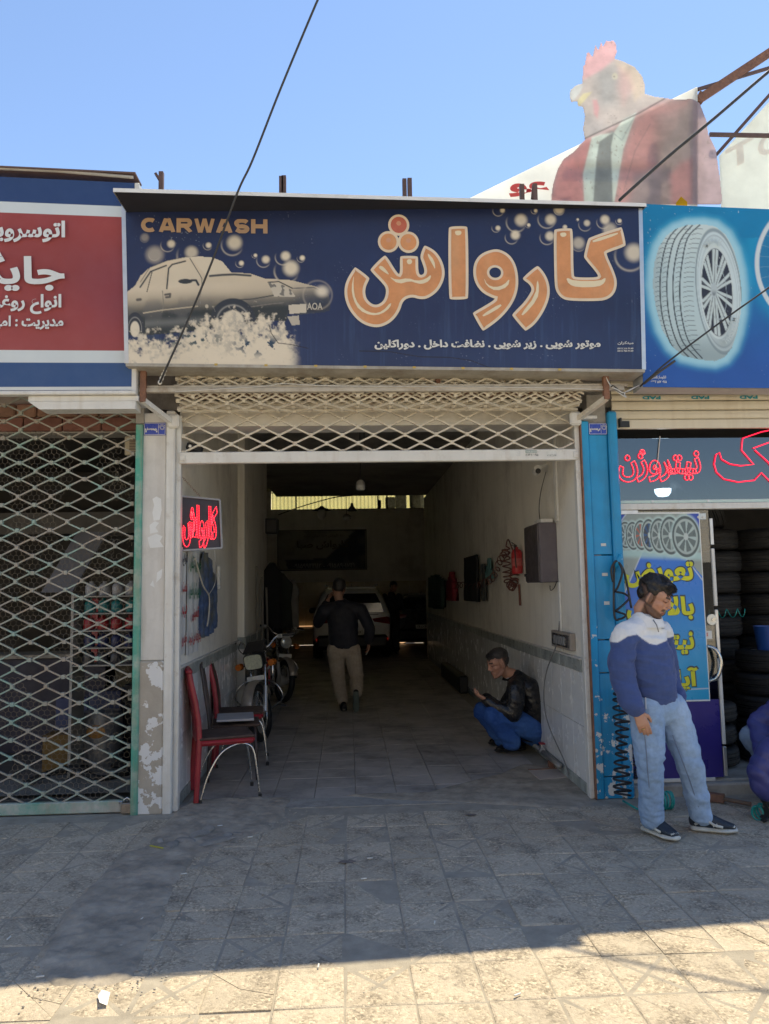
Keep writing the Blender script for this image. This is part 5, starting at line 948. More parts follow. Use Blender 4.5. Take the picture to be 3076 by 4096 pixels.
MB().tube(coil([(2.165, .02, .72), (2.17, .01, .42), (2.18, .0, .14)], .045, 11, 14), .0085, 7).build('air_hose', M_hose, smooth=True, label='black coiled air hose behind the standing man legs beside the door', cat='hose')
MB().tube([(1.985, -.16, .03), (2.03, -.3, .012), (2.08, -.38, .012)] + coil([(2.09, -.37, .065), (2.28, -.30, .065)], .058, 7, 14), .008, 7).build('air_hose', M_those, smooth=True, label='teal coiled air hose lying behind the standing man shoes', cat='hose')
MB().tube(cat_rom([(2.02, -.06, 1.62), (2.01, -.07, 1.72), (2.05, -.08, 1.78), (2.09, -.08, 1.70), (2.05, -.08, 1.58), (2.03, -.07, 1.55), (2.10, -.08, 1.53), (2.13, -.08, 1.49), (2.05, -.08, 1.42), (2.03, -.07, 1.40), (2.10, -.08, 1.37), (2.06, -.06, 1.34), (2.02, -.06, 1.36), (2.03, -.05, 1.60), (2.05, -.05, 1.77), (2.11, -.06, 1.70), (2.15, -.07, 1.42)], 6), .0085, 7).build('air_hose', M_hose, smooth=True, label='black air hose looped over the blue hook on the column', cat='hose')
MB().tube([(2.05, .0, 1.70), (2.055, -.07, 1.76), (2.075, -.09, 1.83)], .015, 10).build('pipe_hook', M_blue, bc, smooth=True)
hm = thing('hammer', 'heavy hammer with a long wooden handle lying on the pavement', 'hammer'); MB().bar((2.62, -.12, .035), (2.72, -.20, .035), .06, .055).build('hammer_head', M_rust, hm); MB().tube([(2.66, -.15, .035), (2.84, -.35, .03)], .016, 8).build('handle', mat('worn_wood', (.14, .09, .06), .7, var=.2), hm)
MB().tube(coil([(2.74, -.62, .045), (2.84, -.55, .05), (3.0, -.5, .05)], .045, 6, 14), .008, 7).build('air_hose', M_those, smooth=True, label='teal air hose in the gloved hand at the picture edge', cat='hose')
MB().tube(coil([(3.02, .75, 1.33), (3.2, .72, 1.335), (3.42, .67, 1.34)], .035, 6, 12), .004, 6).build('air_hose', M_those, smooth=True, label='thin teal hose strung beside the blue bucket', cat='hose')
# house number plates
for nm, num, x0_, x1_, z0_, z1_, Y_, col in (('number_plate', '۱۳۴۹', -1.542, -1.375, 2.795, 2.893, -.004, 'marble pillar'), ('number_plate', '۱۳۴۷', 1.905, 2.052, 2.775, 2.868, .008, 'blue column')):
    np_ = thing(nm, 'small blue enamel house number plate on the ' + col, 'number plate', group='house number plates'); MB().lim(x0_, x1_, Y_ - .006, Y_, z0_, z1_, bev=.002).build('enamel', mat('blue_enamel', (.03, .06, .40), .25, var=.06), np_); w_ = x1_ - x0_; h_ = z1_ - z0_
    MB().lim(x0_ + .004, x1_ - .004, Y_ - .0072, Y_ - .0062, z0_ + .004, z0_ + .007).lim(x0_ + .004, x1_ - .004, Y_ - .0072, Y_ - .0062, z1_ - .007, z1_ - .004).lim(x0_ + .004, x0_ + .007, Y_ - .0072, Y_ - .0062, z0_ + .004, z1_ - .004).lim(x1_ - .007, x1_ - .004, Y_ - .0072, Y_ - .0062, z0_ + .004, z1_ - .004).lim(x0_ + w_ * .66, x0_ + w_ * .675, Y_ - .0072, Y_ - .0062, z0_ + .012, z1_ - .012).build('border', M_wprint, np_)
    lettering('lettering', num, M_wprint, np_, (x0_ + .008, Y_ - .0065, z0_ + h_ * .22), FX, FZ, w_ * .58, h_ * .45, .05, True, .001)
    cx_, cz_ = x0_ + w_ * .83, z0_ + h_ * .60; fl = MB()
    for k in range(8): fl.tube([(cx_ + .014 * math.cos(k * .785) + .0045 * math.cos(t), Y_ - .0072, cz_ + .014 * math.sin(k * .785) + .0045 * math.sin(t)) for t in np.linspace(0, 6.28, 9)[:-1]], .0012, 4, closed=True)
    fl.tube([(cx_ + .024 * math.cos(t), Y_ - .0072, cz_ + .024 * math.sin(t)) for t in np.linspace(.1, 3.04, 12)], .0013, 4); fl.build('emblem', M_wprint, np_)
for k, (x, z, w_, h_) in enumerate(((1.985, 1.91, .04, .022), (1.985, 1.68, .045, .024), (1.99, 1.46, .042, .026))): MB().lim(x - w_ / 2, x + w_ / 2, .0125, .0145, z - h_ / 2, z + h_ / 2).build('sticker', SK[0], bc)

# ------------------------------------------------------------------ inside the oil shop, seen through the gate
SH = thing('shelf_unit', 'white shelf unit packed with oil bottles behind the gate', 'shelf')
for z in (0.98, 1.13, 1.28, 1.43, 1.58): MB().lim(-2.42, -1.62, 1.05, 1.38, z - .012, z, bev=.002).build('shelf', mat('dusty_shelf', (.34, .33, .31), .6, var=.15), SH)
for x in (-2.42, -1.62): MB().lim(x - .012, x + .012, 1.06, 1.38, 0.0, 1.60).build('upright', MATS['dusty_shelf'], SH)
bot = MB().lathe([(.001, 0), (.045, 0), (.05, .008), (.05, .085), (.035, .105), (.018, .11), (.018, .128), (.001, .128)], 12).mesh('bottle')
cols = [((.34, .34, .36), 'grey'), ((.02, .17, .18), 'dark teal'), ((.28, .02, .025), 'red'), ((.02, .025, .09), 'navy'), ((.05, .05, .06), 'black')]
pos = ['next to the jamb', 'second from the jamb', 'third from the jamb', 'fourth from the jamb', 'fifth from the jamb', 'farthest from the jamb']
for r_, (c, nm) in enumerate(cols):
    me = bot.copy(); me.materials.append(mat('bottle_' + nm.replace(' ', '_'), c, .35, var=.1)); me.shade_smooth()
    for i in range(6): obj('oil_bottle', me, None, None, loc=(-1.70 - .12 * i, 1.16 + random.uniform(-.02, .02), 1.581 - .15 * r_), label='%s oil bottle on the shelf, %s' % (nm, pos[i]), cat='bottle', group='oil bottles on the shelves')
CT = thing('counter', 'low dark counter across the oil shop', 'counter'); MB().lim(-4.2, -2.5, 2.3, 2.7, .0, .95, bev=.01).build('front', mat('dark_blue_panel', (.03, .03, .055), .6, var=.2), CT); MB().lim(-4.3, -2.45, 2.25, 2.75, .95, .99, bev=.006).build('top', M_conc, CT)
MB().lim(-2.62, -2.56, 2.20, 2.24, .9, 1.55).build('red_strip', mat('red_trim', (.3, .02, .03), .5), CT)
bo = MB().add([(-3.02, 1.9, 1.62), (-2.72, 1.9, 1.62), (-2.45, 2.1, 2.22), (-2.75, 2.1, 2.24), (-3.02, 1.93, 1.62), (-2.72, 1.93, 1.62), (-2.45, 2.13, 2.22), (-2.75, 2.13, 2.24)], [(0, 1, 2, 3), (7, 6, 5, 4), (0, 4, 5, 1), (1, 5, 6, 2), (2, 6, 7, 3), (3, 7, 4, 0)])
bo.build('leaning_board', mat('pale_blue_board', (.14, .15, .19), .5, var=.05), label='pale blue board hung at a slant inside the oil shop', cat='board')
MB().lim(-6, -1.6, 3.9, 4.35, 2.35, 2.62).build('wall_cabinet', mat('grey_cabinet', (.16, .155, .15), .6, var=.1), label='grey wall cabinets running under the oil shop ceiling', cat='cabinet')
vb = thing('vent_box', 'beige slotted ventilation box high beside the green jamb', 'box', (-1.68, .2, 2.75)); MB().box((0, 0, 0), (.115, .06, .15), bev=.008).build('case', mat('beige_plastic', (.5, .42, .30), .6, var=.08), vb)
for i in range(8): MB().box((.012, -.031, -.045 + .0125 * i), (.062, .004, .006)).build('slot', M_brown, vb)
fl_ = thing('caged_lamp', 'small lit caged lamp glowing by the oil shop jamb', 'lamp', (-1.86, 1.9, 2.42)); MB().box((0, 0, 0), (.22, .05, .10), bev=.01).build('diffuser', mat('warm_glow', (.9, .85, .65), .4, var=0, emit=((1, .85, .5), 1.0)), fl_)
cg = MB(); [cg.tube([(-.11 + .04 * i, -.03, -.055), (-.11 + .04 * i + .04, -.03, .055)], .002, 4) for i in range(6)]; cg.build('cage', M_black, fl_, kind='stuff')
lc = thing('globe_lamp', 'pale round lamp head hanging inside the oil shop', 'lamp', (-1.82, 1.6, 2.62)); MB().ell((0, 0, 0), (.09, .09, .07)).build('globe', mat('opal_globe', (.45, .45, .42), .4, var=.1), lc, smooth=True); MB().cyl((0, 0, .05), (0, 0, .55), .006, n=6).build('cord', M_black, lc)
# things on the floor behind the gate
dm = thing('oil_drum', 'grey ribbed drum with an orange badge behind the gate', 'drum', (-2.28, 1.5, .004)); MB().lathe([(.001, 0), (.17, 0), (.18, .01), (.18, .5), (.17, .52), (.001, .52)], 28).build('shell', mat('ribbed_grey', (.16, .17, .19), .4, metal=.3, var=.2, stretch=(9, 9, 1)), dm, smooth=40); MB().ell((0, -.178, .36), (.085, .012, .06)).build('badge', mat('orange_badge', (.4, .2, .05), .5), dm)
for k, (x, y, w_, h_, c, l) in enumerate(((-2.62, 1.45, .26, .34, (.14, .08, .015), 'yellow oil carton at the picture edge behind the gate'), (-2.30, 1.75, .3, .68, (.03, .04, .10), 'dark blue carton behind the grey drum'), (-1.98, 1.9, .36, .72, (.015, .015, .025), 'black carton beside the grey drum'), (-2.62, 1.8, .3, .62, (.035, .05, .13), 'navy carton stacked behind the yellow one'), (-2.15, 2.4, .5, .98, (.05, .04, .015), 'tall olive carton at the back of the oil shop'))):
    MB().box((x, y, .004 + h_ / 2), (w_, .25, h_), bev=.006).build('carton', mat('carton_%d' % k, c, .6, var=.15), label=l, cat='box', group='cartons in the oil shop')
np2 = thing('licence_plate', 'white licence plate leaning on a black carton behind the gate', 'plate'); MB().box((-1.95, 1.5, .66), (.20, .01, .10), bev=.004).build('plate', M_white, np2); lettering('lettering', 'IRM ۴۵', mat('plate_black', (.03, .03, .03), .5), np2, (-2.04, 1.493, .63), FX, FZ, .17, .06, .03, False)
MB().box((-2.02, 1.49, .52), (.04, .02, .025)).build('red_lamp', mat('red_lens', (.5, .02, .02), .3), label='tiny red lamp below the leaning licence plate', cat='lamp')
MB().add([(-3.2, .5, .03), (-1.66, .5, .03), (-1.66, 2.2, .03), (-2.3, 1.2, .03), (-3.2, 1.0, .03)], [(0, 1, 2, 3, 4)]).build('floor_mat', mat('grey_mat', (.20, .20, .19), .9, var=.15), label='grey mat on the oil shop floor behind the gate', cat='mat')
MB().tube(cat_rom([(-2.7, .8, .05), (-2.4, 1.0, .12), (-2.1, .9, .05), (-1.9, 1.2, .05), (-2.2, 1.4, .05), (-2.6, 1.2, .05)], 6), .028, 8).build('hose', M_rub, smooth=True, label='thick black hose coiled on the oil shop floor', cat='hose')

# ------------------------------------------------------------------ fittings on the right wall
EB = thing('fuse_cabinet', 'dark steel electrical cabinet mounted on the car wash side wall', 'cabinet')
M_cab = mat('cabinet_grey', (.115, .10, .115), .45, var=.15, scale=6, dirt=((.2, .17, .15), .4, 9, .58))
MB().lim(1.665, 1.82, .735, 1.26, 1.63, 2.15, bev=.006).build('case', M_cab, EB); MB().lim(1.652, 1.668, .75, 1.25, 1.64, 2.14, bev=.004).build('door', mat('cabinet_door', (.07, .058, .06), .4, var=.15), EB); MB().cyl((1.655, 1.20, 1.70), (1.630, 1.20, 1.70), .012, n=10).build('lock_knob', M_black, EB); MB().lim(1.69, 1.80, .76, 1.0, 2.15, 2.185, bev=.004).build('junction_box', M_white, EB)
PF = thing('switch_box', 'small grey switch box with a row of breakers on the side wall', 'box')
MB().lim(1.775, 1.82, .30, .88, 1.075, 1.215, bev=.005).build('case', mat('taupe_plastic', (.30, .26, .22), .5, var=.12), PF); MB().lim(1.768, 1.776, .34, .84, 1.095, 1.195, bev=.003).build('window', mat('smoke_window', (.06, .055, .055), .25, var=.1), PF)
for i in range(5): MB().box((1.764, .45 + .07 * i, 1.145), (.016, .05, .07), bev=.004).build('breaker', mat('breaker_grey', (.18, .18, .18), .4, var=.1), PF)
FE = thing('fire_extinguisher', 'red fire extinguisher hung on the side wall', 'fire extinguisher', (1.755, 2.06, 1.73))
MB().lathe([(.001, 0), (.05, 0), (.056, .012), (.056, .21), (.045, .245), (.02, .262), (.02, .275), (.001, .275)], 24).build('cylinder', mat('extinguisher_red', (.42, .02, .025), .35, var=.1, dirt=((.2, .05, .05), .4, 12, .55)), FE, smooth=40); MB().lathe([(.0565, .08), (.0568, .08), (.0568, .16), (.0565, .16)], 24).build('label_band', mat('pale_label', (.45, .1, .09), .5, var=.3, scale=40), FE)
MB().box((-.01, 0, .285), (.03, .03, .03), bev=.005).bar((-.01, 0, .30), (-.05, 0, .325), .012, .008).bar((-.01, 0, .295), (-.05, 0, .298), .012, .006).build('valve', M_black, FE); MB().tube(cat_rom([(-.01, -.02, .285), (-.03, -.06, .26), (-.03, -.072, .15), (-.025, -.068, .06)], 6), .007, 6).build('discharge_hose', M_black, FE, smooth=True); MB().box((.03, 0, .13), (.05, .03, .2)).build('hanger', M_brown, FE)
MB().tube(cat_rom([(1.79, 2.42, 2.0), (1.78, 2.58, 2.12), (1.77, 2.66, 2.05)], 4) + coil([(1.77, 2.66, 2.02), (1.765, 2.64, 1.85), (1.765, 2.6, 1.68), (1.765, 2.42, 1.60), (1.765, 2.28, 1.66), (1.77, 2.22, 1.78)], .045, 15, 12), .0075, 6).build('air_hose', M_rhose, smooth=True, label='rust red coiled hose looped on the wall beside the extinguisher', cat='hose')
MB().tube(coil([(1.77, 2.68, 1.98), (1.765, 3.0, 1.90), (1.765, 3.45, 1.72), (1.765, 4.0, 1.66), (1.765, 5.0, 1.60), (1.765, 6.2, 1.64), (1.765, 7.2, 1.60)], .045, 17, 12), .0065, 6).build('air_hose', M_rhose, smooth=True, label='rust red coiled hose strung along the side wall towards the cars', cat='hose')
MB().tube([(1.80, 2.2, 1.62), (1.80, 2.18, 1.40)], .012, 6).build('hose_end', M_rhose, label='short rust red hose end hanging below the extinguisher', cat='hose')
def rag(name, pts, m, label, cat, fold=.02, th=.02, n=14, grp=None):
    """cloth hanging on the wall: pts = outline (y, z), pleated towards the room"""
    P = np.array(pts); ys = np.linspace(P[:, 0].min(), P[:, 0].max(), n); zs = np.linspace(P[:, 1].min(), P[:, 1].max(), 18); Y_, Z_ = np.meshgrid(ys, zs); ins = inpoly(pts, Y_, Z_)
    X_ = 1.80 - fold - fold * np.sin(Y_ * 40 + 3 * vnoise(Y_, Z_, 3, 5)) * (.4 + .6 * (Z_.max() - Z_) / max(.01, np.ptp(Z_))); idx = np.arange(Y_.size).reshape(Y_.shape); F = np.stack([idx[:-1, :-1], idx[:-1, 1:], idx[1:, 1:], idx[1:, :-1]], -1).reshape(-1, 4); F = F[ins.reshape(-1)[F].any(1)]
    me = bpy.data.meshes.new(name); me.from_pydata(np.stack([X_, Y_, Z_], -1).reshape(-1, 3).tolist(), [], F.tolist()); o = obj(name, me, m, smooth=True, label=label, cat=cat); sm = o.modifiers.new('s', 'SOLIDIFY'); sm.thickness = th; sm.offset = 0
    if grp: o['group'] = grp
    return o
rag('floor_mat', [(4.55, 1.42), (5.75, 1.40), (5.7, 2.04), (4.6, 2.03)], M_rub, 'black rubber car mats hanging on the side wall', 'mat', .03, .03)
rag('cloth', [(4.05, 1.42), (4.35, 1.43), (4.3, 1.9), (4.08, 1.88)], mat('dark_cloth', (.06, .065, .06), .8, var=.3), 'narrow dark cloth hanging beside the black mats', 'cloth')
rag('cloth', [(3.55, 1.70), (3.95, 1.70), (3.85, 1.95), (3.70, 1.96)], mat('teal_cloth', (.10, .22, .22), .8, var=.3), 'small teal cloth hanging nearest the extinguisher', 'cloth')
rag('bag', [(6.7, 1.40), (7.5, 1.38), (7.4, 1.66), (7.0, 1.86), (6.8, 1.66)], mat('red_bag', (.28, .02, .035), .6, var=.2), 'dark red bag hanging deep along the side wall', 'bag', .05, .06)
rag('bag', [(8.2, 1.25), (10.6, 1.2), (10.4, 1.75), (9.3, 1.85), (8.4, 1.7)], mat('dark_green_bag', (.03, .06, .045), .7, var=.4, scale=9), 'bundle of dark bags hanging at the far end of the side wall', 'bag', .06, .08)
for a_, b_, c_, d_ in ((.66, .70, 2.15, 2.9), (.62, .64, 2.15, 2.9), (.66, .69, 1.05, 1.63)): MB().lim(1.798, 1.816, a_, b_, c_, d_).build('cable_duct', M_white, RWALL)
MB().tube(cat_rom([(1.79, .9, 2.62), (1.75, .95, 2.45), (1.74, 1.0, 2.3), (1.74, .98, 2.19)], 6), .004, 5).build('cable', M_black, label='thin black cable from the camera down to the electrical cabinet', cat='cable')
MB().tube(cat_rom([(1.80, .72, 1.64), (1.79, .78, 1.58), (1.79, .9, 1.56), (1.80, .95, 1.6)], 6), .004, 5).build('cable', M_black, label='loop of cable under the electrical cabinet', cat='cable')
MB().tube(cat_rom([(1.80, .68, 1.30), (1.77, .70, 1.10), (1.74, .95, .85), (1.72, 1.0, .62), (1.73, .92, .40), (1.78, .62, .14), (1.79, .55, .05)], 8), .0055, 6).build('cable', mat('grey_cable', (.16, .16, .16), .5), smooth=True, label='grey cable drooping down the tiled wall behind the crouching man', cat='cable')
VP = thing('water_pipe', 'steel water pipe with a red tap at the foot of the wall', 'pipe'); MB().tube([(1.765, 3.2, .085), (1.765, 1.35, .085)], .018, 8).tube([(1.765, 1.30, .085), (1.765, .72, .085)], .022, 8).build('pipe', mat('galvanised', (.32, .31, .29), .5, metal=.6, var=.2), VP, smooth=True); MB().box((1.765, 1.32, .095), (.05, .07, .05), bev=.012).cyl((1.765, 1.32, .12), (1.765, 1.32, .15), .01).build('valve_body', M_alu, VP); MB().box((1.765, 1.32, .158), (.05, .075, .014), bev=.005).build('tap_handle', mat('red_tap', (.35, .04, .04), .4), VP); MB().lim(1.745, 1.785, 1.0, 1.05, .0, .07).lim(1.745, 1.785, 2.4, 2.45, 0, .07).build('pipe_clamp', M_rust, VP)
DC = thing('drain_cover', 'pale square drain cover set in the floor by the wall', 'drain cover'); dq = [(1.54,0.931),(1.797,0.955),(1.832,0.664),(1.561,0.595)]
MB().prism(dq, .004, .013, lambda u, v, d: (u, v, d)).build('plate', mat('drain_plate', (.42, .36, .32), .7, var=.12), DC); MB().bar((*dq[0], .012), (*dq[1], .012), .016, .012).build('rim', M_rust, DC)
CC = thing('security_camera', 'white security camera on the wall under the shutter', 'camera', (1.70, .88, 2.63)); MB().lathe([(.001, -.05), (.03, -.05), (.034, -.04), (.034, .05), (.001, .055)], 16, M=Matrix.Rotation(R(80), 4, 'X')).build('housing', M_white, CC, smooth=40); MB().cyl((0, -.05, -.012), (0, -.058, -.014), .024, n=16).build('lens', M_black, CC); MB().bar((0, .02, .02), (.11, .05, .06), .02, .02).build('arm', M_white, CC)
SP = thing('spotlight', 'small black spotlight clamped at the shutter corner', 'lamp', (-1.19, .16, 2.725)); MB().box((0, 0, 0), (.13, .05, .06), M=Matrix.Rotation(R(18), 4, 'Y'), bev=.012).build('head', M_black, SP); MB().cyl((-.03, -.026, .01), (-.03, -.032, .01), .012, n=12).build('lens', M_alu, SP); MB().bar((.05, .02, 0), (-.09, .05, -.04), .015, .015).build('arm', M_black, SP)

# ------------------------------------------------------------------ lamps under the ceiling
def pendant(loc, top, label, kind, r=.05):
    t = thing('pendant_lamp', label, 'lamp', loc, group='unlit lamps hanging in the car wash'); MB().cyl((0, 0, .05), (0, 0, top - loc[2]), .005, n=5).build('cord', M_black, t); wm_ = mat('opal_bulb', (.55, .55, .52), .35, var=.05)
    if kind == 'led': MB().lathe([(.001, -.06), (r * .75, -.058), (r, -.045), (r, .0), (.001, .0)], 20).build('bulb', wm_, t, smooth=40); MB().lathe([(r, .0), (r * .95, .035), (r * .5, .06), (.001, .06)], 20).build('bulb_base', mat('lamp_base', (.38, .36, .33), .5), t, smooth=40)
    elif kind == 'spiral': MB().tube([(.028 * math.cos(i * .7), .028 * math.sin(i * .7), -.01 - .0022 * i) for i in range(46)], .009, 6).build('bulb', wm_, t, smooth=True); MB().cyl((0, 0, -.01), (0, 0, .06), .024, .018, 14).build('bulb_base', M_white, t, smooth=40)
    elif kind == 'hat': MB().lathe([(.03, .09), (.06, .06), (.22, .0), (.21, -.005), (.05, .05)], 18).build('shade', M_black, t, smooth=30); MB().ell((0, 0, -.08), (.1, .1, .13)).build('bulb', wm_, t, smooth=True)
    else: MB().lathe([(.001, -.1), (.11, -.09), (.10, -.06), (.035, .03), (.03, .09), (.001, .09)], 16).build('bulb', mat('dusty_bulb', (.16, .15, .14), .4), t, smooth=40)
pendant((.16, 3.0, 2.80), 3.72, 'white drum shaped bulb hanging just below the shutter bar', 'led', .052)
pendant((.20, 2.6, 3.12), 3.72, 'white spiral bulb hanging behind the shutter lattice', 'spiral')
pendant((-.554, 11.0, 3.34), 3.72, 'dark hat shaded lamp hanging against the yellow window', 'hat'); pendant((.11, 11.2, 3.42), 3.72, 'cone shaped bulb hanging against the yellow window', 'cone'); pendant((-.01, 10.4, 3.12), 3.72, 'pale bulb hanging just below the far window', 'led', .09)
MB().tube(cat_rom([(-1.5, 11.0, 3.25), (-1.0, 11.2, 3.45), (-.3, 11.3, 3.65), (.11, 11.4, 3.70)], 6), .012, 5).build('cable', M_black, label='black cable sagging across the far window', cat='cable')
sb = thing('speaker_box', 'black box fixed high at the end of the shorter wall', 'box', (-1.2, 6.45, 2.62)); MB().box((0, 0, 0), (.2, .2, .24), bev=.01).build('case', M_black, sb); MB().box((.0, -.103, 0), (.15, .006, .18)).build('grille', M_dark, sb)
# banner on the far wall
BN = thing('wall_banner', 'dusty dark banner with Persian lettering on the far wall', 'banner')
def ban_paint(U, V):
    X, Y = U * 740, V * 310; C = np.zeros(X.shape + (3,)) + np.array((.34, .32, .26)); C = over(C, inpoly([(360, 310), (420, 200), (560, 90), (640, 0), (740, 0), (740, 310)], X, Y), (.03, .03, .05)); C = over(C, inpoly([(60, 230), (700, 215), (700, 300), (80, 305)], X, Y), (.04, .04, .06)); return over(C, .6 * sst(.5, .7, vnoise(X, Y, 1 / 90, 9)), (.16, .15, .13))
printed('face_print', [(-2.05, 16.97, 3.36), (.55, 16.97, 3.33), (.55, 16.97, 2.18), (-2.05, 16.97, 2.20)], 60, 30, ban_paint, mat('banner_print', attr='Col', rough=.6, var=.05), BN); MB().lim(-2.07, .57, 16.972, 16.985, 2.17, 3.37).build('backing', M_black, BN)
M_bt = mat('banner_text', (.10, .07, .03), .6, var=0); M_bw = mat('banner_white', (.42, .42, .42), .6, var=0)
fit('کارواش صبا', 'lettering', M_bt, BN, (-1.5, 2.78), (.05, 3.05), 16.965, .03); fit('به کارواش صبا خوش آمدید', 'lettering', M_bt, BN, (-1.3, 3.14), (-.15, 3.26), 16.965, .01); fit('۰۹۱۵۸۹۰۱۷۴۱ - ۰۹۱۵۹۹۴۴۱۱۲', 'lettering', M_bw, BN, (-1.6, 2.24), (.2, 2.38), 16.965, .01)
for (x0_, x1_, z_) in ((-1.55, -1.05, .55), (1.18, 1.42, .55)): MB().lim(x0_, x1_, 16.86, 16.9, z_ - .012, z_ + .012).build('light_slit', mat('slit_glow', (1, .7, .4), .4, var=0, emit=((1, .55, .25), .22)), label='glowing orange strip standing in for sunlight low on the far wall ' + ('left of the white car' if x0_ < 0 else 'between the white and dark cars'), cat='lamp', group='glowing strips')  # emissive bars in place of sunlight through a gap; no lamp there
# hanging overalls and poles by the end of the shorter wall
for k, (x, y, z0, z1, w_, c, l) in enumerate(((-1.18, 6.2, .9, 2.0, .16, (.012, .012, .014), 'black overalls hanging behind the motorcycles'), (-1.12, 7.0, 1.0, 1.85, .2, (.03, .035, .03), 'dark green overalls hanging behind the black ones'), (-.95, 7.6, .9, 1.75, .10, (.30, .29, .27), 'pale towel hanging behind the motorcycles'))):
    mb = MB().loft([(x, y, z0, w_, .07), (x, y, (z0 + z1) / 2, w_ * .9, .08), (x, y, z1 - .15, w_ * 1.05, .07), (x, y, z1, w_ * .4, .05)], n=14); mb.build('overalls' if k < 2 else 'towel', mat('hung_cloth_%d' % k, c, .9, var=.3, scale=6, bump=.2, bscale=14), smooth=True, label=l, cat='clothes' if k < 2 else 'towel')
for k in range(3): MB().cyl((-1.27 + .05 * k, 5.0 + .35 * k, 0), (-1.28 + .03 * k, 5.05 + .35 * k, 1.95 - .15 * k), .014, n=8).build('pole', mat('pale_pole', (.25, .23, .2), .6), label=['tallest pole leaning on the shorter wall', 'middle pole leaning on the shorter wall', 'shortest pole leaning on the shorter wall'][k], cat='pole', group='poles leaning on the wall')
cb = MB(); cb.lim(1.66, 1.80, 5.9, 8.2, .0, .26, bev=.02); cb.build('floor_trough', M_black, label='long dark trough along the foot of the side wall', cat='trough')

# ------------------------------------------------------------------ left wall: neon board, cloth banners, tarp, handset
LS = thing('led_sign', 'black framed board with red glowing Persian lettering hung on a chain', 'neon sign')
a_, b_, c_, d_ = Vector((-1.313,0.24,2.354)), Vector((-1.024,0.34,2.333)), Vector((-1.007,0.34,1.946)), Vector((-1.31,0.24,1.925))
nv = (b_ - a_).cross(d_ - a_).normalized(); nv = nv if nv.y < 0 else -nv
MB().add([tuple(p) for p in (a_, b_, c_, d_)] + [tuple(p - nv * .035) for p in (a_, b_, c_, d_)], [(0, 1, 2, 3), (7, 6, 5, 4), (0, 4, 5, 1), (1, 5, 6, 2), (2, 6, 7, 3), (3, 7, 4, 0)]).build('board', mat('board_black', (.035, .03, .045), .5, var=.15), LS)
for p, q in ((a_, b_), (b_, c_), (c_, d_), (d_, a_)): MB().bar(p + nv * .003, q + nv * .003, .014, .03, up=nv).build('frame_strip', mat('dull_zinc', (.28, .29, .31), .5, metal=.3, var=.1), LS)
u_ = (b_ - a_).normalized(); v_ = (a_ - d_).normalized(); w_ = (b_ - a_).length; h_ = (a_ - d_).length
neon('کارواش', LS, d_ + u_ * (w_ * .05) + v_ * (h_ * .07), u_, v_, w_ * .88, h_ * .8, .0032, .008, .045)
chn = MB(); p0 = Vector((-1.346,0.15,2.566)); p1 = Vector((-1.168,0.28,2.356))
for i in range(16): c = p0.lerp(p1, (i + .5) / 16); chn.tube([c + (p1 - p0).normalized() * (.010 * math.cos(t)) + Vector((0, 1, 0) if i % 2 else (.7, 0, .7)) * (.006 * math.sin(t)) for t in np.linspace(0, 6.28, 9)[:-1]], .0018, 4, closed=True)
chn.build('chain', M_rust, LS, kind='stuff')
def wall_sheet(name, y0, y1, z0, z1, m, label, cat, x=-1.292, amp=.006, nx=24, nz=40, shape=None):
    Y_, Z_ = np.meshgrid(np.linspace(y0, y1, nx), np.linspace(z0, z1, nz)); X_ = x + amp * (vnoise(Y_, Z_, 9, 3) + .6 * np.sin(Y_ * 30 + Z_ * 2)); idx = np.arange(Y_.size).reshape(Y_.shape); F = np.stack([idx[:-1, :-1], idx[:-1, 1:], idx[1:, 1:], idx[1:, :-1]], -1).reshape(-1, 4)
    if shape is not None: F = F[inpoly(shape, Y_, Z_).reshape(-1)[F].any(1)]
    me = bpy.data.meshes.new(name); me.from_pydata(np.stack([X_, Y_, Z_], -1).reshape(-1, 3).tolist(), [], F.tolist()); return obj(name, me, m, smooth=True, label=label, cat=cat)
M_shb = mat('white_tarpaulin', (.66, .66, .64), .5, var=.08, scale=6, streak=((.4, .36, .3), .3, 9))
s1 = wall_sheet('cloth_banner', .10, .34, 1.12, 1.95, M_shb, 'narrow white banner nearest the pillar with red lettering', 'banner'); s2 = wall_sheet('cloth_banner', .36, .90, 1.10, 1.96, M_shb, 'white banner with green and red handwriting on the wall', 'banner', amp=.009)
M_gp = mat('green_ink', (.01, .16, .06), .6, var=.1); M_rp = mat('red_ink', (.40, .02, .03), .6, var=.1)
def wtext(par, words, m, y0, y1, z0, z1): lettering('lettering', words, m, par, (-1.272, y0, z0), (0, 1, 0), FZ, y1 - y0, z1 - z0, .035, True, .002)
wtext(s2, 'سرویس عکس', M_gp, .42, .87, 1.76, 1.90); wtext(s2, 'سرویس کامل ماشین', M_gp, .40, .88, 1.54, 1.68); wtext(s2, 'تضمینی', M_rp, .52, .80, 1.36, 1.48); wtext(s2, 'پذیرفته می شود', M_rp, .40, .88, 1.16, 1.28)
for z, wd in ((1.60, 'شست'), (1.40, 'ب'), (1.18, 'خودرو'), (1.80, 'انواع')): wtext(s1, wd, M_rp if z < 1.7 else mat('black_ink', (.03, .03, .05), .6), .14, .31, z, z + .1)
bgs = [tuple(p) for p in cat_rom([(.93, 1.86), (1.05, 1.95), (1.35, 1.90), (1.62, 1.72), (1.70, 1.55), (1.66, 1.30), (1.5, 1.24), (.96, 1.22)], 5, True)]
wall_sheet('tarpaulin', .90, 1.74, 1.20, 1.97, mat('blue_tarp', (.06, .10, .20), .45, var=.5, scale=9, dirt=((.14, .13, .06), .9, 3, .52)), 'crumpled blue and olive tarpaulin hanging on the wall', 'tarpaulin', amp=.03, shape=bgs, nx=70, nz=80)
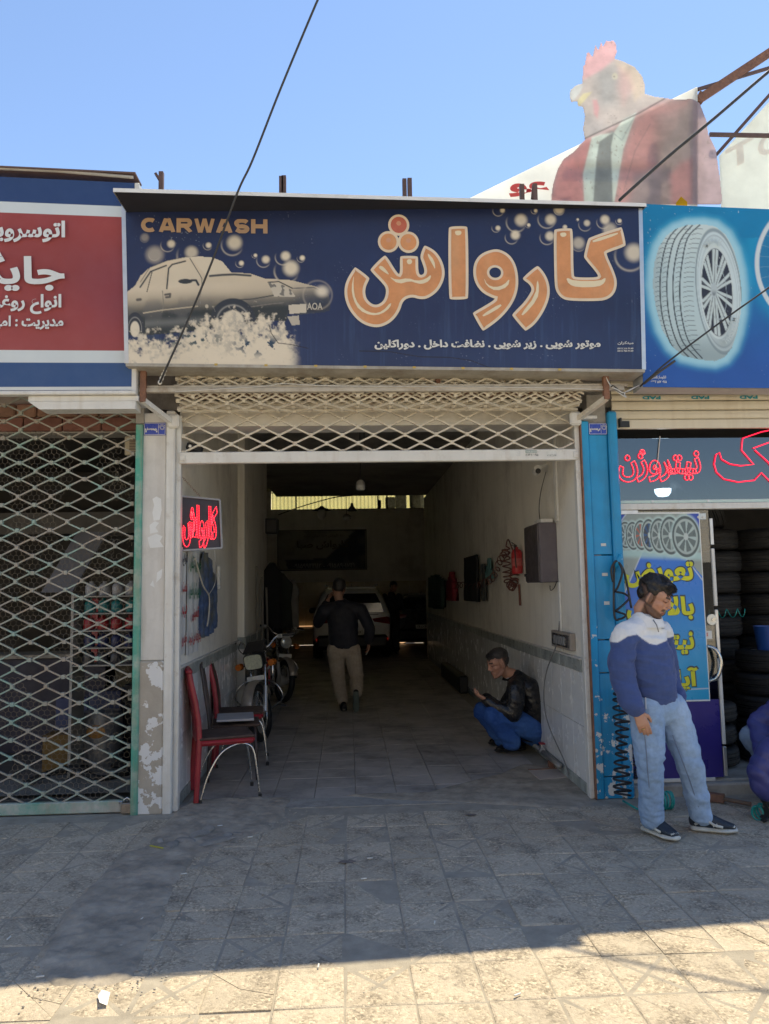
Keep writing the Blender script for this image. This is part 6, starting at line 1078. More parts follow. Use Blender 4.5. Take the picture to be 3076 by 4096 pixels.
MB().tube(cat_rom([(-1.25, .5, 1.88), (-1.24, .8, 1.66), (-1.23, 1.05, 1.56), (-1.24, 1.10, 1.40), (-1.24, 1.02, 1.30)], 6), .007, 6).build('rope', mat('pale_rope', (.5, .47, .4), .8), smooth=True, label='pale rope looped over the tarpaulin', cat='rope')
MB().tube(cat_rom([(-1.06, .33, 1.93), (-1.1, .6, 1.82), (-1.22, 1.3, 1.68), (-1.24, 1.08, 1.57)], 6), .004, 5).build('cable', M_white, smooth=True, label='white cable hanging from the glowing board', cat='cable')
hs = thing('handset', 'white wall handset above the motorcycle', 'handset', (-1.275, 1.82, 1.75)); MB().box((0, 0, 0), (.035, .05, .21), bev=.012).build('grip', M_white, hs); MB().box((.005, -.02, -.11), (.04, .09, .05), bev=.012).build('earpiece', M_white, hs)

# ------------------------------------------------------------------ chairs
M_redv = mat('red_vinyl', (.30, .018, .028), .4, var=.15, scale=10, dirt=((.16, .03, .03), .5, 9, .55)); M_brnv = mat('worn_brown_seat', (.075, .045, .035), .75, var=.3, scale=9, dirt=((.16, .11, .08), .6, 12, .56), bump=.08)
def red_chair(label, loc, rz):
    t = thing('dining_chair', label, 'chair', loc, rz, 'chairs along the wall')
    MB().box((.205, 0, .445), (.43, .42, .05), bev=.022).build('seat_base', M_redv, t, smooth=30); MB().box((.205, 0, .473), (.425, .415, .02), bev=.009).build('seat', M_brnv, t, smooth=30)
    prof = [(-.005, .46), (-.012, .60), (-.035, .75), (-.07, .90), (-.085, .985)]
    for s_ in (-1, 1): MB().loft([(x, s_ * (.185 - .055 * (z - .46)), z, .021, .014) for x, z in [(-.03, .012), (-.02, .2), (-.008, .42)] + prof], n=12, dome=False).build('back_post', M_redv, t, smooth=40)
    MB().loft([(x + .012, 0, z, .014, .16 - .05 * (z - .46)) for x, z in prof], n=16).build('backrest', M_brnv, t, smooth=40); MB().loft([(x - .022, 0, z, .010, .165 - .05 * (z - .46)) for x, z in prof], n=16).build('back_panel', M_redv, t, smooth=40)
    MB().loft([(-.085, -.16, .985, .028, .022), (-.09, 0, .995, .028, .024), (-.085, .16, .985, .028, .022)], n=12).build('top_rail', M_redv, t, smooth=40)
    for s_ in (-1, 1):
        MB().tube(cat_rom([(.0, s_ * .205, .008), (.06, s_ * .20, .20), (.15, s_ * .19, .35), (.26, s_ * .18, .412), (.36, s_ * .18, .41), (.415, s_ * .185, .33), (.455, s_ * .20, .008)], 6), .009, 10).build('leg', M_chrome, t, smooth=True)
        for x in (.0, .455): MB().cyl((x, s_ * .205 if x == 0 else s_ * .2, 0), (x, s_ * .204 if x == 0 else s_ * .2, .03), .014, n=10).build('rubber_foot', M_black, t)
    return t
red_chair('red vinyl chair with chrome legs standing nearest the pillar', (-1.195, .40, .002), R(16)); red_chair('red vinyl chair with chrome legs beside the motorcycle', (-1.235, 1.60, .002), R(6))
mc = thing('metal_chair', 'brown steel chair with slatted back between the two red chairs', 'chair', (-1.20, 1.02, .002), R(8), 'chairs along the wall'); M_bs = mat('brown_steel', (.06, .042, .038), .45, var=.2)
MB().box((.21, 0, .46), (.40, .38, .025), bev=.008).build('seat', M_brnv, mc)
for s_ in (-1, 1):
    MB().tube(cat_rom([(-.02, s_ * .17, .005), (-.01, s_ * .17, .45), (-.05, s_ * .15, .75), (-.085, s_ * .12, .97)], 5), .014, 8).build('back_post', M_bs, mc, smooth=True); MB().cyl((.39, s_ * .16, .0), (.37, s_ * .15, .45), .013, n=8).build('leg', M_bs, mc, smooth=True)
    MB().tube([(-.012, s_ * .06, .47), (-.055, s_ * .05, .75), (-.085, s_ * .045, .965)], .009, 6).build('back_slat', M_bs, mc)
MB().tube([(-.085, -.12, .97), (-.09, 0, .985), (-.085, .12, .97)], .014, 8).build('top_rail', M_bs, mc, smooth=True)
MB().box((-.985, .97, .520), (.31, .36, .018), rz=R(8), bev=.003).build('board', mat('grey_board', (.40, .39, .40), .7, var=.1), label='thin grey board laid across the brown steel chair', cat='board')

# ------------------------------------------------------------------ motorcycles
def wheel(t, x, steerM=None):
    w = obj('wheel', MB().tube([(.265 * math.cos(a), 0, .265 * math.sin(a)) for a in np.linspace(0, 2 * math.pi, 41)[:-1]], .042, 10, closed=True).mesh('tyre_ring'), M_rub, t, smooth=True)
    MB().tube([(.228 * math.cos(a), 0, .228 * math.sin(a)) for a in np.linspace(0, 2 * math.pi, 41)[:-1]], .013, 6, closed=True).build('rim', M_chrome, w, smooth=True)
    sp = MB(); [sp.tube([(.05 * math.cos(a + .5 * (-1) ** k), .02 * (-1) ** k, .05 * math.sin(a + .5 * (-1) ** k)), (.225 * math.cos(a), 0, .225 * math.sin(a))], .0018, 4) for k, a in enumerate(np.linspace(0, 2 * math.pi, 37)[:-1])]; sp.build('spokes', M_chrome, w, kind='stuff')
    MB().cyl((0, -.05, 0), (0, .05, 0), .06, n=20).build('hub', M_alu, w, smooth=40); return w
def motorcycle(label, loc, rz, steer, tank, lamp):
    t = thing('motorcycle', label, 'motorcycle', loc, rz, 'motorcycles parked inside'); Mt = mat(tank[0], tank[1], .25, var=.08, coat=.5)
    AX = Matrix.Translation((.42, 0, .88)); S_ = AX @ Matrix.Rotation(R(-27), 4, 'Y') @ Matrix.Rotation(steer, 4, 'Z') @ Matrix.Rotation(R(27), 4, 'Y') @ AX.inverted()
    w1 = wheel(t, 0); w1.matrix_local = S_ @ Matrix.Translation((.66, 0, .307)); w2 = wheel(t, 0); w2.matrix_local = Matrix.Translation((-.60, 0, .307))
    def front(mb, nm, m, par=t, **k): mb.v = [tuple(S_ @ Vector(p)) for p in mb.v]; return mb.build(nm, m, par, **k)
    for s_ in (-1, 1):
        front(MB().cyl((.66, s_ * .075, .307), (.555, s_ * .08, .56), .026, n=12), 'fork_leg', M_alu, smooth=40); front(MB().cyl((.56, s_ * .08, .55), (.43, s_ * .085, .92), .017, n=10), 'fork_tube', M_chrome, smooth=40)
        front(MB().bar((.66, s_ * .065, .33), (.80, s_ * .05, .52), .01, .01), 'fender_stay', M_chrome)
        ind = front(MB().cyl((.52, s_ * .11, .80), (.52, s_ * .16, .80), .008, n=8), 'indicator_stem', M_black); front(MB().cyl((.50, s_ * .19, .80), (.575, s_ * .19, .80), .038, .036, 16), 'indicator', mat('amber_lens', (.45, .12, .01), .25, var=.1), t, smooth=40)
        gp = front(MB().cyl((.30, s_ * .27, 1.055), (.26, s_ * .40, 1.055), .017, n=12), 'grip', M_black, smooth=40); front(MB().box((.305, s_ * .245, 1.055), (.05, .05, .045), bev=.008), 'switch_box', M_alu); front(MB().tube([(.35, s_ * .25, 1.045), (.36, s_ * .30, 1.04), (.32, s_ * .40, 1.03)], .005, 5), 'lever', M_alu)
    front(MB().tube(cat_rom([(.26, -.40, 1.055), (.32, -.22, 1.06), (.40, -.12, .97), (.42, 0, .95), (.40, .12, .97), (.32, .22, 1.06), (.26, .40, 1.055)], 5), .011, 8), 'handlebar', M_chrome, smooth=True)
    fd = MB(); arc_ = [R(18 + 8.5 * i) for i in range(17)]; fd.add([(.66 + r_ * math.cos(a), w_, .307 + r_ * math.sin(a)) for a in arc_ for w_, r_ in ((-.062, .318), (-.035, .336), (0, .342), (.035, .336), (.062, .318))], [(5 * i + j, 5 * i + j + 1, 5 * i + j + 6, 5 * i + j + 5) for i in range(16) for j in range(4)])
    f_ = front(fd, 'front_fender', mat('dusty_chrome', (.42, .38, .34), .45, metal=.6, var=.15), smooth=True); sm = f_.modifiers.new('s', 'SOLIDIFY'); sm.thickness = .003
    if lamp == 'square':
        front(MB().loft([(.47, 0, .85, .10, .075), (.56, 0, .84, .105, .085), (.60, 0, .835, .11, .09)], A=(0, 1, 0), n=20, sq=.45, dome=False), 'headlight_shell', M_black, smooth=40); hl_ = front(MB().loft([(.60, 0, .835, .10, .08), (.612, 0, .833, .095, .075)], A=(0, 1, 0), n=20, sq=.45, dome=False), 'headlight', mat('headlight_glass', (.55, .56, .42), .12, var=.25, scale=30), smooth=40)
        front(MB().add([(.50, -.14, .93), (.50, .14, .93), (.57, .12, .94), (.57, -.12, .94), (.42, -.10, 1.05), (.42, .10, 1.05)], [(0, 3, 4), (3, 2, 5, 4), (2, 1, 5), (0, 1, 2, 3), (0, 4, 5, 1)]), 'meter_cowl', M_black, smooth=25)
    else:
        front(MB().ell((.52, 0, .85), (.10, .095, .095)), 'headlight_shell', M_black, smooth=True); front(MB().lathe([(.001, .02), (.06, .012), (.085, 0), (.09, -.01)], 24, M=Matrix.Translation((.60, 0, .85)) @ Matrix.Rotation(R(90), 4, 'Y')), 'headlight', mat('round_headlight', (.6, .62, .6), .1, metal=.4, var=.1), smooth=True)
        for s_ in (-1, 1): front(MB().cyl((.40, s_ * .10, 1.0), (.42, s_ * .10, 1.04), .045, n=16), 'gauge', M_black)
    front(MB().box((.60, 0, .66), (.012, .20, .05), bev=.004), 'front_plate', M_white)
    MB().loft([(.34, 0, .80, .05, .05), (.25, 0, .79, .115, .085), (.05, 0, .79, .13, .09), (-.12, 0, .76, .09, .06)], A=(0, 1, 0), n=18).build('tank', Mt, t, smooth=40); MB().loft([(-.10, 0, .80, .10, .035), (-.3, 0, .79, .135, .05), (-.55, 0, .81, .14, .05), (-.75, 0, .84, .11, .04)], A=(0, 1, 0), n=16).build('saddle', M_black, t, smooth=40)
    for s_ in (-1, 1): MB().loft([(-.08, s_ * .10, .60, .09, .012), (-.2, s_ * .105, .60, .10, .012), (-.34, s_ * .10, .62, .06, .012)], A=(0, 0, 1), n=12).build('side_cover', Mt, t, smooth=40); MB().tube([(-.42, s_ * .13, .72), (-.58, s_ * .13, .33)], .028, 8).build('shock_absorber', M_chrome, t, smooth=True); MB().bar((.05, s_ * .2, .28), (.02, s_ * .30, .28), .03, .025).build('foot_peg', M_black, t)
    MB().tube([(.40, 0, .86), (.30, 0, .50), (.12, 0, .25), (-.25, 0, .25), (-.35, 0, .6), (-.1, 0, .70), (.38, 0, .82)], .018, 8).tube([(-.2, .05, .3), (-.60, .09, .307)], .018, 8).tube([(-.2, -.05, .3), (-.60, -.09, .307)], .018, 8).build('frame', M_black, t, smooth=True)
    en = MB().box((.02, 0, .36), (.32, .22, .2), bev=.04).build('engine', mat('engine_alloy', (.25, .25, .25), .45, metal=.7, var=.2), t, smooth=30)
    for i in range(7): MB().box((.10 + .012 * i, 0, .47 + .022 * i), (.15, .15, .008), bev=.003).build('cooling_fin', MATS['engine_alloy'], en)
    MB().tube(cat_rom([(.20, -.06, .5), (.30, -.1, .40), (.2, -.15, .26), (-.3, -.17, .27), (-.85, -.18, .34)], 5), [.02] * 13 + [.035] * 8, 10).build('exhaust', M_chrome, t, smooth=True) if len(cat_rom([(.20, -.06, .5), (.30, -.1, .40), (.2, -.15, .26), (-.3, -.17, .27), (-.85, -.18, .34)], 5)) == 21 else None
    for s_ in (-1, 1): MB().tube(cat_rom([(.24, s_ * .04, .62), (.30, s_ * .2, .55), (.30, s_ * .26, .40), (.2, s_ * .1, .25)], 5), .011, 8).build('crash_bar', M_chrome, t, smooth=True)
    MB().box((-.86, 0, .66), (.02, .16, .1)).build('rear_plate', M_white, t); MB().ell((-.84, 0, .76), (.04, .08, .04)).build('tail_light', mat('tail_red', (.4, .01, .01), .3), t, smooth=True)
    for s_ in (-1, 1): front(MB().tube(cat_rom([(.32, s_ * .22, 1.06), (.45, s_ * .2, .98), (.5, s_ * .06, .85), (.44, s_ * .02, .70)], 5), .005, 5), 'control_cable', M_black, smooth=True)
    front(MB().cyl((.66, -.09, .307), (.66, -.03, .307), .085, n=20), 'brake_drum', M_alu, smooth=40)
    return t
m1 = motorcycle('red motorcycle with square headlight parked behind the chairs', (-1.03, 3.24, 0), R(-90 + 4), R(-20), ('moto_red', (.26, .012, .015)), 'square')
m2 = motorcycle('dark motorcycle with round headlight parked deeper inside', (-1.10, 6.05, 0), R(-90 + 16), R(14), ('moto_black', (.012, .012, .02)), 'round')

# ------------------------------------------------------------------ people: bodies grown as one surface, clothes over them
def grow(mb, voxel, smooth=4):
    me = mb.mesh('t'); o = bpy.data.objects.new('t', me)
    r = o.modifiers.new('r', 'REMESH'); r.mode = 'VOXEL'; r.voxel_size = voxel
    s_ = o.modifiers.new('s', 'SMOOTH'); s_.factor = .5; s_.iterations = smooth
    out = baked(o); bpy.data.meshes.remove(me); return out
def coords(me): a = np.empty(len(me.vertices) * 3, np.float32); me.vertices.foreach_get('co', a); return a.reshape(-1, 3).astype(float)
def normals(me): a = np.empty(len(me.vertices) * 3, np.float32); me.vertex_normals.foreach_get('vector', a); return a.reshape(-1, 3).astype(float)
def tri_noise(P, s, seed): return (vnoise(P[:, 0] + .37 * P[:, 1], P[:, 2] - .21 * P[:, 1], s, seed, 3) + vnoise(P[:, 1] + 7, P[:, 2] + .3 * P[:, 0], s, seed + 1, 3)) - 1.0
def wrinkle(me, amp, scale, squash=(1, 1, 1), seed=1, mask=None):
    """folds: ridged noise pushed along the normals"""
    P = coords(me); N_ = normals(me); Q = P * np.array(squash); n = tri_noise(Q, scale, seed); rd = (1 - np.abs(n) * 3.2).clip(-.4, 1) + .5 * tri_noise(Q * 2.1, scale, seed + 5)
    d = amp * rd * (mask(P) if mask else 1.0); P += N_ * d[:, None]; me.vertices.foreach_set('co', P.astype(np.float32).ravel()); me.update()
def paintv(me, C): a = me.color_attributes.new('Col', 'FLOAT_COLOR', 'POINT'); a.data.foreach_set('color', np.concatenate([C, np.ones((len(C), 1))], 1).astype(np.float32).ravel())
def hp(M, *p): return M @ Vector(p)
def head_prims(mb, M, jaw=1.0):
    E = lambda c, r: mb.ell(c, r, M=M, nu=18, nv=12)
    E((-.014, 0, .036), (.100, .077, .088)); E((.028, 0, -.022), (.066, .064, .088)); E((.050, 0, -.075), (.042, .046 * jaw, .040)); E((.072, 0, -.103), (.024, .026, .018))
    for s_ in (-1, 1):
        mb.tube([hp(M, -.012, s_ * .060 * jaw, -.048), hp(M, .03, s_ * .050 * jaw, -.085), hp(M, .066, s_ * .02, -.103)], [.020, .020, .018], 10); E((.052, s_ * .042, -.022), (.030, .024, .024)); E((.040, s_ * .048, .03), (.04, .024, .035)); E((-.006, s_ * .079, -.012), (.026, .008, .034)); E((.002, s_ * .076, -.032), (.014, .008, .014))
        E((.094, s_ * .013, -.034), (.013, .009, .009)); E((.079, s_ * .033, .010), (.014, .018, .011))
    mb.tube([hp(M, .072, -.046, .030), hp(M, .087, 0, .031), hp(M, .072, .046, .030)], [.012, .014, .012], 10); mb.tube([hp(M, .088, 0, .024), hp(M, .102, 0, -.006), hp(M, .113, 0, -.026)], [.009, .011, .014], 10)
    E((.088, 0, -.060), (.012, .026, .010)); E((.090, 0, -.062), (.010, .022, .006)); E((.087, 0, -.074), (.011, .019, .007))
def head_paint(P, M, C, skin, hairc, beard=0.0, hairline=.060, lips=(.33, .13, .10)):
    Mi = np.array(M.inverted()); L_ = P @ Mi[:3, :3].T + Mi[:3, 3]; x, y, z = L_.T; ay = np.abs(y); inh = (np.linalg.norm(L_, axis=1) < .17) & (z > -.135)
    n = tri_noise(P, 60, 3) * .5
    def put(m, c, a=1.0): k = (np.clip(m, 0, 1) * a * inh)[:, None]; C[:] = C * (1 - k) + np.array(c) * k
    put(sst(.0, .03, x) * .25 * (ay > .03) * sst(.02, -.03, z), (.42, .18, .13))
    put(sst(.0, -.016, z + .040 + .30 * (x - .01)) * sst(-.03, -.012, x), hairc, beard); put(sst(.014, .005, np.abs(z + .050)) * sst(.034, .024, ay) * (x > .07), hairc, beard); put(sst(.02, .012, np.abs(x - .012)) * (ay > .05) * (z < .05) * (z > -.06), hairc, beard * .9)
    put(sst(.010, .005, np.abs(z + .066)) * sst(.026, .018, ay) * (x > .083), lips, .8); put(sst(.002, .0008, np.abs(z + .067)) * (ay < .024) * (x > .083), (.10, .035, .03), .8)
    put(sst(.008, .004, np.abs(z - .033 + .12 * np.clip(ay - .035, 0, 1) * 0)) * (ay > .012) * (ay < .056) * (x > .045), hairc, .92)
    put(sst(1.15, .8, np.hypot((ay - .034) / .016, (z - .006) / .0055)) * (x > .05), (.03, .02, .018), .9); put(sst(1.5, 1.0, np.hypot((ay - .034) / .02, (z - .012) / .010)) * (x > .05), (.22, .10, .075), .35)
    put(np.maximum(sst(hairline - .006, hairline + .008, z - .35 * np.clip(.03 - x, 0, .2) * 0), sst(-.005, -.025, x) * sst(-.06, -.045, z) * (ay < .2)), hairc, .85)
def hand(mb, w, d, n, t, curl=(.5, .6, .6, .6), L=1.0, thumb=.5, rad=1.0):
    w = Vector(w); d = Vector(d).normalized(); n = Vector(n); n = (n - d * n.dot(d)).normalized(); t = Vector(t); t = (t - d * t.dot(d) - n * t.dot(n)).normalized()
    mb.loft([(*w, .026, .019, t), (*(w + d * .035 * L), .034, .017, t), (*(w + d * .085 * L), .040, .014, t)], n=12)
    for i in range(4):
        b = w + d * (.088 - .006 * abs(i - 1.3)) * L + t * (.030 - .0195 * i); l = (.075, .083, .077, .060)[i] * L; p = b; a = 0; pts = [b - d * .02]; rr = [.0092 * rad]
        pts.append(b); rr.append(.0092 * rad)
        for k, fr in enumerate((.46, .30, .24)): a += curl[i] * (.75, 1.0, .7)[k]; p = p + (d * math.cos(a) + n * math.sin(a)) * l * fr; pts.append(p); rr.append((.0086, .0078, .0068)[k] * rad)
        mb.tube(pts, rr, 8)
    b = w + d * .028 * L + t * .024; dv = (d * .62 + t * .62 + n * .45 * thumb).normalized(); p1 = b + dv * .040 * L; p2 = p1 + (d * .85 + t * .18 + n * .5 * thumb).normalized() * .034 * L; p3 = p2 + (d * .9 + n * .6 * thumb - t * .1).normalized() * .024 * L
    mb.tube([b, p1, p2, p3], [.0135 * rad, .0115 * rad, .0098 * rad, .008 * rad], 8)
def limb(mb, pts, rr, n=14):
    P = [Vector(p) for p in pts]
    for a, b, ra, rb in zip(P, P[1:], rr, rr[1:]): mb.tube([a, a.lerp(b, .5), b], [ra, (ra + rb) / 2, rb], n)
    [mb.ell(p, r) for p, r in zip(P, rr)]
M_skinA = mat('skin_painted', attr='Col', rough=.5, var=.04, scale=30, bump=.02, bscale=220, spec=.35)
M_cloth = mat('cloth_painted', attr='Col', rough=.85, var=.07, scale=14, bump=.22, bscale=22, spec=.2, sheen=.15)
M_denim = mat('denim_painted', attr='Col', rough=.85, var=.14, scale=26, bump=.25, bscale=28, spec=.2)
M_hairb = mat('black_hair', (.012, .010, .009), .42, var=.3, scale=50, bump=.3, bscale=160, stretch=(1, 1, .35)); M_hairg = mat('greying_hair', (.03, .026, .024), .5, var=.4, scale=60, bump=.3, bscale=160)
def hair_mesh(M, blobs, amp=.006, scale=22, seed=3, voxel=.005):
    mb = MB(); [mb.ell(c, r, M=M, nu=18, nv=12) for c, r in blobs]; me = grow(mb, voxel, 3); wrinkle(me, amp, scale, (1, 1, .6), seed); return me
def tufts(M, n, zone, ln, m, parent, seed=1, name='hair_strands', comb=(.6, 0, .35)):
    r = random.Random(seed); mb = MB()
    for _ in range(n):
        c, rad = zone[r.randrange(len(zone))]; th = r.uniform(0, 6.28); ph = r.uniform(-.25, 1.2); p = Vector((c[0] + rad[0] * math.cos(ph) * math.cos(th), c[1] + rad[1] * math.cos(ph) * math.sin(th), c[2] + rad[2] * math.sin(ph)))
        nrm = Vector(((p.x - c[0]) / rad[0], (p.y - c[1]) / rad[1], (p.z - c[2]) / rad[2])).normalized(); d = (nrm * .45 + Vector(comb) + Vector((r.uniform(-.4, .4), r.uniform(-.4, .4), r.uniform(-.3, .3)))).normalized(); l = ln * r.uniform(.5, 1.1)
        q = p - nrm * .003; mb.tube([M @ q, M @ (q + d * l * .5 + nrm * .003), M @ (q + d * l - Vector((0, 0, .004)))], [.0016, .0013, .0003], 3, caps=False)
    return mb.build(name, m, parent, smooth=True, kind='stuff')
def shoe(heel, toe, w, h, m_up, m_sole, parent, lift=0.0, roll=None, name='shoe'):
    a = Vector(heel); b = Vector(toe); d = (b - a).normalized(); up = Vector((0, 0, 1)); s_ = d.cross(up).normalized(); L_ = (b - a).length
    M = Matrix((d, -s_, up)).transposed().to_4x4(); M.translation = a + up * lift
    if roll is not None: M = M @ roll
    so_ = MB().loft([(.01, 0, .020, w * .38, .020), (L_ * .25, 0, .020, w * .44, .020), (L_ * .5, 0, .018, w * .42, .017), (L_ * .75, 0, .019, w * .50, .017), (L_ * .97, 0, .024, w * .32, .014)], A=(0, 1, 0), n=18, M=M)
    o = so_.build(name, m_sole, parent, smooth=60)
    up_ = MB().loft([(.015, 0, .062, w * .34, .040), (L_ * .22, 0, .068, w * .41, .050), (L_ * .48, 0, .064, w * .40, .044), (L_ * .72, 0, .050, w * .44, .028), (L_ * .93, 0, .042, w * .30, .017)], A=(0, 1, 0), n=18, M=M); up_.loft([(.05, 0, .07, .042, .04), (.055, 0, h, .040, .038)], A=(1, 0, 0), n=14, M=M)
    me = grow(up_, .006, 4); obj('upper', me, m_up, o, smooth=True); return o, M, L_
def person(label, J, skin, grp=None, voxel=.0045, head=True, jaw=1.0):
    """one continuous body: head, neck, trunk, arms with hands, legs"""
    mb = MB(); M = J.get('head')
    if M is not None: head_prims(mb, M, jaw); mb.tube([hp(M, -.022, 0, -.03), hp(M, -.035, 0, -.10), Vector(J['neck'])], [.055, .056, .062], 14)
    mb.loft([(*Vector(r[0]), r[1] * .84, r[2] * .84, J['A']) for r in J['trunk']], n=18)
    for s_ in 'RL':
        limb(mb, [J['sh' + s_], J['el' + s_], J['wr' + s_]], [.045, .038, .027]); limb(mb, [J['hip' + s_], J['kn' + s_], J['an' + s_]], [.070, .048, .032])
        mb.tube([Vector(J['sh' + s_]), Vector(J['trunk'][-1][0])], [.04, .05], 10); mb.tube([Vector(J['hip' + s_]), Vector(J['trunk'][0][0])], [.06, .07], 10); mb.tube([Vector(J['an' + s_]), Vector(J['an' + s_]).lerp(Vector(J['toe' + s_]), .45) - Vector((0, 0, .012))], [.030, .016], 10)
        if 'hand' + s_ in J: hand(mb, J['wr' + s_], *J['hand' + s_][:3], **J['hand' + s_][3])
    me = grow(mb, voxel, 4); P = coords(me); C = np.zeros((len(P), 3)) + np.array(skin); ft = np.min([np.linalg.norm(P - np.array(J[k_ + s_]), axis=1) for s_ in 'RL' for k_ in ('an', 'toe')], 0); C *= (1 + .08 * tri_noise(P, 25, 4))[:, None]
    if M is not None: head_paint(P, M, C, skin, J.get('hairc', (.012, .01, .009)), J.get('beard', 0.0), J.get('hairline', .06))
    C[(ft < .15) & (P[:, 2] < .22)] = (.02, .02, .022); paintv(me, C); o = obj('person', me, M_skinA, None, smooth=True, label=label, cat='person')
    if grp: o['group'] = grp
    return o
def headM(c, fwd, pitch, roll=0.0, sc=1.0): return Matrix.Translation(c) @ Matrix.Rotation(math.atan2(fwd[1], fwd[0]), 4, 'Z') @ Matrix.Rotation(R(pitch), 4, 'Y') @ Matrix.Rotation(R(roll), 4, 'X') @ Matrix.Scale(sc, 4)
def V3(*a): return Vector(a)

# ---- man standing at the blue column
A_ = Vector((.84, .54, 0)); hM = headM((1.986,-0.93,1.516), (.78, -.62), 28, -4, 1.04)
J = dict(head=hM, A=A_, neck=(1.933,-0.89,1.37), shR=(1.77,-0.96,1.265), shL=(2.077,-0.8,1.262), elR=(1.737,-0.97,1.008), wrR=(1.786,-1.055,0.817), elL=(2.141,-0.68,1.003), wrL=(2.157,-0.78,0.842),
         hipR=(1.898,-0.93,0.806), hipL=(2.093,-0.83,0.786), knR=(1.895,-0.95,0.476), knL=(2.177,-0.87,0.482), anR=(1.924,-0.85,0.082), anL=(2.285,-0.8,0.077), toeR=(2,-1.044,0.02), toeL=(2.426,-0.932,0.02),
         trunk=[((1.993,-0.88,0.796), .165, .12), ((1.97,-0.88,0.9), .165, .125), ((1.94,-0.88,1.044), .175, .13), ((1.927,-0.88,1.189), .18, .125), ((1.926,-0.88,1.286), .13, .085)],
         handR=((.36, -.06, -.93), (.1, 1, 0), (.95, -.1, .35), dict(curl=(.22, .36, .42, .46), thumb=.8, L=1.12, rad=1.15)), handL=((.25, -.3, -.9), (-.8, -.5, 0), (.5, -.85, 0), dict(curl=(.5, .5, .5, .5))), beard=.74, hairc=(.018, .013, .011), hairline=.062)
p1 = person('man in blue and white sweatshirt and light jeans looking down by the blue column', J, (.46, .255, .175), 'people', .0042)
mb = MB(); mb.loft([(*Vector((1.979,-0.88,0.852)), .142, .118), (*Vector((1.969,-0.88,0.916)), .156, .138), (*Vector((1.951,-0.885,1.045)), .164, .142), (*Vector((1.935,-0.885,1.173)), .170, .135), (*Vector((1.933,-0.88,1.294)), .150, .105), (*Vector((1.934,-0.885,1.357)), .082, .076)], A=A_, n=22)
limb(mb, [J['shR'], (1.734,-0.975,1.122), J['elR'], (1.761,-1.02,0.877), (1.781,-1.045,0.834)], [.074, .074, .070, .062, .050]); limb(mb, [J['shL'], J['elL'], J['wrL']], [.078, .070, .055])
mb.tube([J['shR'], (1.931,-0.88,1.321), J['shL']], [.078, .088, .076], 14)
me = grow(mb, .0065, 5); wrinkle(me, .013, 4.2, (1.0, 1, 1.6), 11); wrinkle(me, .006, 10, (.8, 1, 1.8), 17); P = coords(me); n_ = tri_noise(P, 9, 2) * .012
zb = np.interp(P[:, 0], [1.70, 1.76, 1.82, 1.90, 1.95, 2.02, 2.1, 2.2], [1.235, 1.275, 1.285, 1.225, 1.215, 1.235, 1.25, 1.265]); k = sst(-.003, .003, P[:, 2] - zb)[:, None]; C = np.array((.055, .088, .235)) * (1 - k) + np.array((.72, .74, .76)) * k; ht = np.array((1.969,-0.88,0.868))[2]
paintv(me, C * (1 + .05 * n_ / .012)[:, None]); sw = obj('sweatshirt', me, M_cloth, p1, smooth=True)
cm_ = MB(); nk = Vector(J['neck'])
for k in range(26):
    a = 2 * math.pi * k / 26; d = A_ * math.cos(a) * .078 + Vector((.54, -.84, 0)) * math.sin(a) * .078; up_ = .070 - .045 * max(0, math.sin(a)); c0 = nk + Vector((.01, -.01, -.035)) + d * 1.18; c1 = nk + Vector((.018, -.02, up_ - .02)) + d * .93
    cm_.add([c0, c1, c1 + d * .13 + Vector((0, 0, -.002)), c0 + d * .22 + Vector((0, 0, -.012))], [])
n_ = 26; cm_.f = [[4 * i + j, 4 * ((i + 1) % n_) + j, 4 * ((i + 1) % n_) + (j + 1) % 4, 4 * i + (j + 1) % 4] for i in range(n_) for j in range(4)]
cm_.build('collar', mat('white_knit', (.72, .74, .76), .85, var=.05), p1, smooth=50)
MB().loft([(*Vector((1.976,-0.88,0.848)), .144, .120), (*Vector((1.973,-0.88,0.881)), .153, .132)], A=A_, n=40, dome=False).build('hem_band', mat('navy_rib', (.05, .08, .215), .9, var=.1, scale=60, stretch=(6, 6, .3), bump=.2, bscale=60), p1, smooth=True); MB().loft([(*Vector((1.786,-1.058,0.812)), .040, .036), (*Vector((1.778,-1.045,0.843)), .054, .050)], n=24, dome=False).build('cuff', MATS['navy_rib'], p1, smooth=True)
MB().tube([(1.94,-1.005,1.374), (1.951,-1.03,1.341), (1.96,-1.035,1.297)], .0035, 6).build('zip', mat('zip_metal', (.2, .2, .2), .4, metal=.7), p1)
(q0, q1) = [(2.007,1.308),(2.032,1.318)]
lettering('logo_print', 'mvp', mat('navy_logo', (.04, .05, .12), .6), p1, (q0[0], -.965, q0[1]), Vector((.9, .43, 0)), FZ, q1[0] - q0[0], q1[1] - q0[1], .02, False)
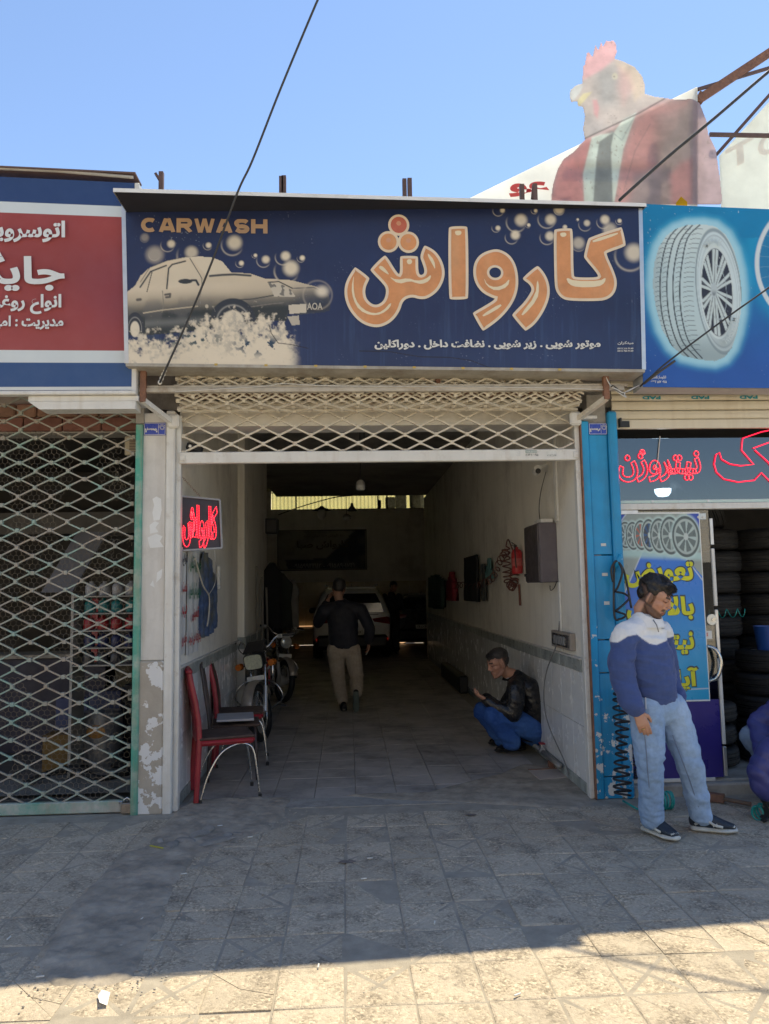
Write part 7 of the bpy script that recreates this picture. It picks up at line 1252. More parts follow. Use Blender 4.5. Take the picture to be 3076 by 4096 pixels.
def jeans(J, rr, hemR, hemL, waist, col, fade, seed, parent, voxel=.0065, amp=.007, nm='jeans', wr=(1.25, 1.25, 1.0), extra=()):
    mb = MB(); mb.loft(waist, A=J['A'], n=20)
    for s_, hem in (('R', hemR), ('L', hemL)): limb(mb, [J['hip' + s_], Vector(J['hip' + s_]).lerp(Vector(J['kn' + s_]), .5), J['kn' + s_], Vector(J['kn' + s_]).lerp(Vector(hem), .5), hem], rr)
    for f in extra: f(mb)
    me = grow(mb, voxel, 4); lo = min(Vector(hemR).z, Vector(hemL).z); kz = (Vector(J['knR']).z + Vector(J['knL']).z) / 2; fm = lambda P: .35 + .65 * np.maximum(np.exp(-((P[:, 2] - lo - .06) / .10) ** 2), np.exp(-((P[:, 2] - kz) / .11) ** 2)); wrinkle(me, amp, 6.5, (.8, .8, 1.7), seed, fm); wrinkle(me, amp * .45, 15, wr, seed + 9); P = coords(me); k = sst(-.3, .5, tri_noise(P, 3.2, seed))[:, None]; paintv(me, np.array(col) * (1 - k) + np.array(fade) * k); return obj(nm, me, M_denim, parent, smooth=True)
jeans(J, [.108, .100, .080, .073, .066], (1.923,-0.855,0.102), (2.274,-0.805,0.096), [(*Vector((1.996,-0.88,0.796)), .152, .125), (*Vector((1.98,-0.88,0.868)), .146, .118)], (.24, .36, .56), (.40, .53, .70), 31, p1, amp=.010)
for a_, b_ in (((1.864,-1.01,0.889), (1.853,-1.035,0.823)), ((2.045,-0.985,0.873), (2.024,-1,0.798))): MB().tube([a_, b_], .005, 6).build('pocket_seam', mat('pale_seam', (.5, .55, .6), .8), p1)
M_shw = mat('shoe_white', (.55, .56, .52), .6, var=.12, scale=30); M_shd = mat('shoe_navy', (.02, .03, .045), .55, var=.3, scale=25)
for nm, h_, t_ in (('R', (1.913,-0.751,-0), (2.023,-1.011,-0)), ('L', (2.212,-0.782,0), (2.468,-0.881,0))):
    o, Ms, L_ = shoe(h_, t_, .112, .115, M_shd, M_shw, p1, .002, name='trainer'); 
    for s_ in (-1, 1):
        MB().tube([Ms @ V3(.02, s_ * .042, .05), Ms @ V3(L_ * .3, s_ * .049, .09), Ms @ V3(L_ * .5, s_ * .050, .055), Ms @ V3(L_ * .68, s_ * .052, .046)], .0085, 6).build('side_stripe', M_shw, o, smooth=True); lettering('logo_print', 'N', M_shw, o, Ms @ V3(L_ * .42 - .012 * s_, s_ * .058, .045), (Ms.to_3x3() @ V3(s_, 0, 0)) * -1 if s_ > 0 else Ms.to_3x3() @ V3(1, 0, 0), FZ, .026, .024, .03, False, .001)
    MB().loft([(L_ * .78, 0, .055, .042, .010), (L_ * .93, 0, .044, .032, .014)], A=(0, 1, 0), n=12, M=Ms).build('toe_cap', M_shw, o, smooth=True)
    for k in range(4): MB().tube([Ms @ V3(L_ * (.40 + .07 * k), -.022, .094 - .011 * k), Ms @ V3(L_ * (.42 + .07 * k), .022, .094 - .011 * k)], .0035, 5).build('lace', M_shw, o)
    MB().loft([(.10, 0, .09, .028, .010), (.085, 0, .155, .024, .008)], A=(0, 1, 0), n=12, M=Ms).build('tongue', M_shd, o, smooth=True)
hz = [((-.020, 0, .062), (.102, .076, .082)), ((.036, 0, .092), (.052, .058, .036)), ((-.062, 0, .016), (.050, .064, .066)), ((.058, .006, .082), (.020, .046, .016)), ((-.012, -.064, .045), (.044, .014, .036)), ((-.012, .064, .045), (.044, .014, .036))]
obj('hair', hair_mesh(hM, hz, .008, 26), M_hairb, p1, smooth=True); tufts(hM, 2600, hz[:3], .024, M_hairb, p1, 4, comb=(1.3, .2, -.35))
_d = V3(.36, -.06, -.93).normalized(); _n = V3(.1, 1, 0); _n = (_n - _d * _n.dot(_d)).normalized(); _t = V3(.95, -.1, .35); _t = (_t - _d * _t.dot(_d) - _n * _t.dot(_n)).normalized(); _b = Vector(J['wrR']) + _d * .118 - _t * .009 + _n * .002
MB().tube([_b + (_t * math.cos(a) + _n * math.sin(a)) * .0115 for a in np.linspace(0, 6.28, 13)[:-1]], .003, 6, closed=True).build('ring', mat('gold', (.6, .42, .15), .25, metal=1), p1, smooth=True)
for nm_, pts_ in (('side_seam', [(1.837,-1.025,0.722), (1.843,-1.032,0.571), (1.85,-1.02,0.447), (1.879,-0.965,0.281), (1.901,-0.925,0.144)]), ('side_seam', [(2.052,-0.945,0.641), (2.101,-0.942,0.499), (2.158,-0.918,0.353), (2.233,-0.872,0.153)]), ('fly_seam', [(2.021,-0.995,0.867), (2.026,-1,0.822), (2.014,-0.985,0.779)])): MB().tube(cat_rom(pts_, 5), .0035, 5).build(nm_, mat('dark_seam', (.16, .22, .33), .85), p1, smooth=True)

# ---- man squatting against the wall with a phone
A_ = Vector((.33, -.94, 0)); F_ = Vector((-.94, -.33, 0)); hM = headM((1.44,1.62,0.865), (-.95, -.30), 20, 2, 1.06)
J = dict(head=hM, A=A_, neck=(1.591,1.66,0.743), shL=(1.572,1.48,0.642), shR=(1.683,1.84,0.619), elL=(1.527,1.44,0.409), wrL=(1.296,1.5,0.535), elR=(1.515,1.86,0.357), wrR=(1.312,1.74,0.524),
         hipL=(1.749,1.58,0.243), hipR=(1.792,1.78,0.231), knL=(1.346,1.46,0.396), knR=(1.308,1.84,0.375), anL=(1.534,1.5,0.09), anR=(1.506,1.86,0.072), toeL=(1.403,1.656,0.02), toeR=(1.433,2.036,0.02),
         trunk=[((1.779,1.68,0.201), .15, .12), ((1.774,1.68,0.379), .165, .13), ((1.716,1.67,0.548), .18, .125), ((1.652,1.66,0.658), .16, .10), ((1.609,1.66,0.714), .10, .07)],
         handL=((-.82, .1, .45), (-.35, .3, .9), (.0, .9, .3), dict(curl=(.4, .45, .5, .55), thumb=.6)), handR=((-.85, -.25, .4), (-.3, -.3, .9), (0, -.9, .3), dict(curl=(.5, .55, .6, .6), thumb=.5)), beard=.28, hairc=(.022, .019, .018), hairline=.068)
p2 = person('man in black leather jacket and blue jeans squatting with a phone', J, (.42, .225, .155), 'people', .0045)
mb = MB(); mb.loft([(*Vector((1.762,1.68,0.185)), .165, .128), (*Vector((1.777,1.68,0.331)), .188, .150), (*Vector((1.743,1.675,0.499)), .20, .152), (*Vector((1.676,1.665,0.633)), .185, .125), (*Vector((1.614,1.66,0.714)), .10, .085)], A=A_, n=22)
limb(mb, [J['shL'], (1.56,1.44,0.525), J['elL'], (1.41,1.46,0.457), (1.315,1.5,0.52)], [.082, .080, .074, .062, .050]); limb(mb, [J['shR'], J['elR'], (1.338,1.75,0.508)], [.082, .072, .05]); mb.tube([J['shR'], (1.623,1.66,0.683), J['shL']], [.08, .085, .08], 14)
me = grow(mb, .0065, 4); wrinkle(me, .008, 5.0, (1.2, 1.2, .9), 41); wrinkle(me, .004, 14, (1.2, 1, 1), 47); obj('leather_jacket', me, mat('black_leather', (.012, .012, .014), .33, var=.2, scale=20, bump=.08, bscale=120), p2, smooth=True)
cl_ = MB(); nk = Vector(J['neck'])
for k in range(22): a = 2 * math.pi * k / 22; d = A_ * math.cos(a) + F_ * math.sin(a); c0 = nk + Vector((.012, 0, -.045)) + d * .092; c1 = nk + Vector((.004, 0, .022 - .05 * max(0, math.sin(a)))) + d * .082; cl_.add([c0, c1, c1 + d * .022, c0 + d * .03], [])
cl_.f = [[4 * i + j, 4 * ((i + 1) % 22) + j, 4 * ((i + 1) % 22) + (j + 1) % 4, 4 * i + (j + 1) % 4] for i in range(22) for j in range(4)]; cl_.build('fur_collar', mat('black_fur', (.008, .008, .009), .9, var=.4, scale=60, bump=.3, bscale=150), p2, smooth=True)
MB().loft([(*(nk + F_ * .07 + Vector((0, 0, -.05))), .028, .012), (*(nk + F_ * .072 + Vector((0, 0, -.005))), .035, .012)], A=A_, n=12).build('shirt_collar', mat('white_shirt', (.7, .71, .74), .7, var=.04), p2, smooth=True)
jeans(dict(J, hipR=J['hipR'], hipL=J['hipL']), [.115, .110, .086, .082, .082], (1.51,1.85,0.102), (1.522,1.5,0.145), [(*Vector((1.778,1.68,0.177)), .17, .125), (*Vector((1.77,1.68,0.272)), .16, .12)], (.025, .075, .27), (.06, .15, .40), 51, p2, amp=.010, wr=(1.3, 1.2, 1))
M_bsh = mat('black_shoe', (.012, .012, .013), .35, var=.2)
for h_, t_ in (((1.711,1.806,0), (1.4,1.685,0)), ((1.672,2.158,0), (1.408,2.041,0))): shoe(h_, t_, .105, .09, M_bsh, mat('black_sole', (.02, .02, .02), .7), p2, .003)
hz = [((-.020, 0, .058), (.100, .076, .076)), ((.030, 0, .090), (.050, .056, .028)), ((-.058, 0, .012), (.052, .064, .060))]
obj('hair', hair_mesh(hM, hz, .005), M_hairg, p2, smooth=True); tufts(hM, 1200, hz[:3], .018, M_hairb, p2, 9, comb=(1.3, 0, -.3))
ph = Vector((1.201,1.62,0.603)); MB().box((0, 0, 0), (.15, .075, .012), M=Matrix.Translation(ph) @ Matrix.Rotation(R(-10), 4, 'Z') @ Matrix.Rotation(R(38), 4, 'Y'), bev=.005).build('phone', M_black, label='black mobile phone held by the squatting man', cat='phone')
MB().tube([Vector(J['wrL']) + V3(.006, .032 * math.cos(t), .030 * math.sin(t)) for t in np.linspace(0, 6.28, 15)[:-1]], .006, 6, closed=True).build('watch', M_alu, p2, smooth=True)

# ---- man walking into the bay
A_ = Vector((1, 0, 0)); hM = headM((-0.122,4.62,1.619), (.1, 1), 16, 8, 1.08)
J = dict(head=hM, A=A_, neck=(-0.103,4.58,1.418), shL=(-0.32,4.6,1.321), shR=(0.165,4.6,1.318), elL=(-0.413,4.72,1.151), wrL=(-0.275,4.74,1.459), elR=(0.283,4.6,1.082), wrR=(0.268,4.66,0.872), hipL=(-0.178,4.6,0.792), hipR=(0.043,4.6,0.788), knL=(-0.149,4.66,0.406), knR=(0.099,4.62,0.428), anL=(-0.086,4.66,0.085), anR=(0.087,4.36,0.21), toeL=(-0.109,4.88,0.02), toeR=(0.086,4.5,0.039),
         trunk=[((-0.071,4.6,0.774), .165, .11), ((-0.075,4.6,0.956), .17, .12), ((-0.079,4.6,1.189), .185, .12), ((-0.081,4.6,1.323), .17, .10), ((-0.09,4.6,1.397), .10, .07)],
         handL=((.35, .2, .9), (.8, .3, -.3), (0, -1, .2), dict(curl=(.5, .5, .5, .5))), handR=((.05, .1, -1), (-.9, 0, -.1), (0, 1, 0), dict(curl=(.7, .75, .8, .8), thumb=.7)), beard=.3, hairc=(.03, .026, .024), hairline=.07)
p3 = person('man in dark jacket and beige trousers walking in with a hand to his ear', J, (.36, .20, .14), 'people', .006)
mb = MB(); mb.loft([(*Vector((-0.067,4.6,0.84)), .185, .125), (*Vector((-0.071,4.6,0.989)), .195, .14), (*Vector((-0.076,4.6,1.189)), .205, .14), (*Vector((-0.081,4.6,1.323)), .19, .12), (*Vector((-0.09,4.6,1.417)), .085, .075)], A=A_, n=22)
limb(mb, [J['shL'], J['elL'], (-0.303,4.74,1.391)], [.085, .075, .058]); limb(mb, [J['shR'], J['elR'], (0.275,4.65,0.906)], [.085, .072, .06]); mb.tube([J['shR'], (-0.084,4.6,1.373), J['shL']], [.085, .09, .085], 12)
me = grow(mb, .009, 4); wrinkle(me, .009, 4, (1.2, 1, 1.1), 61); obj('jacket', me, mat('navy_black_cloth', (.012, .013, .022), .7, var=.2, bump=.05, bscale=120), p3, smooth=True)
jeans(J, [.115, .105, .090, .084, .074], (0.095,4.42,0.266), (-0.092,4.66,0.124), [(*Vector((-0.071,4.6,0.774)), .172, .12), (*Vector((-0.069,4.6,0.873)), .165, .115)], (.33, .28, .22), (.38, .33, .27), 71, p3, .008, .008, 'trousers')
shoe((-0.073,4.483,0), (-0.113,5.398,0), .11, .09, M_bsh, M_bsh, p3)
so2 = MB().loft([(0, -.11, -.03, .034, .014), (0, -.04, -.035, .038, .014), (0, .04, -.035, .036, .013), (0, .12, -.03, .044, .013), (0, .17, -.025, .03, .012)], A=(1, 0, 0), n=16, M=Matrix.Translation((0.086,4.36,0.178)) @ Matrix.Rotation(R(-68), 4, 'X')); s2_ = so2.build('shoe', mat('grey_green_sole', (.12, .15, .13), .8, var=.2), p3, smooth=50)
MB().loft([(0, -.10, .01, .036, .035), (0, .0, .012, .040, .036), (0, .10, .0, .042, .024), (0, .155, -.008, .028, .014)], A=(1, 0, 0), n=14, M=Matrix.Translation((0.086,4.36,0.178)) @ Matrix.Rotation(R(-68), 4, 'X')).build('upper', M_bsh, s2_, smooth=True)
MB().loft([(*(Vector(J['neck']) + V3(0, -.01, -.03)), .085, .080), (*(Vector(J['neck']) + V3(0, -.005, .035)), .072, .070)], A=A_, n=18, dome=False).build('collar', MATS['navy_black_cloth'], p3, smooth=True)
hz = [((-.02, 0, .045), (.106, .082, .080)), ((-.06, 0, .0), (.056, .07, .07))]
obj('hair', hair_mesh(hM, hz, .003, 30, 5, .008), M_hairg, p3, smooth=True)
MB().cyl((0.258,4.62,0.762), (0.23,4.58,0.726), .006, n=6).build('cigarette', M_white, label='white cigarette in the walking man hand', cat='cigarette')

# ---- worker squatting at the picture edge, only an arm and knee in view
A_ = Vector((0.3, -.95, 0)); hM = headM((3.42, -.42, 1.02), (-.9, -.3), 25)
J = dict(head=hM, A=A_, neck=(3.45, -.38, .90), shL=(3.36, -.60, .80), shR=(3.40, -.20, .80), elL=(2.758,-0.66,0.327), wrL=(2.795,-0.64,0.146), elR=(3.05, -.15, .55), wrR=(2.98, -.35, .25), hipL=(3.5, -.52, .28), hipR=(3.5, -.28, .28), knL=(2.934,-0.55,0.343), knR=(3.0, -.12, .45), anL=(3.28, -.55, .07), anR=(3.25, -.15, .07), toeL=(3.1, -.58, .02), toeR=(3.06, -.15, .02),
         trunk=[((3.52, -.4, .30), .16, .12), ((3.5, -.4, .5), .18, .13), ((3.44, -.4, .72), .19, .12), ((3.42, -.4, .84), .12, .08)], handL=((.02, -.15, -1), (-.8, -.2, 0), (-.2, -1, 0), dict(curl=(.6, .6, .6, .6))), handR=((-.2, 0, -1), (0, 0, 0) if False else (-.9, 0, -.2), (0, -1, 0), dict(curl=(.6, .6, .6, .6))))
p4 = person('worker in a purple blue quilted jacket squatting at the picture edge', J, (.40, .22, .15), 'people', .007)
mb = MB(); mb.loft([((3.52), -.4, .28, .19, .15), (3.5, -.4, .5, .21, .16), (3.44, -.4, .72, .21, .15), (3.43, -.4, .88, .09, .08)], A=A_, n=20); limb(mb, [J['shL'], (2.847,-0.64,0.448), J['elL'], (2.762,-0.66,0.241), (2.794,-0.64,0.183)], [.09, .082, .076, .066, .05]); limb(mb, [J['shR'], J['elR'], J['wrR']], [.09, .08, .06])
me = grow(mb, .008, 4); P = coords(me); N__ = normals(me); el = np.array(J['elL']); wv = np.array(J['wrL']) - np.array(J['shL']); P += N__ * (.007 * np.abs(np.sin(P @ (wv / np.linalg.norm(wv)) * 42)))[:, None]; me.vertices.foreach_set('co', P.astype(np.float32).ravel()); wrinkle(me, .007, 8, (1, 1, 1), 83); obj('quilted_jacket', me, mat('purple_blue_nylon', (.045, .05, .20), .45, var=.15, scale=8), p4, smooth=True)
jeans(J, [.11, .10, .085, .08, .075], (3.25, -.15, .12), (3.27, -.55, .12), [(3.52, -.4, .3, .17, .12), (3.5, -.4, .4, .165, .12)], (.12, .17, .26), (.2, .26, .34), 91, p4, .009, .008)
mb = MB(); hand(mb, (2.795,-0.64,0.15), (.02, -.15, -1), (-.8, -.2, 0), (-.2, -1, 0), curl=(.6, .6, .6, .6), rad=1.35, L=1.05); mb.ell((2.795,-0.64,0.146), .036); obj('glove', grow(mb, .005, 3), M_black, p4, smooth=True)
for h_, t_ in (((3.34, -.55, 0), (3.08, -.58, 0)), ((3.32, -.15, 0), (3.05, -.15, 0))): shoe(h_, t_, .105, .09, M_bsh, M_bsh, p4)
obj('hair', hair_mesh(hM, hz, .003, 30, 5, .009), M_hairb, p4, smooth=True)

# ---- dim figure standing beyond the white car
A_ = Vector((1, 0, 0)); gx_, gy_ = 1.08, 13.4; hM = headM((gx_ + .06, gy_, 1.66), (.7, -.6), 18)
J = dict(head=hM, A=A_, neck=(gx_ + .02, gy_, 1.48), shL=(gx_ + .18, gy_, 1.40), shR=(gx_ - .18, gy_, 1.40), elL=(gx_ + .24, gy_ - .1, 1.14), elR=(gx_ - .24, gy_ - .1, 1.14), wrL=(gx_ + .2, gy_ - .3, 1.05), wrR=(gx_ - .2, gy_ - .3, 1.05), hipL=(gx_ + .09, gy_, .9), hipR=(gx_ - .09, gy_, .9), knL=(gx_ + .1, gy_ - .02, .5), knR=(gx_ - .1, gy_ - .02, .5), anL=(gx_ + .1, gy_, .09), anR=(gx_ - .1, gy_, .09), toeL=(gx_ + .12, gy_ - .18, .02), toeR=(gx_ - .12, gy_ - .18, .02), trunk=[((gx_, gy_, .92), .16, .11), ((gx_, gy_, 1.1), .16, .11), ((gx_, gy_, 1.3), .19, .12), ((gx_, gy_, 1.44), .11, .08)],
         handL=((-.2, -.9, 0), (0, 0, -1), (1, 0, 0), dict(curl=(.5, .5, .5, .5))), handR=((.2, -.9, 0), (0, 0, -1), (-1, 0, 0), dict(curl=(.5, .5, .5, .5))), beard=.3)
p5 = person('dim figure in dark clothes standing beyond the white car', J, (.34, .19, .13), 'people', .009)
mb = MB(); mb.loft([(gx_, gy_, .86, .18, .125), (gx_, gy_, 1.1, .185, .13), (gx_, gy_, 1.3, .205, .135), (gx_, gy_, 1.45, .09, .08)], A=A_, n=18); limb(mb, [J['shL'], J['elL'], J['wrL']], [.08, .07, .055]); limb(mb, [J['shR'], J['elR'], J['wrR']], [.08, .07, .055])
me = grow(mb, .011, 3); wrinkle(me, .01, 5, (1, 1, 1.5), 95); obj('jacket', me, MATS['navy_black_cloth'], p5, smooth=True); jeans(J, [.105, .1, .085, .08, .075], (gx_ - .1, gy_, .12), (gx_ + .1, gy_, .12), [(gx_, gy_, .92, .165, .115), (gx_, gy_, 1.0, .16, .11)], (.03, .03, .04), (.04, .04, .05), 99, p5, .011, .008, 'trousers')
for s_ in (-1, 1): shoe((gx_ + s_ * .1, gy_ + .06, 0), (gx_ + s_ * .12, gy_ - .2, 0), .1, .09, M_bsh, M_bsh, p5)
obj('hair', hair_mesh(hM, hz, .003, 30, 5, .012), M_hairb, p5, smooth=True)

# ------------------------------------------------------------------ cars inside, seen from behind
def car(label, loc, rz, body, W_=.90, L_=4.4, H_=1.66, suv=True, name='parked_car', detail=True):
    t = thing(name, label, 'car', loc, rz, 'cars inside the car wash'); Mb = mat(*body, .3, var=.03, scale=3, coat=.6)
    # sections from the tail (y = 0) forwards; each: y, half width low / belt / roof, z low, belt, roof
    secs = [(.0, .80, .84, .55, .42, .98, 1.30), (.06, .86, .88, .60, .36, 1.02, H_ - .12), (.30, .895, .895, .64, .30, 1.04, H_ - .02), (.9, .90, .90, .66, .28, 1.04, H_), (1.7, .90, .90, .66, .28, 1.03, H_), (2.5, .90, .90, .64, .28, 1.02, H_ - .06), (3.05, .90, .89, .62, .28, 1.0, H_ - .42), (3.35, .90, .88, .80, .28, .98, 1.05), (4.1, .86, .80, .68, .30, .88, .92), (L_, .76, .70, .55, .42, .74, .78)]
    V = []; 
    for y, wl, wb, wr_, zl, zb, zr in secs:
        k = W_ / .9; half = [(wl * .86, zl), (wl, zl + .10), (wl, (zl + zb) / 2), (wb, zb - .06), (wb * .985, zb), (wr_ + (wb - wr_) * .45, zb + (zr - zb) * .55), (wr_, zr - .06), (wr_ * .86, zr), (wr_ * .45, zr + .012)]
        V.append([(x * k, y, z) for x, z in half] + [(-x * k, y, z) for x, z in half[::-1]])
    n = len(V[0]); bm = MB(); bm.add([p for q in V for p in q], [(i * n + j, i * n + (j + 1) % n, (i + 1) * n + (j + 1) % n, (i + 1) * n + j) for i in range(len(V) - 1) for j in range(n)] + [tuple(range(n)), tuple((len(V) - 1) * n + j for j in range(n - 1, -1, -1))])
    o = bm.build('body', Mb, t, smooth=True); sd = o.modifiers.new('s', 'SUBSURF'); sd.levels = 2; sd.render_levels = 2
    Gl = mat('car_glass', (.012, .013, .016), .06, var=0, spec=.8); k = W_ / .9
    def pan(P, nm, m, th=.02, **kk): return MB().add([tuple(p) for p in P] + [(p[0], p[1] + th, p[2]) for p in P], [tuple(range(len(P))), tuple(range(2 * len(P) - 1, len(P) - 1, -1))] + [(i, (i + 1) % len(P), len(P) + (i + 1) % len(P), len(P) + i) for i in range(len(P))]).build(nm, m, t, **kk)
    MB().add([(-.72 * k, -.02, 1.07), (.72 * k, -.02, 1.07), (.66 * k, -.02, 1.28), (-.66 * k, -.02, 1.28), (.54 * k, .028, H_ - .16), (-.54 * k, .028, H_ - .16), (.72 * k, .1, 1.07), (-.72 * k, .1, 1.07)], [(0, 1, 2, 3), (3, 2, 4, 5), (0, 7, 6, 1)]).build('rear_window', Gl, t)
    for s_ in (-1, 1):
        pan([(s_ * .50 * k, -.03, .86), (s_ * .86 * k, .02, .80), (s_ * .875 * k, .05, .93), (s_ * .80 * k, -.01, .97), (s_ * .46 * k, -.03, .93)], 'tail_light', mat('tail_lens', (.22, .012, .015), .15, var=.1)); pan([(s_ * .62 * k, -.02, .44), (s_ * .80 * k, .0, .44), (s_ * .82 * k, .0, .49), (s_ * .58 * k, -.02, .49)], 'bumper_lamp', mat('bumper_lamp_red', (.5, .02, .02), .2, var=0, emit=((1, .05, .03), .12)))
        MB().add([(s_ * .86 * k, .55, 1.06), (s_ * .86 * k, 2.75, 1.05), (s_ * .74 * k, 2.35, H_ - .14), (s_ * .72 * k, .75, H_ - .12)], [(0, 1, 2, 3)]).build('side_window', Gl, t); mr = MB().box((s_ * 1.0 * k, 2.7, 1.06), (.2, .12, .14), bev=.04).build('mirror', M_black, t, smooth=30)
        for y in (.72, 3.45):
            wl = MB().lathe([(.19, -.1), (.32, -.1), (.34, -.06), (.34, .06), (.32, .1), (.19, .1)], 28, M=Matrix.Translation((s_ * .80 * k, y, .34)) @ Matrix.Rotation(R(90), 4, 'Y'), closed=True).build('wheel', M_rub, t, smooth=40); MB().lathe([(.001, .07), (.19, .09), (.2, -.05), (.001, -.05)], 20, M=Matrix.Translation((s_ * .80 * k, y, .34)) @ Matrix.Rotation(R(90 * s_), 4, 'Y')).build('rim', M_alu, wl, smooth=40)
        if detail: MB().tube([(s_ * .58 * k, .35, H_ + .005), (s_ * .60 * k, .45, H_ + .04), (s_ * .60 * k, 2.0, H_ + .04), (s_ * .58 * k, 2.1, H_)], .016, 8).build('roof_rail', M_alu, t, smooth=True)
    bp = MB().box((0, .03, .42), (1.62 * k, .16, .30), bev=.06).build('bumper', M_black, t, smooth=30); MB().box((0, .18, .30), (1.5 * k, .3, .14), bev=.05).build('bumper_skirt', M_black, bp, smooth=30)
    pl = MB().box((0, -.055, .62), (.50, .012, .11), bev=.004).build('licence_plate', M_white, t); lettering('lettering', '12 ب 345 67', M_black, pl, (-.2, -.063, .59), FX, FZ, .4, .06, .02, False, .001)
    MB().box((0, .02, H_ - .03), (1.1 * k, .22, .03), bev=.01).build('spoiler', Mb, t); MB().cyl((0, .35, H_), (0, .30, H_ + .06), .012, n=6).build('antenna', M_black, t); MB().tube([(-.02, -.03, 1.07), (.42, .0, 1.14)], .008, 5).build('rear_wiper', M_black, t)
    MB().bar((-.60 * k, -.006, 1.02), (.60 * k, -.006, 1.02), .012, .012).build('boot_seam', M_black, t)
    return t
c1 = car('white hatchback SUV parked deep inside behind the walking man', (.08, 11.75, -.0), R(0), ('car_white', (.80, .80, .80)))
lettering('badge', 'CHERY', mat('badge_chrome', (.2, .2, .2), .3, metal=.6), c1, (.36, -.035, .74), FX, FZ, .18, .028, .02, False, .006)
car('dark grey car in the gloom beyond the white car', (1.95, 14.0, 0), R(8), ('car_dark', (.035, .036, .045)), H_=1.45, detail=False)
car('dark purple car half hidden behind the end of the side wall', (3.0, 12.35, 0), R(0), ('car_purple', (.03, .02, .06)), H_=1.55, detail=False)
hl2 = thing('glow_spot', 'small glowing spot standing in for light on the floor between the cars', 'lamp', (1.545,16.673,0)); MB().ell((0, 0, .1), (.14, .08, .09)).build('glow_dome', mat('spot_glow', (1, .75, .5), .4, var=0, emit=((1, .6, .3), .3)), hl2, smooth=True); MB().box((0, .03, .03), (.2, .12, .06), bev=.01).build('glow_base', M_black, hl2)  # round spot of light at the back, given a made-up lamp shape

# ------------------------------------------------------------------ overhead cables
MB().tube(cat_rom([(-0.101,-1.2,5.529), (-0.166,-1.15,5.428), (-0.417,-0.95,4.967), (-0.62,-0.8,4.554), (-0.737,-0.7,4.372), (-0.928,-0.58,3.934), (-1.099,-0.5,3.562), (-1.267,-0.44,3.216), (-1.359,-0.31,3.105)], 6), .0075, 8).build('overhead_cable', mat('cable_sheath', (.03, .03, .032), .5, var=.3, scale=14), smooth=True, label='dark cable running from the sky down across the sign to the left bracket', cat='cable')
MB().tube(cat_rom([(3.521,-0.5,5.682), (3.263,-0.5,5.483), (2.844,-0.45,5.135), (2.499,-0.4,4.86), (2.153,-0.35,4.563), (2.132,-0.3,4.549)], 6), .012, 8).build('overhead_cable', MATS['cable_sheath'], smooth=True, label='thick cable rising in front of the rooster panel', cat='cable')
MB().tube(cat_rom([(3.236,-0.75,3.837), (3.028,-0.7,3.691), (2.745,-0.6,3.497), (2.367,-0.5,3.223), (2.232,-0.45,3.107), (2.19,-0.36,3.066)], 6), .0065, 8).build('overhead_cable', MATS['cable_sheath'], smooth=True, label='cable crossing in front of the tyre sign', cat='cable')
MB().tube(cat_rom([(2.404,-0.5,3.218), (2.266,-0.46,3.123), (2.203,-0.4,3.074)], 5), .0085, 8).build('cable_sleeve', mat('bitumen_tape', (.06, .055, .05), .7, var=.2), smooth=True, label='taped splice at the lower end of the cable on the tyre sign', cat='cable')
for k in range(4):
    a = Vector((2.031,-0.33,3.075)); MB().tube(cat_rom([(1.95,-0.3,3.17), (1.983,-0.33,3.075), a + V3(.03 * k - .04, -.02, -.03 * k), (2.081,-0.34,3.024), (2.194,-0.35,3.078)], 6), .004, 5).build('loose_wire', [M_black, M_white, MATS['grey_cable'], M_white][k], smooth=True, label=['black wire', 'topmost white wire', 'grey wire', 'lowest white wire'][k] + ' tangled round the bracket above the blue column', cat='wire', group='wires at the bracket')
cl2 = thing('cable_clamp', 'pale ceramic clamp holding the dark cable at the left bracket', 'clamp'); 
for k in range(4): MB().ell(Vector((-1.348,-0.32,3.121)) + V3(.012 * k, -.004, .03 * k), (.016, .014, .018)).build('insulator', M_white, cl2, smooth=True)
MB().tube(cat_rom([(-1.246,-0.29,3.059), (-0.592,-0.29,3.098), (-0.463,-0.29,3.116), (0.034,-0.29,3.095), (1.342,-0.29,3.079), (1.987,-0.29,3.057)], 6), .003, 5).build('thin_wire', M_white, smooth=True, label='thin white wire strung along the shutter rail', cat='wire')
# ------------------------------------------------------------------ broken concrete and litter
r = random.Random(21)
def rock(x, y, s_, m, parent=None, z=.0, name='stone', **tags):
    bm = bmesh.new(); bmesh.ops.create_icosphere(bm, subdivisions=2, radius=1)
    for v in bm.verts: f = 1 + .35 * mnoise.noise(v.co * 1.3 + Vector((x * 9, y * 9, s_[0] * 50))); v.co = Vector((v.co.x * s_[0] * f, v.co.y * s_[1] * f, max(-.3, v.co.z) * s_[2] * f))
    me = bpy.data.meshes.new(name); bm.to_mesh(me); bm.free(); return obj(name, me, m, parent, loc=(x, y, z), rot=(0, 0, r.uniform(0, 6)), smooth=35, **tags)
BK = thing('broken_cement', 'broken lumps of cement in the hollow of the pavement patch', 'rubble')
for k, (px_, s_) in enumerate((((-0.993,-0.568,0), (.10, .05, .025)), ((-0.949,-0.494,0), (.05, .045, .03)), ((-0.854,-0.718,0), (.13, .045, .022)), ((-1.066,-0.686,0), (.07, .04, .022)), ((-1.127,-0.767,0), (.06, .035, .02)), ((-0.806,-0.613,0), (.05, .03, .02)), ((-1.226,-0.68,0), (.03, .025, .018)), ((-0.744,-0.594,0), (.04, .025, .015)))):
    rock(px_[0], px_[1], Vector(s_), M_rubble, BK, .012, 'lump')
gv = MB(); edge_ = [PATCH[i] for i in range(4, 20)]
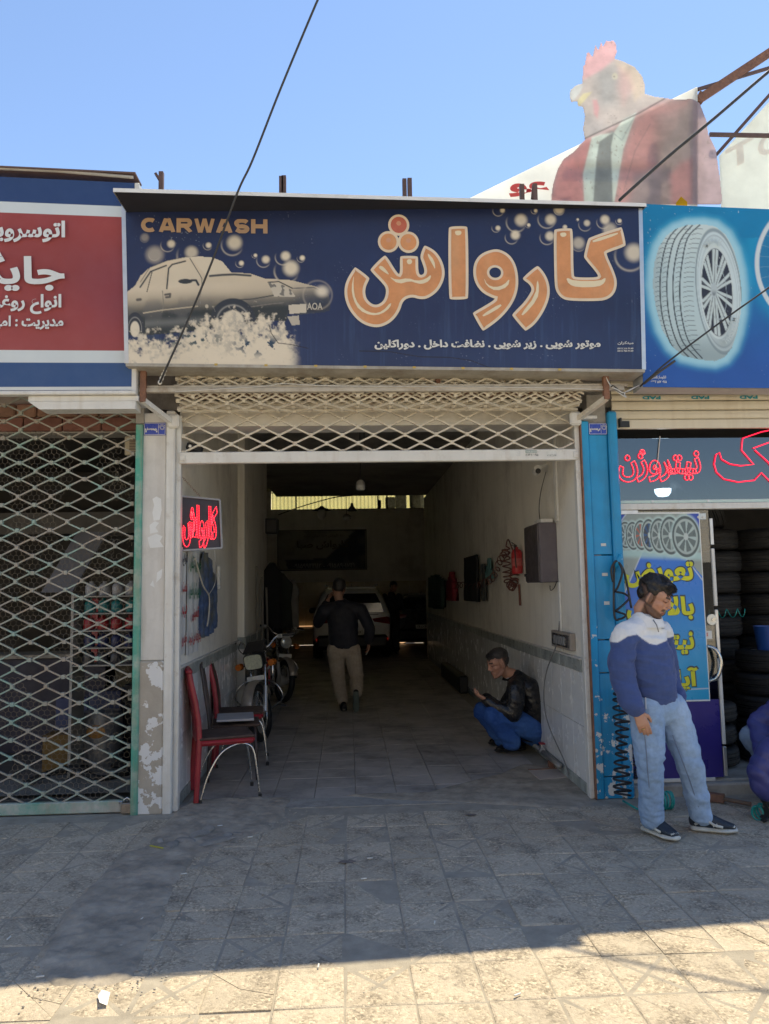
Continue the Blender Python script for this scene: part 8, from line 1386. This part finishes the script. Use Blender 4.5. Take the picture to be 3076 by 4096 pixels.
for k in range(260):
    e = edge_[r.randrange(len(edge_))]; s_ = r.uniform(.002, .007); gv.ell((e[0] + r.gauss(0, .06), e[1] + r.gauss(0, .06), .007), (s_, s_ * r.uniform(.6, 1), s_ * .7), nu=6, nv=4)
for k in range(420):
    if k < 260: p = Vector(((r.gauss(-.80, .28)), r.gauss(-1.2, .45), 0))
    else: p = Vector((r.uniform(-1.8, 2.6), r.uniform(-3.0, -.1), 0))
    s_ = r.uniform(.0015, .005) * (1.6 if r.random() < .1 else 1); gv.ell((p.x, p.y, .004), (s_, s_ * r.uniform(.6, 1), s_ * .7), M=None, nu=5, nv=4)
gv.build('gravel', mat('grit', (.36, .33, .28), .95, var=.3, scale=20), kind='stuff', label='fine gravel and grit scattered over the pavement', cat='gravel')
for k, (p, a, l) in enumerate((((-0.893,-0.384,0.006), .4, 'white cigarette end on the cement patch by the chairs'), ((-1.027,-1.855,0.006), 1.2, 'white cigarette end in the middle of the long cement patch'), ((-1.189,-2.207,0.006), .9, 'pale filter near the dark gravel at the shadow edge'), ((-1.307,-2.408,0.006), .2, 'white cigarette end nearest the lower left corner'), ((-1.6,-2.023,0.006), 1.5, 'white cigarette end at the left picture edge'), ((-0.951,-1.272,0.006), .3, 'cigarette end at the edge of the cement patch'), ((0.067,-1.441,0.006), .2, 'cigarette end in the middle of the shaded pavers'), ((0.393,-2.033,0.006), 1.4, 'cigarette end just above the shadow edge'), ((0.643,-2.711,0.006), .5, 'burnt cigarette end on the sunlit pavers'), ((-0.146,-2.414,0.006), 1.5, 'small cigarette end at the shadow edge'), ((-0.656,-0.648,0.006), .2, 'cigarette end beside the broken cement'), ((0.11,-1.12,0.006), .1, 'thin white cigarette end by the dark stain'))):
    d = V3(math.cos(a), math.sin(a), 0) * .016; p = Vector(p); MB().cyl(p - d + V3(0, 0, .004), p + d + V3(0, 0, .004), .0036, n=7).build('cigarette_end', M_white, label=l, cat='cigarette end', group='cigarette ends on the pavement')
pp = [(-1.016,-2.578),(-1.007,-2.56),(-0.988,-2.558),(-0.966,-2.582),(-0.955,-2.657),(-0.983,-2.658)]; MB().add([(x, y, .008 + .012 * (i % 2)) for i, (x, y) in enumerate(pp)], [(0, 1, 4, 5), (1, 2, 3, 4)]).build('scrap_of_paper', mat('white_paper', (.78, .78, .76), .8, var=.06), label='crumpled scrap of white paper on the sunlit pavers', cat='paper')
MB().bar((-1.262,-0.787,0.02), (-1.161,-0.876,0.03), .008, .006).build('straw', mat('yellow_straw', (.45, .42, .04), .5), label='yellow straw stuck in the broken cement', cat='straw')
for k, (p, s_) in enumerate((((-0.023,-1.153,0), .05), ((0.847,-0.3,0), .04), ((0.458,-1.81,0), .012))):
    P = [(p[0] + s_ * (1 + .8 * mnoise.noise((t * .9, k * 7, 0))) * math.cos(t * .2618), p[1] + s_ * .6 * (1 + .8 * mnoise.noise((t * .9, k * 7, 5))) * math.sin(t * .2618)) for t in range(24)]; MB().add([(x, y, .0062) for x, y in P], [tuple(q) for q in tess(P)]).build('oil_stain', mat('oil_stain', (.19, .16, .14), .8, var=.3, scale=30), PAVE)
bpy.data.scenes.remove(TMP)
